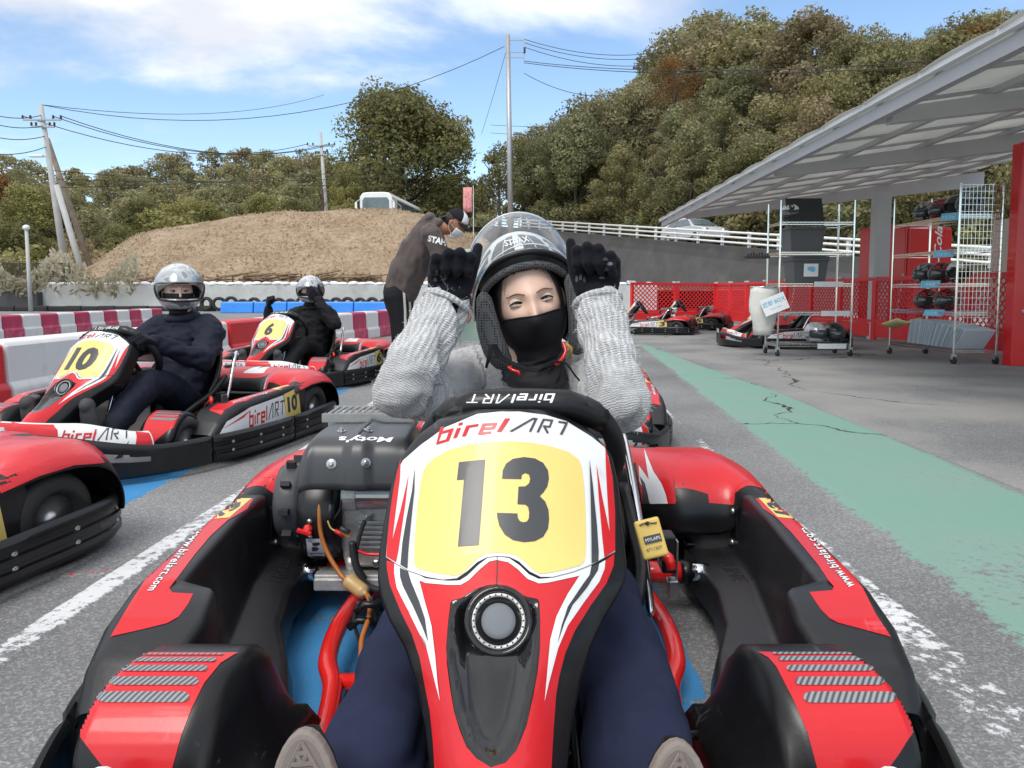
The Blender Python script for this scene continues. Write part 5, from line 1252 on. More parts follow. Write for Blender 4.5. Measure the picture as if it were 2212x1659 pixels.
def ell(cx, cy, rx, ry, n=28): return [(cx+rx*math.cos(2*math.pi*k/n), cy+ry*math.sin(2*math.pi*k/n)) for k in range(n)]
decal('badge', [ell(1082,1985,92,78)], SH_BVH, KWHT, shield, 0.0020); decal('badge_bands', [[(1015,1948),(1150,1948),(1125,1925),(1040,1925)],[(1015,2022),(1150,2022),(1125,2045),(1040,2045)]], SH_BVH, KDRK, shield, 0.0027)
text_decal('badge_lettering', "Moty's", lambda x,y: (1082+x*52, 2002-y*52), SH_BVH, KRED, shield, 0.0027, size=1.0, shear=0.2, offset=0.03, align='CENTER')
# seam lines
SEAM = [(245,1483),(340,1540),(480,1590),(600,1610),(700,1600),(780,1545),(850,1480),(920,1445),(995,1435),(1080,1442),(1150,1475),(1230,1550),(1310,1590),(1400,1590),(1550,1550),(1700,1490),(1860,1400)]
decal('seam', [c3(q) for q in ribbon([(176,1437)]+SEAM, 2.2)] + [c4(q) for q in ribbon([(1010,122),(1004,300)],2.0)], SH_BVH, KDRK, shield, 0.0031)
# lamp in the scoop
lc = Wy(LC[0],LC[1],0.975)-K0; la_ = Vector((0,-0.86,0.52)).normalized()
m_ = MB(); m_.lathe([(0.046,-0.05),(0.046,0.004),(0.044,0.010),(0.040,0.012),(0.037,0.008),(0.036,0.002)],36,c=lc,axis=la_); lh = m_.obj('lamp_housing', KGLO, shield, smooth=True)
m_ = MB(); m_.lathe([(0.036,0.004),(0.035,0.007),(0.031,0.006),(0.030,0.003)],36,c=lc,axis=la_,closed=True); m_.obj('lamp_ring', KALU, lh, smooth=True)
m_ = MB(); e1, u1 = frame_of(la_)
for k in range(26):
    a = 2*math.pi*k/26; c = lc + la_*0.0065 + (e1*math.cos(a)+u1*math.sin(a))*0.0328; m_.ball(c,0.0013,6,4)
tag(m_.obj('ring_studs', KGLO, lh, smooth=True), kind='stuff')
LENS = M('frosted_lamp_lens', (0.17,0.183,0.20), 0.6, var=0.04, spec=0.3)
m_ = MB(); m_.lathe([(0.0235,0.001),(0.022,0.0045),(0.016,0.006),(0.0,0.0068)],32,c=lc,axis=la_); m_.obj('lamp_lens', LENS, lh, smooth=True)
# struts behind the shield
sc_a = Vector((0,0.05,0.36)); 
m_ = MB(); m_.tube([Vector((0,-0.22,0.10)),Vector((0,0.02,0.33)),Vector((0.0,0.22,0.52))],0.011,10); m_.obj('steering_column', CHROME, kart, smooth=True)
for s in (-1,1):
    m_ = MB(); m_.tube([Vector((s*.10,0.06,0.42)),Vector((s*.10,0.05,0.30)),Vector((s*.12,-.05,0.10))],0.010,8); m_.obj('shield_strut', CHROME, kart, smooth=True)
m_ = MB(); m_.bar((-.10,0.06,0.44),(.10,0.06,0.44),0.03,0.006); m_.bar((-.10,0.09,0.40),(.10,0.09,0.40),0.02,0.02); m_.obj('shield_bracket', KBLK, kart)
# ---------------------------------------------------------------- steering wheel
wc = Vector((0.035,0.235,0.500)); wup = Vector((0,-.61,.79)); wrt = Vector((1,0,0)); wn = wrt.cross(wup)
sw = []
for k in range(56):
    a = 2*math.pi*k/56; x, y = math.sin(a), math.cos(a); r = 0.168
    yy = y*r
    if yy > 0.128: yy = 0.128+(yy-0.128)*0.25
    if yy < -0.13: yy = -0.13+(yy+.13)*0.35
    sw.append(wc + wrt*x*r + wup*(yy+.012))
m_ = MB(); m_.tube(sw, [0.0175 + 0.002*(1 if (k%56<8 or k%56>48) else 0) for k in range(56)], 14, closed=True)
GRIP = M('ribbed_grip_rubber', (0.013,0.013,0.014), 0.55, var=0.2, vs=30)
wheel_o = m_.obj('steering_wheel', GRIP, kart, smooth=True)
m_ = MB(); pts = [wc + wrt*x + wup*(0.150 - 1.0*max(0,abs(x)-.075)**1.25*1.3) + wn*0.002 for x in np.linspace(-.135,.135,19)]
m_.tube(pts, [0.021+0.006*math.sin(math.pi*k/18) for k in range(19)], 14, flat=1.0); pad = m_.obj('wheel_pad', KBLK, wheel_o, smooth=True); PAD_BVH = bvh_of(pad)
for s in (-1,0,1):
    m_ = MB(); e = wc + wrt*(s*.15) + wup*(0.02 if s else -.12); m_.bar(wc, e, 0.03, 0.006); m_.obj('spoke', KBLK, wheel_o)
m_ = MB(); m_.cyl(wc-wn*.02, wc+wn*.03, 0.035, n=20); m_.obj('hub', KBLK, wheel_o, smooth=True)
def padmap(t, h): return c3([(1412-607*t, 236+62*h)])[0]
logo(padmap, PAD_BVH, pad, mats=(LOGOW,LOGOW), off=0.0008, step=8)
# ---------------------------------------------------------------- front wheel guards
FR = 0.146
def guard(s):
    C = lambda ph, x: Vector((s*x, -FR*math.sin(ph), 0.117+FR*math.cos(ph)))
    m_ = MB(); rows = []
    for k in range(25):
        ph = R(-62+150*k/24); f = max(0,math.sin(ph)); xi = 0.376+0.03*f; xo = 0.520+0.035*math.sin(min(math.pi,max(0,ph+.15)*1.35))
        g = 1.0
        row = [Vector((s*(0.300), 0.13-0.30*k/24, 0.085)), Vector((s*0.318, 0.11-0.27*k/24, 0.125))]
        e = C(ph, xi); 
        for q in (0.35,0.6,0.8,0.92):
            b = row[1] if q == .35 else row[1]; p = row[1].lerp(e, q); p.z -= 0.028*math.sin(math.pi*q)*(1); row_p = p; row.append(p)
        # rounded inner shoulder, top, rounded outer shoulder
        row.append(C(ph, xi)*1.0 + Vector((0,0,0)) - (C(ph,xi)-Vector((s*xi,0,0.117))).normalized()*0.010)
        for q in np.linspace(0.06,1,8): row.append(C(ph, xi+(xo-xi)*q))
        rad = (C(ph,xo)-Vector((s*xo,0,0.117))).normalized()
        row.append(C(ph, xo+.012)-rad*0.007); row.append(C(ph, xo+.02)-rad*0.025)
        rows.append(row)
    m_.grid(rows); o = m_.obj('front_wheel_guard', KBLK, kart, smooth=True, merge=True, solid=0.004, offs=-1 if s > 0 else -1)
    if o.data.polygons[len(o.data.polygons)//2].normal.z < 0: o.data.flip_normals()
    return o
guards = {s: guard(s) for s in (-1,1)}
GB = {s: bvh_of(guards[s]) for s in guards}
REDR = c5([(712,1138),(760,1165),(795,1205),(870,1350),(935,1500),(978,1659),(990,1760),(1180,1800),(1300,1659),(1345,1598),(1420,1480),(1422,1400),(1395,1330),(1335,1250),(1260,1180),(1185,1141)])
REDLf = c2([(765,430),(690,455),(600,545),(520,600),(455,690),(425,770),(425,860),(470,930),(540,1020),(600,1100),(640,1200),(900,1200),(955,1067),(1000,900),(1060,740),(1130,600),(1220,490),(1300,440),(1320,432)])
SLR = [(960,1147,180,5),(992,1170,188,10),(1035,1213,195,13.5),(1079,1270,201,18.5),(1125,1343,210,25)]
SLL = [(1015,444,225,4),(965,474,232,11),(910,521,240,16),(853,590,248,23),(795,678,256,30)]
def pill(cx, cy, hw, hh, n=8):
    P = [(cx+hw-hh*1.6+hh*1.6*math.sin(a), cy-hh*math.cos(a)) for a in np.linspace(0,math.pi,n)] + [(cx-hw+hh*1.6-hh*1.6*math.sin(a), cy+hh*math.cos(a)) for a in np.linspace(0,math.pi,n)]
    return P
decal('red_sticker', [REDR], GB[1], KRED, guards[1], 0.0012, step=5); decal('red_sticker', [REDLf], GB[-1], KRED, guards[-1], 0.0012, step=5)
for i,q in enumerate(SLR): decal('carbon_slot', [c5(pill(*q))], GB[1], CARB, guards[1], 0.0024, step=5)
for i,q in enumerate(SLL): decal('carbon_slot', [c2(pill(*q))], GB[-1], CARB, guards[-1], 0.0024, step=5)
# ---------------------------------------------------------------- wheels
def wheel(name, x, y, r, w, hole):
    t = bpy.data.objects.new(name, None); COL.objects.link(t); t.parent = kart; t.location = (x,y,r+.001); s = 1 if x > 0 else -1
    h = w/2; m_ = MB()
    m_.lathe([(hole,-h*.75),(hole+.02,-h*.98),(r-.035,-h),(r-.010,-h*.86),(r,-h*.6),(r,h*.6),(r-.010,h*.86),(r-.035,h),(hole+.02,h*.98),(hole,h*.75)],40,axis=(1,0,0),closed=True); m_.obj('tyre', TYR, t, smooth=True)
    m_ = MB(); m_.lathe([(hole+.002,-h*.75),(hole-.004,-h*.72),(hole-.008,-h*.2),(0.03,-h*.1),(0.03,h*.25),(hole-.012,h*.35),(hole-.006,h*.72),(hole+.003,h*.78)],32,axis=(s,0,0)); m_.obj('rim', KSTL, t, smooth=True)
    m_ = MB(); m_.lathe([(0.026,h*.25),(0.026,h*.42),(0.020,h*.44),(0.0,h*.44)],16,axis=(s,0,0)); m_.obj('hub', KGRY, t)
    return t
for s in (-1,1):
    wheel('front_wheel', s*.497, 0.0, 0.121, 0.13, 0.062); wheel('rear_wheel', s*.572, 0.955, 0.142, 0.185, 0.068)
# ---------------------------------------------------------------- side pods
def pod(s):
    ST = [  # y, outer bottom, outer top, ridge outer, ridge inner, wall bottom, tray inner, tray lip
        (.86,[(.655,.05),(.652,.26),(.640,.285),(.600,.285),(.575,.15),(.475,.142),(.468,.06)]),
        (.74,[(.668,.05),(.664,.28),(.650,.303),(.598,.302),(.578,.15),(.478,.140),(.470,.06)]),
        (.60,[(.678,.05),(.670,.275),(.655,.298),(.596,.298),(.578,.135),(.490,.125),(.482,.05)]),
        (.46,[(.684,.05),(.672,.265),(.655,.290),(.590,.290),(.562,.115),(.470,.105),(.460,.04)]),
        (.34,[(.688,.05),(.674,.255),(.655,.283),(.584,.284),(.545,.105),(.420,.090),(.410,.04)]),
        (.255,[(.690,.05),(.674,.248),(.655,.277),(.580,.279),(.535,.095),(.395,.080),(.385,.04)]),
        (.235,[(.690,.05),(.674,.246),(.655,.275),(.510,.270),(.500,.095),(.390,.080),(.380,.04)]),
        (.15,[(.690,.05),(.672,.230),(.650,.252),(.500,.250),(.490,.095),(.385,.075),(.375,.04)]),
        (.08,[(.685,.05),(.664,.20),(.640,.215),(.520,.215),(.495,.09),(.380,.07),(.370,.04)]),
        (.03,[(.680,.05),(.655,.15),(.630,.155),(.530,.155),(.505,.08),(.380,.065),(.370,.04)])]
    m_ = MB(); m_.grid([[Vector((s*x,y,z)) for x,z in P] for y,P in ST])
    o = m_.obj('side_pod', KTRY, kart, bevel=0.017, seg=4, angle=22, solid=0.004)
    o.modifiers.move(1,0); bake(o); autosmooth(o, 50); return o
pods = {s: pod(s) for s in (-1,1)}; PB = {s: bvh_of(pods[s]) for s in pods}
# top stickers, traced on the left from the photograph and mirrored for the right
c6 = lambda P: [(1350+x*.2929, 918+y*.2929) for x,y in P]   # crop (2500,1700)-(3700,2600)
PR = c6([(962,545),(1020,620),(1120,690),(1230,800),(1330,920),(1420,1030),(1500,1150),(1540,1195),(1530,1222),(1360,1235),(1400,1300),(1450,1370),(1510,1430),(1570,1460),(1740,1505),(1960,1565),(1960,1565),(1850,1400),(1750,1200),(1650,1070),(1540,940),(1420,800),(1340,715),(1230,610),(1130,545)])
PL = c1([(1600,783),(1560,850),(1440,920),(1330,1020),(1230,1140),(1140,1260),(1070,1350),(1090,1378),(1222,1385),(1190,1450),(1130,1530),(1060,1570),(900,1610),(700,1655),(820,1450),(930,1280),(1030,1150),(1130,1050),(1240,960),(1380,870),(1470,783)])
decal('red_top_sticker', [PR], PB[1], KRED, pods[1], 0.0012, step=4); decal('red_top_sticker', [PL], PB[-1], KRED, pods[-1], 0.0012, step=4)
YR = c6([(985,543),(1130,545),(1230,610),(1325,706),(1240,695),(1125,685),(1050,610)]); YLp = c1([(1590,783),(1472,783),(1380,870),(1285,918),(1370,912),(1450,905),(1530,835)])
ypl = {1: decal('number_patch', [YR], PB[1], KYEL, pods[1], 0.0019, step=8), -1: decal('number_patch', [YLp], PB[-1], KYEL, pods[-1], 0.0019, step=8)}
def quadmap(a, b, c, d):   # a origin, b along, c up-left, d up-right
    return lambda u, v: (a[0]+(b[0]-a[0])*u+(c[0]-a[0])*v+(a[0]-b[0]-c[0]+d[0])*u*v, a[1]+(b[1]-a[1])*u+(c[1]-a[1])*v+(a[1]-b[1]-c[1]+d[1])*u*v)
def txtmap(me_w, q): return lambda x, y: q(x/me_w, y/0.72)
def text_on(name, s, q, bvh, mat, parent, off, rayfn=pxray, step=8, **kw):
    me = text_mesh(s, **kw); xs = [v.co.x for v in me.vertices]; ys = [v.co.y for v in me.vertices]; x0, w = min(xs), max(xs)-min(xs); y0, h = min(ys), max(ys)-min(ys)
    bm = flat_bm(mesh=me, f2=lambda x,y: q((x-x0)/w, (y-y0)/h)); bpy.data.meshes.remove(me); return wrap(name, bm, bvh, rayfn, mat, parent, off, step)
KOUT = KDRK
qR = quadmap(c6([(1700,1195)])[0], c6([(1335,765)])[0], c6([(1625,1205)])[0], c6([(1280,770)])[0])
qL = quadmap(c1([(1240,980)])[0], c1([(930,1368)])[0], c1([(1290,985)])[0], c1([(985,1368)])[0])
for s, q in ((1,qR),(-1,qL)):
    text_on('web_address', 'www.birelart.com', q, PB[s], KDRK, pods[s], 0.0016, size=1, offset=0.055, spacing=1.06)
    text_on('web_address', 'www.birelart.com', q, PB[s], LOGOW, pods[s], 0.0022, size=1, offset=0.012, spacing=1.12)
qR2 = quadmap(c6([(1240,680)])[0], c6([(1150,580)])[0], c6([(1110,655)])[0], c6([(1030,575)])[0])
qL2 = quadmap(c1([(1335,870)])[0], c1([(1525,800)])[0], c1([(1395,900)])[0], c1([(1520,835)])[0])
for s, q in ((1,qR2),(-1,qL2)): text_on('pod_number', '13', q, PB[s], KDRK, pods[s], 0.0025, size=1, offset=0.05)
# outer faces, laid on sideways: y along the kart, z up
def side_ray(s): return lambda u, v: (Vector((s*1.2, u, v)), Vector((-s,0,0)))
pod_side_num = {}
for s in (-1,1):
    rf = side_ray(s)
    decal('outer_white_sticker', [[(.06,.15),(.12,.205),(.30,.245),(.60,.265),(.62,.14),(.40,.13)]], PB[s], KWHT, pods[s], 0.0012, rf, 0.02)
    decal('outer_yellow_patch', [[(.62,.14),(.605,.268),(.76,.285),(.785,.14)]], PB[s], KYEL, pods[s], 0.0013, rf, 0.02)
    decal('outer_red_flash', [[(.08,.175),(.30,.232),(.24,.205)]], PB[s], KRED, pods[s], 0.0018, rf, 0.02)
    fx = (lambda t,h: (.28+.31*t, .155+.072*h+.012*t)) if s > 0 else (lambda t,h: (.59-.31*t, .165+.072*h-.012*t))
    logo(fx, PB[s], pods[s], off=0.0020, rayfn=rf, step=0.02)
# mounting plates, embossed word on the trays
for s in (-1,1):
    m_ = MB(); m_.box((s*.535,.845,.152),(0.13,0.045,0.008)); pl_ = m_.obj('mounting_plate', KBLK, pods[s], bevel=0.003)
    for dx in (-.04,.04):
        m_ = MB(); m_.lathe([(0.011,0),(0.010,0.004),(0.006,0.006),(0.0,0.006)],10,c=(s*.535+dx,.845,.156)); m_.obj('bolt', KSTL, pl_, smooth=True)
    m_ = MB(); m_.box((s*.585,.79,.21),(0.006,0.03,0.11)); b_ = m_.obj('pod_bracket', KBLK, kart, bevel=0.004)
    for z in (.17,.25):
        m_ = MB(); m_.lathe([(0.009,0),(0.009,0.006),(0.005,0.010),(0,0.010)],8,c=(s*.581,.79,z),axis=(-s,0,0)); m_.obj('bolt', KSTL, b_, smooth=True)
    m_ = MB(); m_.lathe([(0.022,0),(0.022,0.006),(0.0,0.008)],16,c=(s*.43,.16,.085),axis=(0,.4,1)); m_.obj('pod_clip', KBLK, pods[s], smooth=True)
down = lambda u, v: (Vector((u,v,0.6)), Vector((0,0,-1)))
EMB = M('embossed_black_plastic', (0.010,0.010,0.011), 0.5)
text_on('embossed_lettering', 'FREELINE', quadmap((-.51,.62),(-.535,.80),(-.545,.62),(-.568,.80)), PB[-1], EMB, pods[-1], 0.0010, down, 0.02, size=1, shear=.2)
text_on('embossed_lettering', 'FREELINE', quadmap((.51,.80),(.535,.62),(.545,.80),(.568,.62)), PB[1], EMB, pods[1], 0.0010, down, 0.02, size=1, shear=.2)
# ---------------------------------------------------------------- rear bodywork
def rear_body():
    cen = [(.93,.235),(.945,.27),(.985,.325),(1.06,.352),(1.14,.357),(1.205,.335),(1.235,.24),(1.24,.11)]
    hum = [(.80,.185),(.79,.24),(.825,.315),(.90,.352),(1.02,.362),(1.17,.345),(1.235,.25),(1.24,.11)]
    arm = [(.74,.285),(.735,.292),(.78,.312),(.88,.335),(1.0,.345),(1.15,.325),(1.225,.24),(1.23,.11)]
    end = [(.715,.275),(.712,.286),(.77,.298),(.88,.315),(1.0,.32),(1.13,.30),(1.19,.22),(1.19,.11)]
    St = [(0,cen),(.20,cen),(.33,cen),(.375,[((a[0]*.55+b[0]*.45),(a[1]*.55+b[1]*.45)) for a,b in zip(cen,hum)]),(.42,hum),(.50,hum),(.575,hum),(.598,[((a[0]+b[0])/2,(a[1]+b[1])/2) for a,b in zip(hum,arm)]),(.62,arm),(.668,end),(.682,[(y,z-.03 if z > .2 else z) for y,z in end])]
    full = [(-x,P) for x,P in reversed(St[1:])] + St
    m_ = MB(); m_.grid([[Vector((x,y,z)) for y,z in P] for x,P in full]); o = m_.obj('rear_bodywork', KBLK, kart, smooth=True, subsurf=2)
    if o.data.polygons[len(o.data.polygons)//2].normal.z < 0: o.data.flip_normals()
    md = o.modifiers.new('s','SOLIDIFY'); md.thickness = 0.004; md.offset = -1
    bake(o); return o
rear = rear_body(); RBV = bvh_of(rear)
RRED = [c6([(60,148),(400,160),(740,185),(905,240),(960,300),(998,405),(900,418),(838,440),(815,480),(808,570),(800,590),(620,575),(600,420),(570,310),(535,245),(480,228),(440,225),(390,260),(355,330),(360,430),(378,560),(370,582),(130,580)])]
decal('red_sticker', RRED, RBV, KRED, rear, 0.0012, step=8)
decal('white_flame', [c6([(105,300),(180,405),(140,175),(215,350),(270,430),(305,520),(318,580),(190,582),(160,500),(110,420)])], RBV, KWHT, rear, 0.0019, step=8)
decal('grey_flame', [c6([(112,378),(150,430),(175,520),(182,581),(135,581),(130,450)])], RBV, KDRK, rear, 0.0024, step=8)
decal('red_sticker', [c1([(1580,655),(1600,590),(1650,530),(1800,495),(1990,470),(2100,560),(1830,640)])], RBV, KRED, rear, 0.0012, step=8)
# top of the rear bodywork, seen on the other karts from above
decal('red_sticker', [[(-.37,.97),(-.37,1.215),(.37,1.215),(.37,.97)]], RBV, KRED, rear, 0.0008, down, 0.012)
for s in (-1,1):
    decal('white_flame', [[(s*.16,1.0),(s*.20,1.19),(s*.225,1.05),(s*.26,1.19),(s*.285,1.05),(s*.30,1.0)]], RBV, KWHT, rear, 0.0015, down, 0.012)
    decal('red_sticker', [[(s*.44,.83),(s*.43,1.222),(s*.655,1.165),(s*.655,.80),(s*.60,.80)]], RBV, KRED, rear, 0.0008, down, 0.012)
for s in (-1,1): decal('red_sticker', [[(.76,.272),(.88,.290),(1.0,.294),(1.12,.275),(1.12,.345),(.76,.345)]], RBV, KRED, rear, 0.0010, side_ray(s), 0.012)
m_ = MB(); m_.lathe([(0.035,-.01),(0.035,0.004),(0.026,0.005),(0.024,-.004),(0.0,-.004)],20,c=(0.0,1.10,.356)); m_.obj('filler_ring', KBLK, rear, smooth=True)
# ---------------------------------------------------------------- bumper ring
BP = [(0,-.50),(.16,-.495),(.32,-.46),(.45,-.385),(.55,-.27),(.615,-.12),(.655,.02),(.685,.14),(.705,.32),(.708,.55),(.705,.80),(.695,1.0),(.66,1.15),(.58,1.235),(.42,1.275),(.20,1.29),(0,1.295)]
bpath = [Vector((p.x,p.y,0)) for p in catmull([Vector((x,y,0)) for x,y in BP], 10)]
blen = [0.0]
for a,b in zip(bpath,bpath[1:]): blen.append(blen[-1]+(b-a).length)
def bp_at(t):
    L_ = t*blen[-1]
    for i in range(len(bpath)-1):
        if L_ <= blen[i+1] or i == len(bpath)-2:
            f = (L_-blen[i])/(blen[i+1]-blen[i]); p = bpath[i].lerp(bpath[i+1], f); d = (bpath[i+1]-bpath[i]).normalized(); return p, Vector((d.y,-d.x,0))
def ztop(t):   # taller nose, lower flanks
    return 0.225 - 0.075*sstep(0.08,0.27,t) + 0.010*sstep(.55,.7,t)
def bumper(s, t0, t1, n, slot=None, name='bumper_segment'):
    m_ = MB(); prof = [(0,0),(.10,.5),(.16,1),(.24,1),(.28,.35),(.44,.35),(.48,1),(.56,1),(.60,.35),(.76,.35),(.80,1),(.90,1),(.96,.6),(1.0,0)]
    if slot: prof = [(0,0),(.06,.6),(.10,1),(.2,1),(.3,1),(.36,1),(.42,1),(.48,1),(.54,1),(.60,1),(.66,1),(.72,1),(.78,1),(.90,1),(.96,.6),(1.0,0)]
    cols = []
    for i in range(n+1):
        t = t0+(t1-t0)*i/n; p, nn = bp_at(t); zt = ztop(t); zb = 0.035; e = min(i, n-i); cap = 0.35 if e == 0 else 1.0
        cols.append([Vector((s*(p.x+nn.x*0.014*d*cap), p.y+nn.y*0.014*d*cap, zb+(zt-zb)*q)) for q,d in prof])
    k = len(prof); vs = [v for c in cols for v in c]; fs = []
    for i in range(n):
        for j in range(k-1):
            t = t0+(t1-t0)*(i+.5)/n; q = (prof[j][0]+prof[j+1][0])/2
            if slot and slot[0] < t < slot[1] and 0.50 < q < 0.76 - 0.10*sstep(slot[1]-.08,slot[1],t): continue
            fs.append((i*k+j,(i+1)*k+j,(i+1)*k+j+1,i*k+j+1))
    m_.add(vs, fs); o = m_.obj(name, KBLK, kart, smooth=True, solid=0.014, offs=0); bake(o); autosmooth(o, 38); return o
BSEG = []
for s in (-1,1):
    for (t0,t1,n,sl) in ((0.001,0.335,56,(0.075,0.235)),(0.340,0.555,20,None),(0.560,0.80,24,None),(0.805,0.999,18,None)):
        o = bumper(s, t0, t1, n, sl); BSEG.append((s,t0,t1,o)); m_ = MB()
        for f in (0.18,0.5,0.82):
            for q in (0.32,0.66) if not sl else (0.12,0.32):
                t = t0+(t1-t0)*(f if not sl else 0.62+.34*(f-.18)/.64); p, nn = bp_at(t); z = 0.035+(ztop(t)-.035)*q
                m_.lathe([(0.010,0.004),(0.010,0.013),(0.006,0.016),(0.0,0.016)],10,c=(s*p.x,p.y,z),axis=(s*nn.x,nn.y,0))
        tag(m_.obj('bumper_bolts', KSTL, o, smooth=True), kind='stuff')
# nose sticker AUTISTA-like plate of the photograph
def nose_ray(u, v): return Vector((u,-1.4,v)), Vector((0,1,0))
# nose cone behind the bumper: white and red fairing
def nose(s):
    rows = []
    for i in range(29):
        t = 0.0005+0.245*i/28; p, nn = bp_at(t); zt = 0.262-0.055*sstep(.12,.245,t)
        rows.append([Vector((s*(p.x-nn.x*d), p.y-nn.y*d, z)) for d,z in ((.035,.06),(.030,.15),(.040,.185-.04*sstep(.2,.36,t)),(.055,zt-.012),(.075,zt),(.095,zt+.003),(.115,zt-.02),(.12,zt-.08))])
    m_ = MB(); m_.grid(rows); o = m_.obj('nose_fairing', KWHT, kart, smooth=True)
    if o.data.polygons[0].normal.dot(Vector((0,-1,0))) < 0: o.data.flip_normals()
    md = o.modifiers.new('s','SUBSURF'); md.levels = md.render_levels = 1; bake(o); return o
noses = {s: nose(s) for s in (-1,1)}
for s in (-1,1):
    bv = bvh_of(noses[s])
    def nray(u, v, s=s):      # u runs along the bumper, v is height
        p, nn = bp_at(max(0.0006,min(.244,u))); q = Vector((s*(p.x+nn.x*.3), p.y+nn.y*.3, v+.12)); tgt = Vector((s*(p.x-nn.x*.07), p.y-nn.y*.07, v)); return q, (tgt-q).normalized()
    for q in ([(.0006,.09),(.0006,.270),(.085,.270),(.10,.235),(.105,.16),(.10,.09)],[(.222,.215),(.243,.20),(.243,.10),(.212,.10)]): decal('red_sticker', [q], bv, KRED, noses[s], 0.0012, nray, 0.01)
    decal('charcoal_stripe', [[(.185,.10),(.208,.175),(.196,.105)]], bv, KDRK, noses[s], 0.0014, nray, 0.02)
    fx = (lambda t,h: (.108+.10*t, .185+.050*h)) if s > 0 else (lambda t,h: (.208-.10*t, .185+.050*h))
    logo(fx, bv, noses[s], off=0.0020, rayfn=nray, step=0.02)
m_ = MB(); m_.add([Vector((x,-.522+.10*x*x,z)) for x,z in ((-.10,.205),(.10,.205),(.10,.26),(-.10,.26))],[(0,1,2,3)]); pl_ = m_.obj('nose_plate', KWHT, kart, solid=0.003)
text_obj('plate_lettering', 'AUTISTA', KDRK, pl_, basis((0,-.526,.226),(1,0,0),(0,0,1)), size=0.038, align='CENTER', spacing=1.1)
# ---------------------------------------------------------------- chassis, floor, seat
for s in (-1,1):
    P = catmull([Vector(p) for p in ((s*.20,-.44,.06),(s*.27,-.20,.055),(s*.29,.05,.055),(s*.315,.27,.06),(s*.345,.36,.075),(s*.352,.50,.085),(s*.335,.68,.085),(s*.30,.74,.08),(s*.30,1.15,.08))],5)
    m_ = MB(); m_.tube(P, 0.019, 12); m_.obj('frame_rail', KFRM, kart, smooth=True)
    m_ = MB(); m_.tube([Vector((s*.315,.30,.06)),Vector((s*.10,.33,.055)),Vector((0,.33,.055))],0.016,10); m_.obj('cross_tube', KFRM, kart, smooth=True)
    m_ = MB(); m_.cyl((s*.30,.72,.12),(s*.44,.72,.12),0.026,n=16); a_ = m_.obj('pod_mount_tube', KFRM, kart, smooth=True)
    m_ = MB(); m_.cyl((s*.43,.72,.12),(s*.455,.72,.12),0.029,n=16); m_.obj('clamp_collar', KBLK, a_, smooth=True)
    m_ = MB(); m_.cyl((s*.455,.72,.12),(s*.50,.72,.12),0.022,n=16); m_.obj('chrome_end', CHROME, a_, smooth=True)
    m_ = MB(); m_.cyl((s*.36,0,.12),(s*.42,0,.12),0.014,n=10); m_.obj('stub_axle', KBLK, kart, smooth=True)
    m_ = MB(); m_.tube([Vector((s*.08,.0,.10)),Vector((s*.40,.07,.11))],0.007,8); m_.obj('tie_rod', KBLK, kart, smooth=True)
m_ = MB(); m_.cyl((-.56,.955,.143),(.56,.955,.143),0.02,n=14); m_.obj('rear_axle', KSTL, kart, smooth=True)
m_ = MB(); m_.prism([(-.27,-.42),(.27,-.42),(.29,.05),(.30,.32),(-.30,.32),(-.29,.05)],.030,.036); m_.obj('floor_tray', KTRY, kart)
m_ = MB(); m_.box((0,1.20,.12),(1.05,.05,.10)); m_.obj('rear_crossbar', KBLK, kart, bevel=.01)
# seat shell
SEC = [  # centre y, z, half width, rim rise, rim y shift
    (.25,.075,.20,.055,.00),(.33,.070,.24,.11,.0),(.42,.066,.27,.165,.0),(.52,.068,.275,.20,.02),(.60,.078,.27,.235,.05),(.67,.115,.262,.235,.075),(.725,.19,.25,.20,.07),(.765,.29,.235,.15,.05),(.79,.39,.21,.10,.03),(.805,.47,.17,.05,.01)]
SEC = [(y, z, w+.015, r, q) for y,z,w,r,q in SEC]
rows = []; 
for (y,z,w,rise,sh) in SEC:
    row = []
    for a in np.linspace(-1,1,17):
        k = abs(a)**2.6; row.append(Vector(((0.76 if a < 0 else 1.0)*w*(math.sin(a*math.pi/2)*0.92+0.08*a), y - (0 if z<.15 else (rise*0.95*k)) + (sh*k*0), z + (rise*k if z<.15 else rise*0.25*k))))
    rows.append(row)
m_ = MB(); m_.grid(rows); seat = m_.obj('bucket_seat', KGLO, kart, smooth=True, subsurf=1)
rim = [r[0] for r in rows]+rows[-1][1:-1]+[r[-1] for r in reversed(rows)]
m_ = MB(); m_.tube(catmull(rim,3), 0.013, 8); m_.obj('seat_rim', BLK, seat, smooth=True)
for s in (1,):
    m_ = MB(); m_.tube(catmull([Vector((s*.325,.52,.085)),Vector((s*.318,.62,.24)),Vector((s*.29,.74,.45)),Vector((s*.265,.80,.46))],5),0.0105,10); m_.obj('seat_stay', CHROME, kart, smooth=True)
# fuel tank, pedals
m_ = MB(); m_.prism([(-.085,.06),(.085,.06),(.12,.12),(.125,.27),(.09,.31),(-.09,.31),(-.125,.27),(-.12,.12)],.06,.26); m_.obj('fuel_tank', KTNK, kart, bevel=.025, seg=3)
for s in (-1,1):
    x = s*.165; m_ = MB(); m_.prism([(-.075,.0),(-.075,.06),(-.05,.13),(.05,.13),(.075,.06),(.075,.0)],-.003,.003,lambda a,b,c: Vector((x+a,-.20+c-b*.25,.05+b))); pd = m_.obj('pedal_plate', KSTL, kart, bevel=.004)
    m_ = MB(); m_.box((x,-.236,.155),(0.06,0.006,0.018)); m_.obj('red_reflector', KFRM, pd, bevel=.006)
    m_ = MB(); m_.tube([Vector((x,-.16,.05)),Vector((x,-.20,.16)),Vector((x+.04,-.20,.18)),Vector((x+.04,-.17,.05))],.006,8); m_.obj('pedal', KSTL, kart, smooth=True)
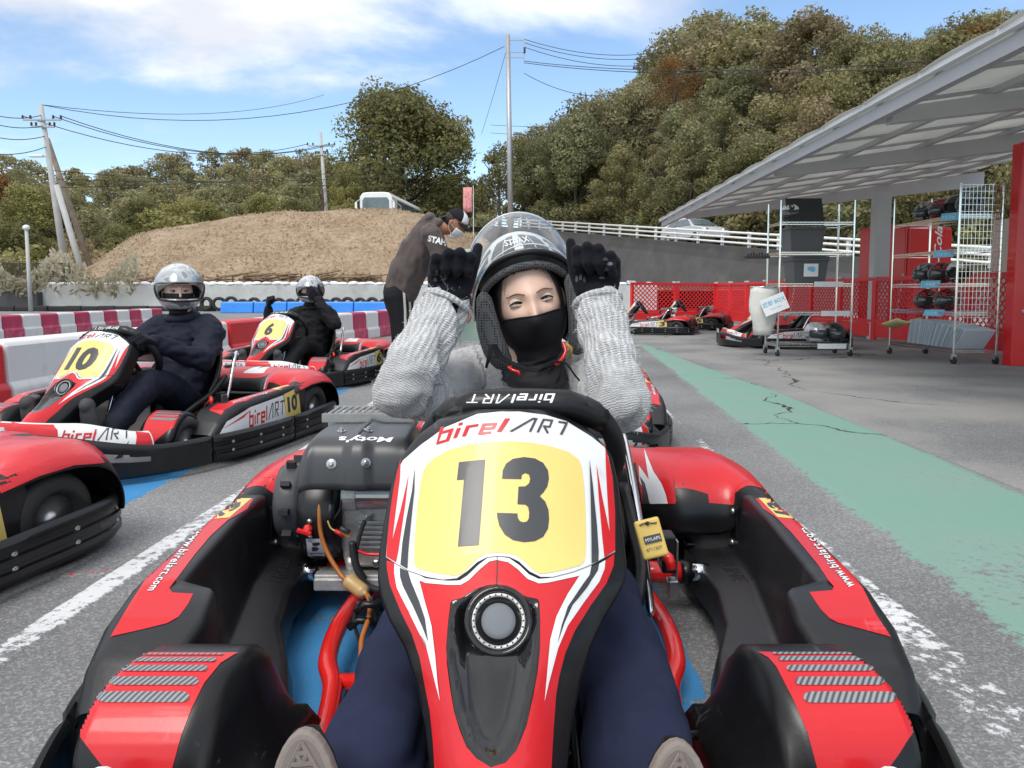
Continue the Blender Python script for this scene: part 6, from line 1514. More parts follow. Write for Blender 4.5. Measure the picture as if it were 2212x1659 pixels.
# ---------------------------------------------------------------- engine on the left of the seat
E_ = lambda x, y, Y: Wy(x, y, Y) - K0
eng = bpy.data.objects.new('engine', None); COL.objects.link(eng); eng.parent = kart
PROF = [(.520,.375),(.521,.405),(.527,.445),(.540,.470),(.560,.482),(.60,.488),(.66,.490),(.72,.488)]
rows = []
for k in range(29):
    f = k/28; x = -.445+.26*f; e = min(f,1-f)*28; drop = 0.03*max(0,1-e/3.0)**2; rib = 0.006 if 0.40 < f < 0.60 else (-0.004 if (0.08<f<0.36 or 0.64<f<0.92) else 0)
    rows.append([Vector((x*(1-.0*j) + (0.012*(j/7) if f<.5 else -.012*(j/7)), y - (rib if j < 4 else rib*.3), z - drop*(1 if j>1 else .3) + (rib*.6 if j >= 3 else 0))) for j,(y,z) in enumerate(PROF)])
m_ = MB(); m_.grid(rows); cov = m_.obj('engine_cover', KGRY, eng, smooth=True, subsurf=1)
if cov.data.polygons[len(cov.data.polygons)//2].normal.y > 0: cov.data.flip_normals()
md = cov.modifiers.new('s','SOLIDIFY'); md.thickness = .004; md.offset = -1; bake(cov); CBV = bvh_of(cov)
for i,(px,py) in enumerate(((716,1002),(790,1000),(795,930),(738,932))):
    h = CBV.ray_cast(*pxray(px,py)); n = h[1] if h[1].y < 0.2 else -h[1]; n = (n if n.z > 0 else -n)
    m_ = MB(); m_.lathe([(0.011,0.0),(0.011,0.002),(0.006,0.003),(0.006,0.006),(0.004,0.007),(0.004,0.009),(0,0.009)],10,c=h[0],axis=n); m_.obj('cover_bolt', KSTL if i else KSTL, cov, smooth=False)
text_on('maker_badge', "Moty's", quadmap((852,942),(730,940),(848,956),(733,956)), CBV, LOGOW, cov, 0.0012, step=8, size=1, shear=.15, offset=.03)
# slotted metal box behind the cover
m_ = MB(); m_.box((-.33,.80,.45),(.20,.12,.09)); gb = m_.obj('silencer_box', KALU, eng, bevel=.01)
for yy in (.735,.865):
    m_ = MB(); m_.box((-.33,yy,.497),(.22,.012,.02)); m_.obj('guard_edge', KSTL, gb)
for k in range(13):
    m_ = MB(); m_.box((-.43+.0165*k,.80,.503),(.006,.13,.004)); m_.obj('guard_slat', KSTL, gb)
# blower housing, starter drum
hc = Vector((-.435,.73,.275))
m_ = MB(); m_.lathe([(0.02,-.045),(.095,-.045),(.112,-.038),(.118,-.02),(.118,.035),(.112,.05),(.05,.055)],40,c=hc,axis=(1,0,0)); m_.obj('blower_housing', KBLK, eng, smooth=True)
m_ = MB(); m_.lathe([(0.0,-.075),(.05,-.075),(.085,-.068),(.092,-.055),(.092,-.02),(.08,0)],36,c=hc+Vector((-.035,0,.02)),axis=(1,0,0)); m_.obj('starter_drum', KGRY, eng, smooth=True)
m_ = MB()
for k in range(10):
    a = 2*math.pi*k/10; c = hc+Vector((-.072,math.cos(a)*.094,.02+math.sin(a)*.094)); m_.box(c,(.022,.012,.03),Matrix.Rotation(a-math.pi/2,3,'X'))
tag(m_.obj('cooling_slots', RUB, eng), kind='stuff')
# label plate and switch on the housing front
HB = BVHTree.FromPolygons(*(lambda b: ([v for v in b.v], b.f))(MB().lathe([(0.02,-.045),(.095,-.045),(.112,-.038),(.118,-.02),(.118,.035),(.112,.05),(.05,.055)],40,c=hc,axis=(1,0,0))))
def place(px, py): return HB.ray_cast(*pxray(px,py))
decal('oil_label', [[(661,1163),(697,1163),(703,1209),(667,1209)]], HB, CARD, eng, .0015, step=8)
text_on('oil_label_text', 'OIL', quadmap((664,1170),(676,1170),(664,1165),(676,1165)), HB, KDRK, eng, .0022, size=1)
text_on('oil_label_text', 'YAMAHA MZ200(R)', quadmap((667,1197),(699,1197),(667,1192),(699,1192)), HB, KDRK, eng, .0022, size=1, offset=.02)
decal('oil_pictogram', [[(674,1172),(690,1170),(692,1174),(686,1178),(676,1178)],[(674,1180),(684,1180),(690,1184),(684,1189),(674,1189)]], HB, KDRK, eng, .0022, step=8)
decal('label_lines', [[(668,1199+3*k),(698,1199+3*k),(698,1200+3*k),(668,1200+3*k)] for k in range(3)], HB, KDRK, eng, .0022, step=8)
h = place(666,1142); 
if h[0] is not None:
    c = h[0]; m_ = MB(); m_.lathe([(.011,0),(.010,.008),(.006,.012),(0,.012)],12,c=c,axis=(0,-1,.2)); m_.box(c+Vector((-.006,-.013,-.004)),(.034,.008,.010),Matrix.Rotation(R(18),3,'Y')); m_.obj('engine_switch', KFRM, eng, bevel=.002)
    for dz in (.018,-.018):
        m_ = MB(); m_.lathe([(.006,0),(.006,.005),(.0,.007)],8,c=c+Vector((.004,.0,dz)),axis=(0,-1,.1)); m_.obj('screw', KSTL, eng, smooth=True)
# crankcase and cylinder
m_ = MB(); m_.prism([(-.375,.15),(-.24,.15),(-.22,.20),(-.22,.33),(-.25,.37),(-.36,.37),(-.385,.33),(-.385,.20)],.66,.84,lambda x,z,y: Vector((x,y,z))); m_.obj('crankcase', KALU, eng, bevel=.012, seg=3)
m_ = MB(); m_.cyl((-.355,.655,.330),(-.20,.655,.330),.034,n=28); m_.obj('starter_motor', KSTL, eng, smooth=False)
m_ = MB(); m_.cyl((-.372,.655,.330),(-.34,.655,.330),.038,n=28); m_.obj('motor_end', KALU, eng)
for k in range(6):
    m_ = MB(); m_.box((-.29,.652,.205+.012*k),(.10,.012,.005)); m_.obj('cooling_fin', KALU, eng, bevel=.001)
for (x,z) in ((-.365,.36),(-.355,.185),(-.30,.165),(-.25,.17),(-.315,.275)):
    m_ = MB(); m_.lathe([(.010,0),(.010,.010),(.006,.012),(.006,.016),(0,.016)],6,c=(x,.66,z),axis=(0,-1,0)); m_.obj('case_bolt', KSTL, eng)
m_ = MB(); m_.box((-.31,.70,.125),(.26,.16,.03)); m_.box((-.31,.64,.142),(.26,.03,.012)); m_.obj('engine_mount_plate', KALU, eng, bevel=.004)
for x in (-.36,-.27):
    m_ = MB(); m_.cyl((x,.66,.14),(x,.66,.18),.013,n=12); m_.obj('mount_spacer', KALU, eng, smooth=True)
# fuel hose, filter, leads
hp = [E_(691,1065,1.74),E_(690,1100,1.72),E_(693,1150,1.71),E_(708,1195,1.70),E_(735,1240,1.68),E_(748,1252,1.67)]
m_ = MB(); m_.tube(catmull(hp,6),.0055,10); m_.obj('fuel_hose', KORG, eng, smooth=True)
fa, fb = E_(750,1252,1.66), E_(793,1285,1.60); fd = (fb-fa).normalized(); fl = (fb-fa).length
m_ = MB(); m_.lathe([(.004,0),(.006,.006),(.017,.010),(.019,.014),(.019,.020),(.017,.022),(.016,fl*.8),(.012,fl*.88),(.005,fl*.92),(.005,fl)],18,c=fa,axis=fd); m_.obj('fuel_filter', KFIL, eng, smooth=True)
hp = [fb,E_(800,1305,1.55),E_(795,1340,1.50),E_(782,1380,1.45),E_(780,1420,1.40)]
m_ = MB(); m_.tube(catmull(hp,6),.0055,10); m_.obj('fuel_hose', KORG, eng, smooth=True)
LEAD = [([(738,1075),(735,1100),(720,1125),(722,1150)],1.72,.003,WIRE),([(760,1170),(768,1220),(790,1262),(820,1275)],1.69,.008,WIRE),([(788,1125),(775,1165),(770,1210),(790,1250)],1.70,.005,WIRE),([(765,1185),(790,1196),(822,1198)],1.70,.004,KFRM),([(708,1125),(716,1142),(735,1150)],1.71,.002,KYEL),([(735,1148),(752,1160),(760,1152),(752,1145)],1.70,.002,KORG),
        ([(775,1300),(765,1340),(775,1380),(790,1410)],1.50,.004,WIRE),([(800,1290),(812,1330),(800,1380)],1.52,.005,WIRE)]
for i,(P,Y,r,mm) in enumerate(LEAD):
    m_ = MB(); m_.tube(catmull([E_(x,y,Y) for x,y in P],6),r,8); m_.obj('wiring_lead', mm, eng, smooth=True)
for (x,y,x2,y2,Y,mm) in ((724,1146,745,1158,1.705,KFRM),(735,1140,756,1150,1.70,KGRY),(716,1090,712,1118,1.715,KGRY)):
    m_ = MB(); m_.cyl(E_(x,y,Y),E_(x2,y2,Y),.0055,n=10); m_.obj('connector_sleeve', mm, eng, smooth=True)
for (x,y) in ((790,1318),(775,1352)):
    m_ = MB(); p = E_(x,y,1.50); m_.tube([p+Vector((-.02,0,-.004)),p+Vector((0,0,.012)),p+Vector((.024,0,.010)),p+Vector((.03,.01,-.01))],.008,8); m_.obj('hose_clip', KBLK, eng, smooth=True)
# ---------------------------------------------------------------- right of the seat: timing box, battery leads
TBOX = M('yellow_timing_box', (0.72,0.50,0.12), 0.4, var=0.06, vs=20)
tp = E_(1406,1163,1.47); tr_ = Matrix.Rotation(R(-14),3,'Y') @ Matrix.Rotation(R(-22),3,'X')
m_ = MB(); m_.box(tp,(.050,.022,.076),tr_); tbo = m_.obj('timing_transponder', TBOX, kart, bevel=.005, seg=3)
m_ = MB(); m_.box(tp+tr_@Vector((.002,-.0125,-.002)),(.034,.002,.015),tr_); m_.obj('black_label', KDRK, tbo)
mtx = tr_.to_4x4(); mtx.translation = tp+tr_@Vector((-.013,-.0145,-.005)); mx2 = mtx @ Matrix.Rotation(math.pi/2,4,'X')
text_obj('label_lettering', 'MYLAPS', LOGOW, tbo, mx2, size=.0085)
mtx2 = tr_.to_4x4(); mtx2.translation = tp+tr_@Vector((-.016,-.0125,-.024)); text_obj('serial_number', '4711307', KDRK, tbo, mtx2 @ Matrix.Rotation(math.pi/2,4,'X'), size=.009)
m_ = MB(); m_.tube([tp+tr_@Vector((x,-.0125-.003*(k%2),.028+.002*math.sin(k))) for k,x in enumerate(np.linspace(-.016,.018,6))],.0012,6); m_.ball(tp+tr_@Vector((0,-.015,.029)),.004,8,6); m_.obj('cable_tie', WIRE, tbo, smooth=True)
m_ = MB(); m_.box(E_(1438,1180,1.62),(.035,.05,.06)); m_.box(E_(1440,1215,1.60),(.03,.06,.03)); m_.obj('battery_block', KBLK, kart, bevel=.005)
m_ = MB(); m_.tube([E_(1430,1188,1.56),E_(1445,1205,1.55),E_(1452,1232,1.54)],[.008,.011,.010],10); m_.obj('battery_boot', KFRM, kart, smooth=True)
m_ = MB(); m_.box(E_(1458,1215,1.62),(.004,.05,.11)); m_.box(E_(1452,1270,1.58),(.02,.03,.04)); m_.obj('battery_bracket', KSTL, kart, bevel=.002)
m_ = MB(); m_.cyl((.14,.90,.215),(.50,.90,.215),.018,n=12); m_.obj('rear_tube', KBLK, kart, smooth=True)
# ================================================================== copies of the kart
def kart_number_digits(text, sh):
    return text_on('race_number', text, quadmap(c3([(620 if len(text)>1 else 800,1380)])[0], c3([(1370 if len(text)>1 else 1180,1380)])[0], c3([(680 if len(text)>1 else 840,760)])[0], c3([(1420 if len(text)>1 else 1220,760)])[0]), SH_BVH, KDRK, sh, 0.0026, step=14, size=1, offset=.055, shear=.0)
KARTS = {}
def new_kart(key, loc, rz, number, label, side_num=None):
    k = copy_tree(kart); k.location = loc; k.rotation_euler = (0,0,rz); tag(k, label, 'kart', 'rental karts')
    sh = [c for c in k.children if c.name.startswith('number_shield')][0]
    for c in list(sh.children):
        if c.name.startswith('race_number'): bpy.data.objects.remove(c, do_unlink=True)
    kart_number_digits(number, sh)
    for c in list(k.children):
        if c.name.startswith('timing_transponder'):
            for g in list(c.children): bpy.data.objects.remove(g, do_unlink=True)
            bpy.data.objects.remove(c, do_unlink=True)
    for p in [c for c in k.children if c.name.startswith('side_pod')]:
        for c in list(p.children):
            if c.name.startswith('pod_number'): bpy.data.objects.remove(c, do_unlink=True)
        s = 1 if sum(v.co.x for v in list(p.data.vertices)[:50]) > 0 else -1
        me_q = quadmap((.64,.165),(.745,.17),(.635,.25),(.74,.258)) if s > 0 else quadmap((.745,.17),(.64,.165),(.74,.258),(.635,.25))
        text_on('pod_number', side_num or number, me_q, PB[s], KDRK, p, .0022, side_ray(s), .02, size=1, offset=.05)
    KARTS[key] = k; return k
tag(kart, 'red and black rental kart number thirteen in the foreground facing the camera', 'kart', 'rental karts')
TH = R(-15)
new_kart('10', (-2.00,3.56,0), TH, '10', 'red and black rental kart number ten with a silver helmeted driver')
new_kart('6', (-2.04,6.45,0), TH, '6', 'red and black rental kart number six behind kart ten')
new_kart('1', (-2.20,1.42,0), TH, '1', 'red kart at the left edge, only its rear wheel corner showing')
new_kart('b', (0.10,3.72,0), R(-3), '8', 'red kart directly behind kart thirteen, mostly hidden by the woman')
new_kart('f1', tuple(Wz(1400,722))[:2]+(0,), R(-108), '3', 'left one of two empty karts parked by the far red fence')
new_kart('f2', tuple(Wz(1470,714))[:2]+(0,), R(-112), '5', 'right one of two empty karts parked by the far red fence')
p = Wz(1625,752); new_kart('f3', (p.x+.15,p.y+.45,0), R(-97), '7', 'empty kart parked behind the left wire rack')
KARTS['f1'].location.x -= .25; KARTS['f1'].location.y += .5; KARTS['f2'].location.y += .9
# ================================================================== people
def knit_mat(name, lo, hi, fr=450.0, fs=260.0):
    m, nt, b = nodes_of(name); N = nt.nodes; L = nt.links
    at = N.new('ShaderNodeAttribute'); at.attribute_name = 'knit'; sp = N.new('ShaderNodeSeparateXYZ'); L.new(at.outputs['Vector'], sp.inputs[0])
    def math_(op, a, bb=None, c=None):
        n = N.new('ShaderNodeMath'); n.operation = op
        for i, v in enumerate((a,bb,c)):
            if v is None: continue
            if isinstance(v,(int,float)): n.inputs[i].default_value = v
            else: L.new(v, n.inputs[i])
        return n.outputs[0]
    tc = N.new('ShaderNodeTexCoord'); nz = N.new('ShaderNodeTexNoise'); nz.inputs['Scale'].default_value = 60; nz.inputs['Detail'].default_value = 4; L.new(tc.outputs['Object'], nz.inputs['Vector'])
    jit = math_('MULTIPLY', nz.outputs['Fac'], 0.010)
    u = math_('ADD', sp.outputs[0], jit); v = math_('ADD', sp.outputs[1], jit)
    rib = math_('MULTIPLY_ADD', math_('SINE', math_('MULTIPLY', u, fr)), 0.5, 0.5)
    ribw = math_('MULTIPLY', rib, sp.outputs[2])
    st = math_('ABSOLUTE', math_('SINE', math_('MULTIPLY', u, 620.0)))
    stv = math_('MULTIPLY_ADD', math_('SINE', math_('ADD', math_('MULTIPLY', v, 1350.0), math_('MULTIPLY', st, 2.2))), 0.5, 0.5)
    hgt = math_('ADD', math_('MULTIPLY', ribw, 0.80), math_('MULTIPLY', stv, 0.45))
    nf = N.new('ShaderNodeTexNoise'); nf.inputs['Scale'].default_value = 420; nf.inputs['Detail'].default_value = 3; L.new(tc.outputs['Object'], nf.inputs['Vector'])
    hgt2 = math_('ADD', hgt, math_('ADD', math_('MULTIPLY', nf.outputs['Fac'], 0.8), math_('MULTIPLY', nz.outputs['Fac'], 0.45)))
    r = N.new('ShaderNodeValToRGB'); e = r.color_ramp.elements; e[0].position = 0.28; e[0].color = tuple(lo)+(1,); e[1].position = 0.86; e[1].color = tuple(hi)+(1,)
    L.new(math_('MULTIPLY', hgt2, 0.5), r.inputs[0]); L.new(r.outputs[0], b.inputs['Base Color']); b.inputs['Roughness'].default_value = 0.95; b.inputs['Sheen Weight'].default_value = 0.35; b.inputs['Specular IOR Level'].default_value = 0.1
    bp = N.new('ShaderNodeBump'); bp.inputs['Strength'].default_value = 0.9; bp.inputs['Distance'].default_value = 0.004; L.new(hgt2, bp.inputs['Height']); L.new(bp.outputs[0], b.inputs['Normal'])
    return m
KNIT = knit_mat('grey_wool_knit', (0.46,0.46,0.46), (0.80,0.80,0.805))
NAVY = M('navy_trouser_cloth', (0.017,0.022,0.052), 0.85, var=0.12, vs=30, bump=0.12, bs=700, spec=0.2)
BLKC = M('black_cloth', (0.009,0.009,0.011), 0.85, var=0.2, vs=25, bump=0.15, bs=500, spec=0.3)
MASKM = M('black_mask_fabric', (0.007,0.006,0.009), 0.75, var=0.2, vs=14, bump=0.08, bs=300)
GLOV = M('black_glove_fleece', (0.006,0.007,0.011), 0.9, var=0.25, vs=40, bump=0.25, bs=260, sheen=0.06, spec=0.2)
GLOP = M('glove_grip_patch', (0.05,0.052,0.056), 0.5, var=0.15, vs=60)
SKIN = M('skin', (0.86,0.57,0.445), 0.42, var=0.05, vs=14, sss=0.25, bump=0.04, bs=500)
SKIN2 = M('tanned_skin', (0.34,0.15,0.085), 0.5, var=0.08, vs=14, sss=0.2)
HAIR = M('dark_hair', (0.014,0.011,0.010), 0.45, var=0.3, vs=60)
EYEW = M('eye_white', (0.62,0.60,0.58), 0.25, var=0.03)
IRIS = M('dark_iris', (0.014,0.009,0.007), 0.12, var=0.1)
BROW = M('brown_brow', (0.26,0.155,0.105), 0.8, var=0.2, vs=80)
TAUPE = M('taupe_rubber_sole', (0.23,0.195,0.172), 0.8, var=0.12, vs=18, bump=0.15, bs=140)
HOOD = M('charcoal_brown_hoodie', (0.085,0.066,0.060), 0.92, var=0.25, vs=5, bump=0.2, bs=200, sheen=0.1)
NAVYJ = M('dark_navy_jacket', (0.011,0.014,0.027), 0.75, var=0.2, vs=12, bump=0.1, bs=300, spec=0.25)
def blob(name, mb, voxel, mat, parent=None, smooth=6, wr=0.0, ws=9.0, seed=0.0, zf=0.6):
    o = mb.obj(name, mat, parent, merge=False)
    md = o.modifiers.new('r','REMESH'); md.mode = 'VOXEL'; md.voxel_size = voxel; md.use_smooth_shade = True
    sm = o.modifiers.new('s','SMOOTH'); sm.iterations = smooth; sm.factor = 0.5
    bake(o, True)
    if wr:
        me = o.data; n = len(me.vertices); co = np.empty(n*3); me.vertices.foreach_get('co', co); no = np.empty(n*3); me.vertices.foreach_get('normal', no); co = co.reshape(-1,3); no = no.reshape(-1,3)
        d = np.array([mnoise.noise(Vector((c[0]*ws+seed, c[1]*ws, c[2]*ws*zf))) + 0.5*mnoise.noise(Vector((c[0]*ws*2.3, c[1]*ws*2.3+seed, c[2]*ws*zf*2.2))) for c in co])
        co += no*(d*wr)[:,None]; me.vertices.foreach_set('co', co.reshape(-1)); me.update()
    return o
def limb(mb, pts, rs, n=16, flat=1.0, up=None):
    P = catmull(pts, 5); k = len(pts); R_ = []
    for i in range(len(P)):
        t = i/5; a = min(int(t),k-2); f = t-a; R_.append(rs[a]+(rs[a+1]-rs[a])*f)
    mb.tube(P, R_, n, flat=flat, up=up); mb.ball(P[0], R_[0]*0.98, 12, 8); mb.ball(P[-1], R_[-1]*0.98, 12, 8); return mb
def knit_attr(o, chains):
    """chains: (points, rib weight). Stores around / along coordinates for the knit."""
    me = o.data; n = len(me.vertices); co = np.empty(n*3); me.vertices.foreach_get('co', co); co = co.reshape(-1,3)
    best = np.full(n, 1e9); out = np.zeros((n,3))
    for pts, w in chains:
        P = np.array([tuple(p) for p in catmull(pts,4)]); s0 = 0
        for a, b in zip(P, P[1:]):
            d = b-a; L2 = d@d; L_ = math.sqrt(L2); t = np.clip(((co-a)@d)/L2, 0, 1); q = a+t[:,None]*d; r = co-q; dist = np.linalg.norm(r,axis=1)
            dn = d/L_; ref = np.array([0,1.0,0.0]); ref = ref-dn*(ref@dn)
            if np.linalg.norm(ref) < 1e-3: ref = np.array([1.0,0,0])
            ref /= np.linalg.norm(ref); sd = np.cross(dn, ref); ang = np.arctan2(-(r@sd), -(r@ref))
            mk_ = dist < best; best[mk_] = dist[mk_]
            out[mk_,0] = (ang*0.062)[mk_]; out[mk_,1] = (s0+t*L_)[mk_]; out[mk_,2] = w*(np.clip((s0+t*L_-.10)/.06,0,1)[mk_] if w else 0)
            s0 += L_
    at = me.attributes.new('knit','FLOAT_VECTOR','POINT'); at.data.foreach_set('vector', out.reshape(-1))
def hand(mb, wrist, d, n, side, curl=(75,95,60), size=1.0, thumb=((0.5,0.6,0.3),0.35), spread=0.0, fcurl=None):
    """wrist point, direction to the knuckles, palm normal; side +1/-1 picks the thumb side. Five separate bent fingers."""
    d = Vector(d).normalized(); n = Vector(n); n = (n-d*n.dot(d)).normalized(); l = d.cross(n)*side; w = Vector(wrist); S = size
    kn = []
    for i in range(4):
        off = (0.030-0.021*i)*S; k = w + d*(0.088-0.004*abs(i-1)-(0.008 if i == 3 else 0))*S + l*off*1.02; kn.append(k)
        mb.tube([w+l*off*0.62+d*.004, w+d*.045*S+l*off*0.9-n*.002, k], [0.0165*S,0.0165*S,0.0125*S], 10); mb.ball(k, 0.0128*S, 10, 8)
    mb.ball(w+d*.045*S, (0.036*S,0.036*S,0.036*S)) if False else None
    LEN = [(.042,.026,.022),(.046,.030,.024),(.043,.028,.023),(.034,.021,.020)]
    for i in range(4):
        cu = fcurl[i] if fcurl else curl; p = kn[i]; a = 0; P = [p]; 
        for j in range(3):
            a += R(cu[j]); dv = d*math.cos(a) + n*math.sin(a) + l*spread*(1.5-i)*.1; p = p + dv.normalized()*LEN[i][j]*S; P.append(p)
        mb.tube(P, [0.0118*S,0.0112*S,0.0102*S,0.0085*S], 10)
        for q, r in zip(P[1:],(0.0114,0.0104,0.0086)): mb.ball(q, r*S, 10, 7)
    tv, bend = thumb; dv = (d*tv[0]+l*tv[1]+n*tv[2]).normalized(); p0 = w + d*.018*S + l*.026*S + n*.010*S
    p1 = p0+dv*.040*S; dv2 = (dv+d*bend).normalized(); p2 = p1+dv2*.032*S; p3 = p2+(dv2+d*bend*.5).normalized()*.026*S
    mb.tube([w+l*.012*S, p0, p1, p2, p3],[.016*S,.0175*S,.0145*S,.0125*S,.0098*S],10)
    for q, r in ((p0,.0172),(p1,.0146),(p2,.0126),(p3,.0100)): mb.ball(q, r*S, 10, 7)
    return kn
def head_mb(c, rot, s=1.0):
    """a head with brow, nose, cheeks, lips, chin and ears; face towards -Y before rotation"""
    nu, nv = 64, 56; vs = []
    G = lambda x,z,cx,cz,sx,sz: math.exp(-((x-cx)/sx)**2-((z-cz)/sz)**2)
    for i in range(nv+1):
        th = math.pi*i/nv
        for j in range(nu):
            ph = 2*math.pi*j/nu; X, Y, Z = math.sin(th)*math.sin(ph), -math.sin(th)*math.cos(ph), math.cos(th)
            x, y, z = 0.074*X, 0.094*Y, 0.115*Z
            if Z < -0.1: k = (-Z-0.1); x *= 1-0.30*k; y = y*(1-0.12*k) if Y < 0 else y*(1-0.55*k)
            if Y < 0.1:
                y += -0.020*G(x,z,0,-.022,.011,.018) -0.012*G(x,z,0,.002,.009,.028)      # nose
                y += 0.011*(G(x,z,.031,.012,.018,.012)+G(x,z,-.031,.012,.018,.012))          # sockets
                y += -0.006*(G(x,z,.040,-.022,.024,.022)+G(x,z,-.040,-.022,.024,.022))       # cheeks
                y += -0.005*G(x,z,0,.030,.05,.012) -0.009*G(x,z,0,-.092,.024,.018) -0.006*G(x,z,0,-.060,.020,.010)
            vs.append(Vector((x,y,z))*s)
    fs = []
    for i in range(nv):
        for j in range(nu): fs.append((i*nu+j,(i+1)*nu+j,(i+1)*nu+(j+1)%nu,i*nu+(j+1)%nu))
    c = Vector(c); mb = MB(); mb.add([c+rot@v for v in vs], fs)
    for sx in (-1,1): mb.ball(c+rot@(Vector((sx*.076,.012,-.008))*s),(.010*s,.018*s,.030*s),8,8,rot)
    return mb
def face_parts(root, c, rot, s, smile=1.0, brow=True, openness=0.0048, bm=None):
    c = Vector(c)
    fy = lambda x,z: -0.094*math.sqrt(max(0.05,1-(x/.074)**2-(z/.115)**2))
    for sx in (-1,1):
        ec = Vector((sx*.031, fy(.031,.010)+.0128, .010))*s
        m_ = MB(); m_.ball(c+rot@ec, .0125*s, 16, 12); e = m_.obj('eyeball', EYEW, root, smooth=True)
        m_ = MB(); m_.ball(c+rot@(ec+Vector((sx*-.001,-.0068,0.0003))*s),(.0080*s,.0074*s,.0080*s),14,10,rot); m_.obj('iris', IRIS, e, smooth=True)
        # lids: upper and lower skin folds with a lash line
        for up in (1,-1):
            m_ = MB(); rows = []
            for a in np.linspace(0,1,6):
                row = []
                for t in np.linspace(-1,1,15):
                    edge = (openness*(1-t*t)**0.8*(1.0 if up > 0 else (0.12 if smile else .8)))*up + .0012*sx*t*1.2
                    z = .010+edge + (smile*(.0030*(1-t*t)-.0012)) + up*a*.0105*(1-0.35*t*t); x = sx*.031+t*.0158
                    yb = -math.sqrt(max(1e-6,(.0140**2-(min(.0137,abs(t*.0125)))**2-min(.000118,(z-.010)**2))))
                    y = (ec.y/s)+yb; y = y*(1-a*a*.75)+(fy(x,z)+(.0075 if up > 0 else .0085))*(a*a*.75)
                    row.append(c+rot@(Vector((x,y,z))*s))
                rows.append(row)
            m_.grid(rows); m_.obj('upper_eyelid' if up > 0 else 'lower_eyelid', SKIN if bm is None else bm, root, smooth=True, solid=.0008)
            if up > 0:
                m_ = MB(); m_.tube([p+rot@Vector((0,-.0008*s,-.0002)) for p in rows[0]], .0015*s, 6); m_.obj('eyelashes', HAIR, root, smooth=True)
        if brow:
            m_ = MB(); P = []
            for t in np.linspace(0,1,9):
                x = sx*(.013+.037*t); z = .0285+.0048*math.sin(math.pi*min(1,t*1.15))-.001*t; P.append(c+rot@(Vector((x, fy(x,z)-.0045+.004*t, z))*s))
            m_.tube(P, [.0016*s+.0016*s*math.sin(math.pi*min(1,.25+t*.8)) for t in np.linspace(0,1,9)], 8, flat=.5); m_.obj('eyebrow', BROW, root, smooth=True)
def jacket_folds(): pass
# ---------------------------------------------------------------- the woman in kart thirteen
WR = Vector((0.03,1.72,0.0))
woman = thing('person', 'person in grey knit sweater and open helmet with both gloved fists raised beside it', 'person', WR)
def own(o, root=None):
    o.parent = woman; o.location = Vector(o.location) - WR; return o
HROT = Matrix.Rotation(R(-11.5),3,'Y') @ Matrix.Rotation(R(7),3,'X') @ Matrix.Rotation(R(4),3,'Z')
HC = Wy(1141,652,1.83)
mb = head_mb(HC, HROT, 1.07)
limb(mb,[HC+Vector((0,.02,-.08)),HC+Vector((0,.05,-.22))],[.055,.060]); limb(mb,[Vector((.03,1.93,.50)),Vector((.03,1.90,.36)),Vector((.03,1.80,.18))],[.07,.09,.10])
for s in (-1,1):
    limb(mb,[Vector((.03+s*.08,1.76,.17)), Vector((.03+s*.12,1.52,.20)), Wy(905,1375,1.26) if s < 0 else Wy(1318,1350,1.27), Wy(818,1720,.97) if s < 0 else Wy(1378,1720,.98)],[.06,.05,.042,.03])
body = blob('body', mb, 0.0042, SKIN, smooth=3); own(body)
frt = bpy.data.objects.new('face', None); COL.objects.link(frt); own(frt); frt.location = -WR
face_parts(frt, HC, HROT, 1.07, smile=1.0, openness=.0052)
# black balaclava round the face, mask over nose and neck
def headpt(az, z, k=1.0, dy=0.0):
    th = math.acos(max(-1,min(1,z/.115))); x = .074*math.sin(th)*math.sin(R(az)); y = -.094*math.sin(th)*math.cos(R(az)); return HC + HROT@(Vector((x,y+dy,z))*k*1.07)
NAZ, NZB = 150, 84
mm = MB(); vs_ = [headpt(-180+360*i/NAZ, .113-.203*j/(NZB-1), 1.06) for i in range(NAZ+1) for j in range(NZB)]; fs_ = []
for i in range(NAZ):
    for j in range(NZB-1):
        az = -180+360*(i+.5)/NAZ; z = .113-.203*(j+.5)/(NZB-1)
        if z < .073 - .030*(abs(az)/64)**4 and abs(az) < 66: continue
        b_ = i*NZB+j; fs_.append((b_, b_+NZB, b_+NZB+1, b_+1))
mm.add(vs_,fs_); own(mm.obj('balaclava', MASKM, None, smooth=True, solid=.003))
# mask: from the bridge of the nose down over the chin, draping into a neck tube
mm = MB(); rows = []
neck = Wy(1158,842,1.72)
NSEG = 53
for k in range(26):
    f = k/25; row = []
    for j in range(NSEG):
        az = -128+256*j/(NSEG-1)
        if f < .5:
            g = f/.5; ztop = -.0135 - .006*(az/60)**2 - .010*max(0,abs(az)-55)/45
            z = ztop + (-.108-ztop)*g
            kx = 1.10 + .05*math.sin(math.pi*g); p = headpt(az, max(z,-.085), kx)
            if z < -.085: p = p + HROT@Vector((0,0,(z+.085)*1.1))
            bump_ = .023*math.exp(-(az/19)**2)*math.exp(-((z+.024)/.026)**2); p = p + HROT@Vector((0,-bump_-.003,0))
        else:
            g = (f-.5)/.5; a = R(az); base = headpt(az,-.085,1.15)+HROT@Vector((0,0,-.0253)); rr_w = .066+.012*g
            low = Vector((neck.x + rr_w*math.sin(a)*1.0, neck.y+.085 - rr_w*math.cos(a)*1.05, neck.z-.005 + .030*(1-math.cos(a*.9))))
            p = base.lerp(low, g*g*(3-2*g)); p.y += .010*math.sin(math.pi*g)
            p += Vector((.003*math.sin(az*.21+g*9), -.004*math.sin(g*19+az*.05), .0))
        row.append(p)
    rows.append(row)
mm.grid(rows); own(mm.obj('face_mask', MASKM, None, smooth=True, solid=.003, subsurf=1))
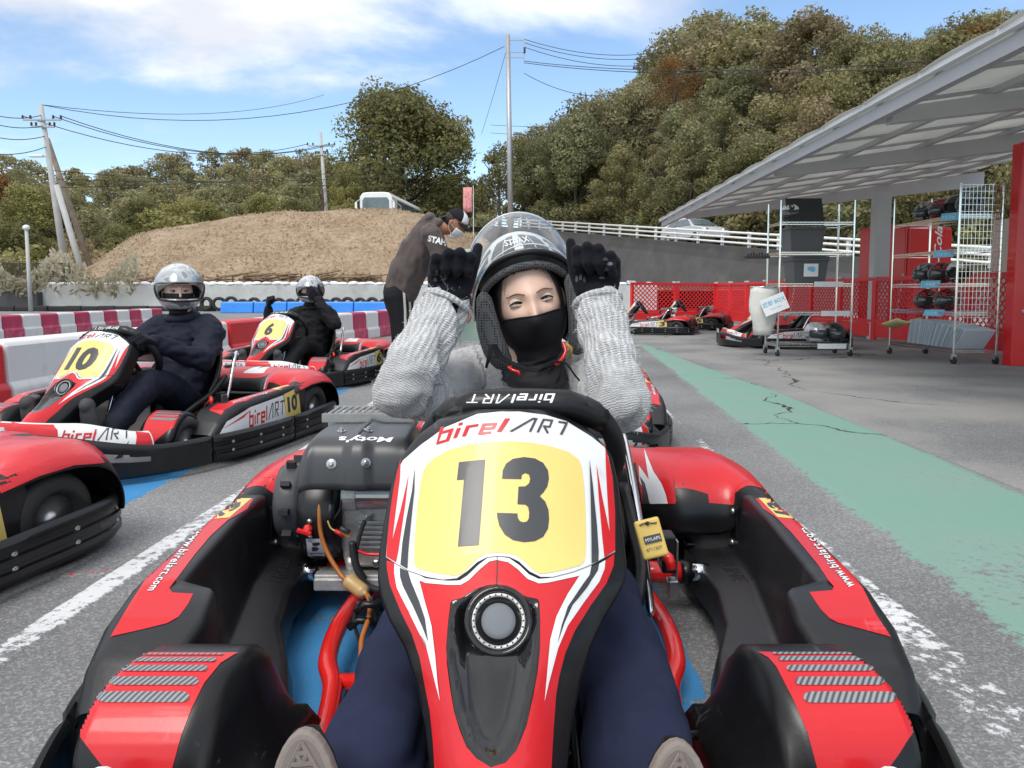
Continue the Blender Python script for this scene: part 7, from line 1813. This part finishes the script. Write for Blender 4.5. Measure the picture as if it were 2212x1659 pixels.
mm = MB(); P = [rows[0][j] for j in range(NSEG)]; mm.tube(P,.0016,6); own(mm.obj('mask_hem', MASKM, None, smooth=True))
# red trim at the neck
mm = MB(); mm.tube([Wy(1098,792,1.70),Wy(1108,800,1.695),Wy(1120,803,1.69),Wy(1122,812,1.69)],.0035,8); own(mm.obj('red_trim', KFRM, None, smooth=True))
mm = MB(); mm.tube(catmull([Wy(1216,740,1.72),Wy(1222,757,1.71),Wy(1214,775,1.70),Wy(1200,788,1.69)],5),.004,8); own(mm.obj('red_trim', KFRM, None, smooth=True))
# hair strands at the temples
mm = MB()
for sx in (-1,1):
    for k in range(7):
        P = [headpt(sx*(50+1.5*k), .066-.004*k, 1.055), headpt(sx*(56+k), .030, 1.06), headpt(sx*(60+k), -.01, 1.08), headpt(sx*(62+k), -.045, 1.12)]
        mm.tube(catmull(P,4), [.0022]*13, 5)
own(mm.obj('hair', HAIR, None, smooth=True))
mm = MB()
for k,(a0,a1) in enumerate(((36,47),(-38,-47))):
    mm.tube(catmull([headpt(a0,.072,1.035), headpt((a0+a1)/2,.058,1.025), headpt(a1,.036-.004*k,1.03)],4), .00028, 5)
own(tag(mm.obj('loose_hairs', HAIR, None, smooth=True), kind='stuff'))
# sweater
shL, shR = Vector((-.125,1.93,.585)), Vector((.19,1.93,.60))
elL, elR = Wy(868,842,1.58), Wy(1340,872,1.55)
wrL, wrR = Wy(963,657,1.66), Wy(1291,655,1.66)
mb = MB()
limb(mb,[Vector((.03,1.93,.60)),Vector((.03,1.93,.50)),Vector((.03,1.90,.36)),Vector((.03,1.84,.20))],[.105,.140,.150,.155], n=24)
for sh,el,wr_ in ((shL,elL,wrL),(shR,elR,wrR)):
    limb(mb,[Vector((.03,1.93,.585)).lerp(sh,.6), sh, sh.lerp(el,.5)+Vector((0,-.02,-.015)), el],[.085,.076,.066,.058], n=20)
    limb(mb,[el, el.lerp(wr_,.3)+Vector((0,-.008,0)), el.lerp(wr_,.75), wr_],[.058,.055,.050,.050], n=20)
sweater = blob('sweater', mb, .0065, KNIT, smooth=6, wr=.007, ws=12, zf=1.8)
me = sweater.data; n = len(me.vertices); co = np.empty(n*3); me.vertices.foreach_get('co', co); co = co.reshape(-1,3); no = np.empty(n*3); me.vertices.foreach_get('normal', no); no = no.reshape(-1,3)
for el, sh in ((elL,shL),(elR,shR)):      # soft folds across the crook of each arm
    ax = np.array(tuple((sh-el).normalized())); t = (co-np.array(tuple(el)))@ax; w = np.exp(-((t-.09)/.07)**2); co += no*(np.sin(t*150)*.0060*w)[:,None]
me.vertices.foreach_set('co', co.reshape(-1)); me.update()
knit_attr(sweater, [([Vector((.03,1.93,.60)),Vector((.03,1.93,.50)),Vector((.03,1.90,.36)),Vector((.03,1.84,.20))],0.0),([Vector((.03,1.93,.585)).lerp(shL,.6),shL,elL],0.0),([Vector((.03,1.93,.585)).lerp(shR,.6),shR,elR],0.0),([elL+(elL-wrL).normalized()*.075,wrL],1.0),([elR+(elR-wrR).normalized()*.075,wrR],1.0)])
own(sweater)
for wr_, el in ((wrL,elL),(wrR,elR)):
    d = (wr_-el).normalized(); m_ = MB(); e, u = frame_of(d); m_.tube([wr_+d*.002+e*math.cos(a)*.050+u*math.sin(a)*.050 for a in np.linspace(0,6.283,30)[:-1]],.007,8,closed=True); o = m_.obj('sweater_cuff', KNIT, None, smooth=True); knit_attr(o,[([wr_-d*.25,wr_+d*.05],1.0)]); own(o)
# loose wool fibres
rs = np.random.default_rng(8); tri = []; me = sweater.data; fcs = [f for f in me.polygons]
pick = rs.integers(0,len(fcs),11000); V = []; F = []
for q in pick:
    f = fcs[int(q)]; p = f.center; nn = f.normal; t = Vector(tuple(rs.normal(size=3))); t = (t-nn*t.dot(nn)).normalized(); l = rs.uniform(.004,.015); s2 = nn.cross(t)*.00034
    p1 = p + nn*l*rs.uniform(.35,.8) + t*l*.6; p2 = p1 + nn*l*rs.uniform(-.2,.5) + t*l*rs.uniform(.2,.9); b = len(V); V += [p-s2,p+s2,p1+s2,p1-s2,p2]; F += [(b,b+1,b+2,b+3),(b+3,b+2,b+4)]
FUZ = M('wool_fibre', (0.55,0.55,0.56), 0.9, var=0.1)
o = mk('wool_fuzz', V, F, FUZ); tag(o, kind='stuff'); own(o)
# gloves
mb = MB(); gw = Wy(966,650,1.655); d = (Wy(982,545,1.66)-gw)
hand(mb, gw, d, (0.12,-1,0.05), 1, curl=(86,104,62), size=1.12, thumb=((.9,.22,-.25),.4)); limb(mb,[gw-d.normalized()*.05+Vector((-.004,0,0)), gw+d.normalized()*.01],[.037,.036])
gl = blob('glove', mb, .0030, GLOV, smooth=4); own(gl); GLB = bvh_of(gl)
mb = MB(); gw2 = Wy(1291,648,1.655); d2 = (Wy(1290,530,1.67)-gw2)
hand(mb, gw2, d2, (-0.35,-1,0.10), -1, curl=(80,100,60), size=1.12, thumb=((.95,.36,.05),.9)); limb(mb,[gw2-d2.normalized()*.05, gw2+d2.normalized()*.01],[.037,.036])
gr_ = blob('glove', mb, .0030, GLOV, smooth=4); own(gr_); GRB = bvh_of(gr_)
wray = lambda x,y: (CAMP, ray(x,y).normalized())
rp = random.Random(4)
def patch(x,y,rx,ry): return [(x+rx*math.cos(a)*(1+.2*math.sin(3*a)), y+ry*math.sin(a)) for a in np.linspace(0,6.28,10)[:-1]]
for (x,y,rx,ry) in ((943,590,4,7),(953,594,4,7),(962,597,4,6),(940,604,4,5),(958,604,5,3)): 
    o = decal('grip_patch', [patch(x,y,rx,ry)], GLB, GLOP, None, .0012, wray, 5); own(o)
for (x,y,rx,ry) in ((1246,602,3,8),(1254,598,3,8),(1262,604,3,7),(1308,560,7,4),(1318,570,6,4),(1310,582,5,4),(1300,600,6,3)):
    o = decal('grip_patch', [patch(x,y,rx,ry)], GRB, GLOP, None, .0012, wray, 5); own(o)
for g_, dd in ((gw,d),(gw2,d2)):
    e,u = frame_of(dd.normalized()); m_ = MB(); m_.tube([g_+dd.normalized()*.002+e*math.cos(a)*.034+u*math.sin(a)*.034 for a in np.linspace(0,6.283,24)[:-1]],.006,8,closed=True); own(m_.obj('glove_cuff', GLOV, None, smooth=True))
# trousers and shoes
mb = MB()
for s,kx,ax in ((-1,Wy(905,1375,1.26),Wy(818,1720,.97)),(1,Wy(1318,1350,1.27),Wy(1378,1720,.98))):
    limb(mb,[Vector((.03+s*.08,1.76,.17)), Vector((.03+s*.12,1.52,.20)), kx+Vector((0,.02,-.01))],[.088,.080,.072], n=20)
    limb(mb,[kx, kx.lerp(ax,.45)+Vector((s*.012,0,-.01)), ax+Vector((s*.005,0,.04)), ax+Vector((0,-.01,-.06))],[.072,.070,.072,.078], n=20)
mb.ball(Vector((.03,1.76,.19)),(.17,.12,.12),16,12)
tr_o = blob('trousers', mb, .007, NAVY, smooth=4, wr=.015, ws=6.0, zf=2.6); own(tr_o)
def shoe(cx, topy, Y, lab, roll):
    tp_ = Wy(cx, topy, Y); L_ = .258; R3 = Matrix.Rotation(R(roll),3,'Y') @ Matrix.Rotation(R(-14),3,'X')   # sole plane faces the camera, toe up
    def outline(k=1.0):
        P = []
        for a in np.linspace(0,2*math.pi,36)[:-1]:
            z = math.cos(a); w = .047*(1-.16*max(0,-z)-.10*math.exp(-((z+.15)/.35)**2)); P.append((math.sin(a)*w*k, (z*L_/2)*(1-(1-k)*.35)))
        return P
    org = tp_ - R3@Vector((0,0,L_/2))
    T = lambda x,y,z: org + R3@Vector((x, z, y))
    root = bpy.data.objects.new('shoe', None); COL.objects.link(root); own(root); root.location = -WR
    m_ = MB(); m_.prism(outline(1), 0, .020, T); sole = m_.obj('sole', TAUPE, root, bevel=.004, seg=2)
    m_ = MB(); m_.prism(outline(.80), -.0005, .001, T); m_.obj('sole_recess', M('dark_sole_recess',(0.17,0.145,0.13),.85,var=.1), sole)
    m_ = MB()
    inn = outline(.80)
    def ok(x,y): return inpoly(inn, x, y)
    st = .0135
    for r_ in range(-11,12):
        for c_ in range(-5,6):
            x = c_*st+(st/2 if r_%2 else 0); y = r_*st*.866
            if not ok(x,y) or math.hypot(x,y-.072) < .012: continue
            for (dx,dy) in ((st,0),(st/2,st*.866),(-st/2,st*.866)):
                if ok(x+dx,y+dy): m_.bar(T(x,y,-.0022), T(x+dx,y+dy,-.0022), .0022, .0042)
    for rr in (.012,.008): m_.tube([T(rr*math.cos(a), .072+rr*math.sin(a), -.002) for a in np.linspace(0,6.283,20)[:-1]],.0018,6,closed=True)
    tag(m_.obj('tread_ribs', TAUPE, sole, merge=False), kind='stuff')
    u = MB(); rows = []
    for k in range(10):
        f = k/9; y = L_/2*(1-2*f)*.96; w = .0455*(max(.02,1-(2*y/L_)**2)**.42)*(1-.12*f); hh = .022+.06*sstep(.1,.75,f); rows.append([T(w*math.cos(a), y, .018+hh*math.sin(a)) for a in np.linspace(0,math.pi,12)])
    u.grid(rows); u.obj('upper', BLKC, root, smooth=True, solid=.004)
shoe(652, 1578, .845, 'l', -4); shoe(1468, 1602, .845, 'r', 3)
# ---------------------------------------------------------------- her helmet
hel = thing('crash_helmet', 'white and black open face helmet with raised clear visor worn by the woman', 'helmet', HC)
HW = HROT
HMC = Vector((-.004,.012,.018))
def hl(name, mb_or_o, mat=None, **kw):
    o = mb_or_o.obj(name, mat, None, **kw) if isinstance(mb_or_o, MB) else mb_or_o; o.parent = hel; return o
def hs(az, el, k=1.0):      # helmet surface point (local), az from -Y towards +X, el up
    a, e = R(az), R(el); x = .129*math.cos(e)*math.sin(a); y = -.152*math.cos(e)*math.cos(a); z = .150*math.sin(e)
    if e < 0: x *= 1-.02*(-e); 
    return HW@(HMC+Vector((x,y,z))*k)
def brow_el(az): return 45-31*(abs(az)/75)**2.2 if abs(az) < 75 else 14-(abs(az)-75)*6.5
mm = MB(); NA = 96; cols = []
for i in range(NA+1):
    az = -180+360*i/NA; a = abs(az); lo = brow_el(az) if a < 84 else -56
    if a < 84: lo = max(lo, -56)
    cols.append([hs(az, lo+(89-lo)*j/18) for j in range(19)])
mm.grid(cols); shl = hl('shell', mm, M('black_helmet_shell',(.012,.012,.014),.16,var=.1,coat=.4), smooth=True)
pq = shl.data.polygons[len(shl.data.polygons)//2]
if pq.normal.dot(pq.center-HW@HMC) < 0: shl.data.flip_normals()
md = shl.modifiers.new('s','SOLIDIFY'); md.thickness = .012; md.offset = -1
shell_o = shl
me_ = shl.data; SHB = BVHTree.FromPolygons([v.co.copy() for v in me_.vertices],[tuple(p.vertices) for p in me_.polygons])
HRAY = lambda az, el: (hs(az, el, 1.5), (hs(az,el,.5)-hs(az,el,1.5)).normalized())
HWHT = M('white_helmet_paint',(.70,.71,.72),.2,var=.03,coat=.4); HGRY = M('grey_helmet_print',(.10,.105,.11),.25,var=.06,coat=.4)
def hdec(name, P, mat, off): o = decal(name, P, SHB, mat, None, off, HRAY, 4.0); o.parent = hel; return o
hdec('white_panel', [[(az, brow_el(az)+2.5) for az in range(-66,67,6)]+[(az, 86) for az in range(66,-67,-6)]], HWHT, .0010)
hdec('grey_band', [[(-44,brow_el(44)+5),(-30,brow_el(30)+4.5),(-15,brow_el(15)+4),(0,49),(15,brow_el(15)+4),(30,brow_el(30)+4.5),(44,brow_el(44)+5),(46,62),(24,71),(0,74),(-24,71),(-46,62)]], HGRY, .0016)
hdec('white_centre_bar', [[(-7,49),(7,49),(9,74),(-9,74)]], HWHT, .0022)
hdec('side_flash', [[(48,40),(64,28),(52,47)],[(50,52),(66,34),(58,56)]], HGRY, .0017); hdec('side_flash', [[(-48,40),(-64,28),(-52,47)],[(-50,52),(-66,34),(-58,56)]], HGRY, .0017)
hdec('pinstripe', [[(-26,brow_el(26)+4.6),(-24.6,brow_el(26)+4.6),(-28,70),(-30,70)],[(26,brow_el(26)+4.6),(24.6,brow_el(26)+4.6),(28,70),(30,70)]], HWHT, .0022)
bmq = lambda u,v: ((-23+46*u)*(1+.25*v), 55.5+9.5*v)
o = text_on('maker_lettering', 'STRAX', bmq, SHB, LOGOW, None, .0028, HRAY, 3.0, size=1, offset=.03); o.parent = hel
o = text_on('maker_lettering', 'STRAX', bmq, SHB, KDRK, None, .0025, HRAY, 3.0, size=1, offset=.075); o.parent = hel
# edge trim, peak lining, cheek pads
mm = MB(); mm.tube([hs(az, max(brow_el(az),-56),1.005) for az in np.linspace(-83,83,60)],.007,8); hl('edge_trim', mm, BLK, smooth=True)
mm = MB(); rows = [[hs(az, brow_el(az)+1.5-3.5*k, 1.0-.055*k) for az in np.linspace(-70,70,41)] for k in range(4)]; mm.grid(rows); hl('brow_lining', mm, BLK, smooth=True, solid=.004)
mm = MB(); mm.tube([hs(az, brow_el(az)-7, .84) for az in np.linspace(-66,66,40)],.0095,8)
def meshmat():
    m, nt, b = nodes_of('grey_mesh_padding'); N = nt.nodes; L = nt.links; tc = N.new('ShaderNodeTexCoord'); v = N.new('ShaderNodeTexVoronoi'); v.inputs['Scale'].default_value = 165; v.inputs['Randomness'].default_value = .15; L.new(tc.outputs['Object'], v.inputs['Vector'])
    r = N.new('ShaderNodeValToRGB'); r.color_ramp.elements[0].position = .28; r.color_ramp.elements[0].color = (.012,.012,.013,1); r.color_ramp.elements[1].position = .42; r.color_ramp.elements[1].color = (.12,.12,.125,1); L.new(v.outputs['Distance'], r.inputs[0]); L.new(r.outputs[0], b.inputs['Base Color']); b.inputs['Roughness'].default_value = .85; return m
MPAD = meshmat(); hl('brow_pad', mm, MPAD, smooth=True)
for s in (-1,1):
    mm = MB(); limb(mb2 := MB(), [HW@Vector((s*.103,-.050,.040)), HW@Vector((s*.108,-.062,-.025)), HW@Vector((s*.102,-.064,-.085)), HW@Vector((s*.088,-.052,-.125))],[.014,.022,.024,.018], n=18, flat=1.25, up=(1,0,0))
    hl('cheek_pad', blob('cheek_pad', mb2, .004, MPAD, smooth=4))
    mm = MB(); rows = [[hs(s*az, el, 1.012) for el in np.linspace(10,-56,12)] for az in (78,86,96,108,120)]; mm.grid(rows); hl('side_panel', mm, HGRY if s > 0 else HWHT, smooth=True, solid=.003)
    mm = MB(); mm.lathe([(.020,0),(.020,.006),(.012,.010),(0,.010)],16,c=hs(s*82,6,1.01),axis=HW@Vector((s,0,0))); hl('visor_pivot', mm, BLK, smooth=True)
# chin strap
mm = MB(); P = [HC and (Wy(1068,745,1.74)-HC), Wy(1085,772,1.72)-HC, Wy(1125,792,1.705)-HC, Wy(1165,800,1.70)-HC, Wy(1195,790,1.70)-HC, Wy(1218,760,1.73)-HC]; mm.tube(catmull(P,5),.008,8,flat=.35); hl('chin_strap', mm, BLKC, smooth=True)
mm = MB(); P = [Wy(1165,800,1.695)-HC, Wy(1195,782,1.69)-HC, Wy(1222,785,1.685)-HC, Wy(1240,808,1.68)-HC, Wy(1252,822,1.68)-HC]; mm.tube(catmull(P,5),[.006]*21,8,flat=.35); hl('strap_end', mm, BLKC, smooth=True)
mm = MB(); P = [Wy(1060,745,1.70)-HC, Wy(1058,765,1.69)-HC, Wy(1050,795,1.69)-HC]; mm.tube(P,[.006,.005,.003],8,flat=.4); hl('strap_end', mm, BLKC, smooth=True)
YTRIM = M('yellow_trim',(.45,.30,.05),.5)
mm = MB(); P = [Wy(1222,742,1.75)-HC, Wy(1234,752,1.75)-HC, Wy(1232,775,1.75)-HC]; mm.tube(P,.004,8); hl('strap_tab', mm, YTRIM, smooth=True)
# raised clear visor
def vis(az, el): 
    a, e = R(az), R(el); p = Vector((.142*math.cos(e)*math.sin(a), -.200*math.cos(e)*math.cos(a), .180*math.sin(e))); p = Matrix.Rotation(R(-60),3,'X')@p; return HW@(HMC+Vector((0,-.006,.0))+p)
mm = MB(); rows = [[vis(az, -22+46*k/10) for az in np.linspace(-88,88,41)] for k in range(11)]; mm.grid(rows); hl('visor', mm, glass_mat('raised_clear_visor',(.6,.63,.66),.03,.03), smooth=True, solid=.0022)
RIMV = glass_mat('bright_visor_rim',(.80,.83,.86),.75,.15)
mm = MB(); mm.tube([vis(az,24) for az in np.linspace(-88,88,50)],.0022,6); hl('visor_edge', mm, RIMV, smooth=True)
mm = MB(); mm.tube([vis(az,-22) for az in np.linspace(-88,88,50)],.0016,6); hl('visor_edge', mm, RIMV, smooth=True)
# ---------------------------------------------------------------- kart drivers
def driver(key, pose, label, look, hmat, hlabel, jm=BLKC, bare_ankle=True, face=True):
    k = KARTS[key]; root = thing('person', label, 'person', k.location, k.rotation_euler.z, 'kart drivers')
    HCd = Vector((0.0,.66,.80)); rotd = Matrix.Rotation(R(look),3,'Z') @ Matrix.Rotation(R(2),3,'X')
    mb = head_mb(HCd, rotd, 1.0); limb(mb,[HCd+Vector((0,.02,-.08)),HCd+Vector((0,.03,-.20))],[.055,.06]); limb(mb,[Vector((0,.70,.56)),Vector((0,.68,.36)),Vector((0,.62,.18))],[.11,.12,.13])
    for s in (-1,1): limb(mb,[Vector((s*.09,.60,.17)),Vector((s*.17,.20,.35)),Vector((s*.165,-.06,.14)),Vector((s*.165,-.09,.09))],[.06,.045,.036,.034])
    limbs = blob('body', mb, .006, SKIN, root, smooth=4)
    jb = MB(); limb(jb,[Vector((0,.70,.62)),Vector((0,.71,.52)),Vector((0,.69,.36)),Vector((0,.63,.18))],[.105,.145,.155,.16],n=22)
    ht = {}
    for s in (-1,1):
        sh = Vector((s*.175,.69,.585))
        if pose == 'wheel': el = Vector((s*.29,.47,.45)); wr_ = Vector((s*.165+.02,.24,.555)); 
        elif s > 0: el = Vector((.34,.50,.52)); wr_ = Vector((.17,.50,.74))
        else: el = Vector((-.31,.46,.44)); wr_ = Vector((-.26,.38,.66))
        limb(jb,[sh*.6+Vector((0,.28,.24)), sh, sh.lerp(el,.55)+Vector((0,0,-.01)), el],[.09,.08,.066,.058],n=18); limb(jb,[el, el.lerp(wr_,.5), wr_],[.058,.050,.040],n=18); ht[s] = (el,wr_)
    blob('jacket', jb, .008, jm, root, smooth=5, wr=.013, ws=10, seed=look, zf=1.9)
    mm = MB(); rows = []                     # collar
    mm.tube([Vector((.078*math.cos(a),.69+.075*math.sin(a),.665+.01*math.sin(a))) for a in np.linspace(0,6.283,24)[:-1]],.022,8,closed=True); mm.obj('collar', jm, root, smooth=True)
    tb_ = MB()
    for s in (-1,1): limb(tb_,[Vector((s*.08,.62,.17)),Vector((s*.14,.38,.31)),Vector((s*.175,.20,.355))],[.095,.085,.074],n=18); limb(tb_,[Vector((s*.175,.20,.355)),Vector((s*.172,.06,.25)),Vector((s*.165,-.04,.16))],[.074,.062,.052],n=18)
    tb_.ball(Vector((0,.62,.19)),(.17,.12,.12),16,12); blob('trousers', tb_, .008, NAVYJ if jm is not BLKC else BLKC, root, smooth=5, wr=.010, ws=14)
    for s in (-1,1):
        gb_ = MB(); el, wr_ = ht[s]; d_ = (wr_-el).normalized()
        if pose == 'wheel': hand(gb_, wr_, Vector((-s*.10,-.75,.35)), Vector((-s*.35,.25,-1)), -s, curl=(60,75,45), size=1.05, thumb=((.6,.3,.8),.2))
        elif s > 0: hand(gb_, wr_, Vector((-.55,-.25,.65)), Vector((-.2,.9,-.2)), -1, curl=(40,50,35), size=1.05)
        else: hand(gb_, wr_, Vector((.1,-.1,1)), Vector((.6,.5,0)), 1, curl=(75,90,55), size=1.05)
        limb(gb_,[wr_-d_*.03, wr_],[.034,.034]); blob('glove', gb_, .005, GLOV, root, smooth=3)
        sb_ = MB(); x = s*.165
        limb(sb_,[Vector((x,-.075,.075)),Vector((x,-.13,.16)),Vector((x,-.155,.245)),Vector((x,-.165,.30))],[.040,.045,.046,.036],n=16,flat=.62,up=(0,1,.3)); blob('shoe', sb_, .006, M('dark_grey_shoe',(.045,.047,.05),.7,var=.2), root, smooth=3)
    if face: face_parts(limbs, HCd, rotd, 1.0, smile=0, openness=.0055)
    fm = MB(); rows = []
    for z in np.linspace(-.001,-.11,10):
        row = []
        for az in np.linspace(-110,110,31):
            th = math.acos(max(-1,min(1,max(z,-.09)/.115))); p = Vector((.074*math.sin(th)*math.sin(R(az)), -.094*math.sin(th)*math.cos(R(az))-.014*math.exp(-(az/18)**2)*math.exp(-((z+.028)/.025)**2), z)); row.append(HCd+rotd@(p*1.07))
        rows.append(row)
    fm.grid(rows); fm.obj('face_mask', MASKM, root, smooth=True, solid=.003)
    h_ = helmet((0,0,0), (0,0,0), hmat, hlabel, 'up', VISC, 'helmets worn by the drivers', lining=False)
    h_.matrix_world = Matrix.LocRotScale(k.location, k.rotation_euler, None) @ Matrix.Translation(HCd+Vector((0,.008,.018))) @ rotd.to_4x4()
    lm = MB(); lm.ball((0,.045,.02),(.104,.095,.112),20,14); lm.obj('lining', LINM, h_, smooth=True)
    return root
bpy.context.view_layer.update()
driver('10','wheel','person in dark jacket and silver helmet holding the wheel of kart ten', 44, HM_SILVER, 'silver and black full face helmet worn by the driver of kart ten', jm=NAVYJ)
driver('6','up','person in black in kart six adjusting a silver helmet with one raised hand', 30, HM_SILVER, 'silver full face helmet worn by the driver of kart six')
driver('b','wheel','person in navy trousers sitting in the kart hidden behind the woman', 5, HM_WHITE, 'helmet of the hidden driver behind the woman', jm=NAVYJ, face=False)
# ---------------------------------------------------------------- the staff member bending over
SY = 7.05
stf = thing('person', 'person in charcoal hoodie, black cap and face mask bending over behind kart six', 'person', (Wy(880,800,SY).x,SY,0))
SB = stf.location.copy()
def sown(o): o.parent = stf; o.location = Vector(o.location)-SB; return o
hip = Wy(862,640,SY+.05); sho = Wy(938,500,SY-.02); shc = Wy(905,500,SY)
hd = Wy(984,482,SY-.02)
RS = Matrix.Rotation(R(72),3,'Z') @ Matrix.Rotation(R(38),3,'X')    # faces right and down
mb = head_mb(hd, RS, 1.05); limb(mb,[hd+RS@Vector((0,.03,-.08)), sho+Vector((-.03,0,.03))],[.06,.065]); limb(mb,[sho+Vector((-.05,0,-.03)), hip],[.11,.12])
for s in (-1,1): limb(mb,[hip+Vector((0,s*.09,-.03)), Vector((hip.x+.02,SY+.05+s*.10,.45)), Vector((hip.x+.0,SY+.05+s*.11,.08))],[.08,.055,.04])
for s in (-1,1): limb(mb,[sho+Vector((-.02,s*.17,-.02)), Wy(975,590,SY+s*.15), Wy(1010,670,SY+s*.10)],[.05,.04,.03])
sbody = blob('body', mb, .007, SKIN2, smooth=4); sown(sbody); sbody.name = 'body'
jb = MB(); limb(jb,[sho+Vector((-.055,0,-.01)), Wy(905,540,SY), Wy(880,590,SY), hip+Vector((.01,0,.02))],[.135,.175,.165,.155],n=24)
for s in (-1,1):
    a_, e_, w_ = sho+Vector((-.02,s*.16,-.02)), Wy(962,588,SY+s*.17), Wy(1000,655,SY+s*.12)
    limb(jb,[a_, a_.lerp(e_,.5), e_],[.095,.080,.070],n=18); limb(jb,[e_, e_.lerp(w_,.5), w_],[.070,.060,.048],n=18)
jb.ball(Wy(925,474,SY),(.075,.125,.050),16,10,Matrix.Rotation(R(-35),3,'Y')); jb.ball(Wy(945,484,SY),(.07,.13,.055),16,10,Matrix.Rotation(R(-20),3,'Y'))
sown(blob('hoodie', jb, .010, HOOD, smooth=5, wr=.020, ws=10))

pt = MB()
for s in (-1,1): limb(pt,[hip+Vector((-.01,s*.085,.0)), Vector((hip.x+.02,SY+.05+s*.10,.50)), Vector((hip.x+.01,SY+.05+s*.11,.10))],[.120,.088,.070],n=18)
limb(pt,[hip+Vector((0,0,.05)),hip+Vector((0,0,-.06))],[.145,.14]); tp2 = blob('track_trousers', pt, .010, BLKC, smooth=6, wr=.010, ws=7); sown(tp2)
TBV = bvh_of(tp2); wb = tp2
for k,dx in enumerate((0,11)):
    o = decal('side_stripe', [[(868+dx,605),(873+dx,605),(877+dx,670),(878+dx,760),(873+dx,760),(872+dx,670)]], TBV, M('cream_stripe',(.62,.58,.52),.8), None, .004, wray, 10); sown(o)
for s in (-1,1):
    mm = MB(); limb(mm,[Vector((hip.x-.04,SY+.05+s*.11,.05)),Vector((hip.x+.10,SY+.03+s*.12,.045)),Vector((hip.x+.19,SY+.02+s*.13,.035))],[.045,.048,.036],n=14); sown(blob('shoe', mm, .008, BLKC, smooth=3))
    mm = MB(); hand(mm, Wy(1002,658,SY+s*.12), Vector((.6,-.1,-.8)), Vector((-.6,0,-.3)), s, curl=(25,30,20)); sown(blob('hand', mm, .005, SKIN2, smooth=3))
hj = bvh_of([c for c in stf.children if c.name.startswith('hoodie')][0]) 
o = text_on('sleeve_lettering', 'STAFF', quadmap((924,521),(966,533),(926,507),(968,519)), hj, LOGOW, None, .004, wray, 6, size=1, offset=.05); sown(o)
# hair, cap, mask
mm = MB(); mm.ball(hd+RS@Vector((0,.035,.02)),(.084,.080,.100),18,12,RS); sown(mm.obj('hair', HAIR, None, smooth=True))
mm = MB()
for k,(a0,a1) in enumerate(((36,47),(-38,-47))):
    mm.tube(catmull([headpt(a0,.072,1.035), headpt((a0+a1)/2,.058,1.025), headpt(a1,.036-.004*k,1.03)],4), .00028, 5)
own(tag(mm.obj('loose_hairs', HAIR, None, smooth=True), kind='stuff'))
mm = MB()
for k in range(9): mm.tube([hd+RS@Vector((.05-.0125*k,.085,.02)), hd+RS@Vector((.055-.013*k,.115,-.03)), hd+RS@Vector((.06-.014*k,.12,-.075+.01*(k%3))) ],[.012,.010,.004],6)
sown(mm.obj('hair_ends', HAIR, None, smooth=True))
cap = bpy.data.objects.new('cap', None); COL.objects.link(cap); cap.parent = stf; cap.location = -SB
def capgrid(a0,a1):
    m_ = MB(); rows = []
    for el in np.linspace(8,88,9):
        rows.append([hd+RS@Vector((.089*math.cos(R(el))*math.sin(R(az)), .006-.108*math.cos(R(el))*math.cos(R(az)), .035+.096*math.sin(R(el))**.9)) for az in np.linspace(a0,a1,24)])
    m_.grid(rows); return m_
capgrid(48,312).obj('crown_panel', BLKC, cap, smooth=True, solid=.003); capgrid(-48,48).obj('white_front_panel', M('white_cap_foam',(.72,.72,.72),.9,var=.04), cap, smooth=True, solid=.003)
mm = MB(); rows = []
for k in range(6):
    f = k/5; rows.append([hd+RS@Vector((.086*math.sin(a)*(1-.10*f), .006-.104*math.cos(a)-.072*f*math.cos(a)**.7 if math.cos(a) > 0 else 0, .045-.014*f-.012*(math.sin(a))**2)) for a in np.linspace(-1.15,1.15,19)])
mm.grid(rows); mm.obj('brim', BLKC, cap, smooth=True, solid=.004)
WM = M('white_paper_mask',(.72,.73,.74),.85,var=.03)
mm = MB(); rows = []
for z in np.linspace(-.014,-.115,9):
    row = []
    for az in np.linspace(-62,62,17):
        th = math.acos(max(-1,min(1,max(z,-.095)/.115))); row.append(hd+RS@(Vector((.074*math.sin(th)*math.sin(R(az)), -.094*math.sin(th)*math.cos(R(az))-.016*math.cos(R(az*1.3))-.004, z))*1.10))
    rows.append(row)
mm.grid(rows); sown(mm.obj('paper_mask', WM, None, smooth=True, solid=.002))
mm = MB()
for s in (-1,1):
    for z0 in (-.03,-.09): mm.tube([hd+RS@Vector((s*.066,-.045,z0)), hd+RS@Vector((s*.083,.0,z0*.6)), hd+RS@Vector((s*.082,.028,.0))],.002,5)
sown(mm.obj('mask_loops', WM, None))
# the object he handles: pale green bin sheet behind the helmet
PG = M('pale_green_sheet',(.36,.46,.38),.6,var=.15,vs=5)
p = Wy(1010,560,SY+.5); mm = MB(); mm.box((p.x+.02,SY+.6,.75),(.22,.30,.95)); tag(mm.obj('green_bin', PG, bevel=.03), 'pale green bin partly hidden between the bending man and the helmet', 'bin')
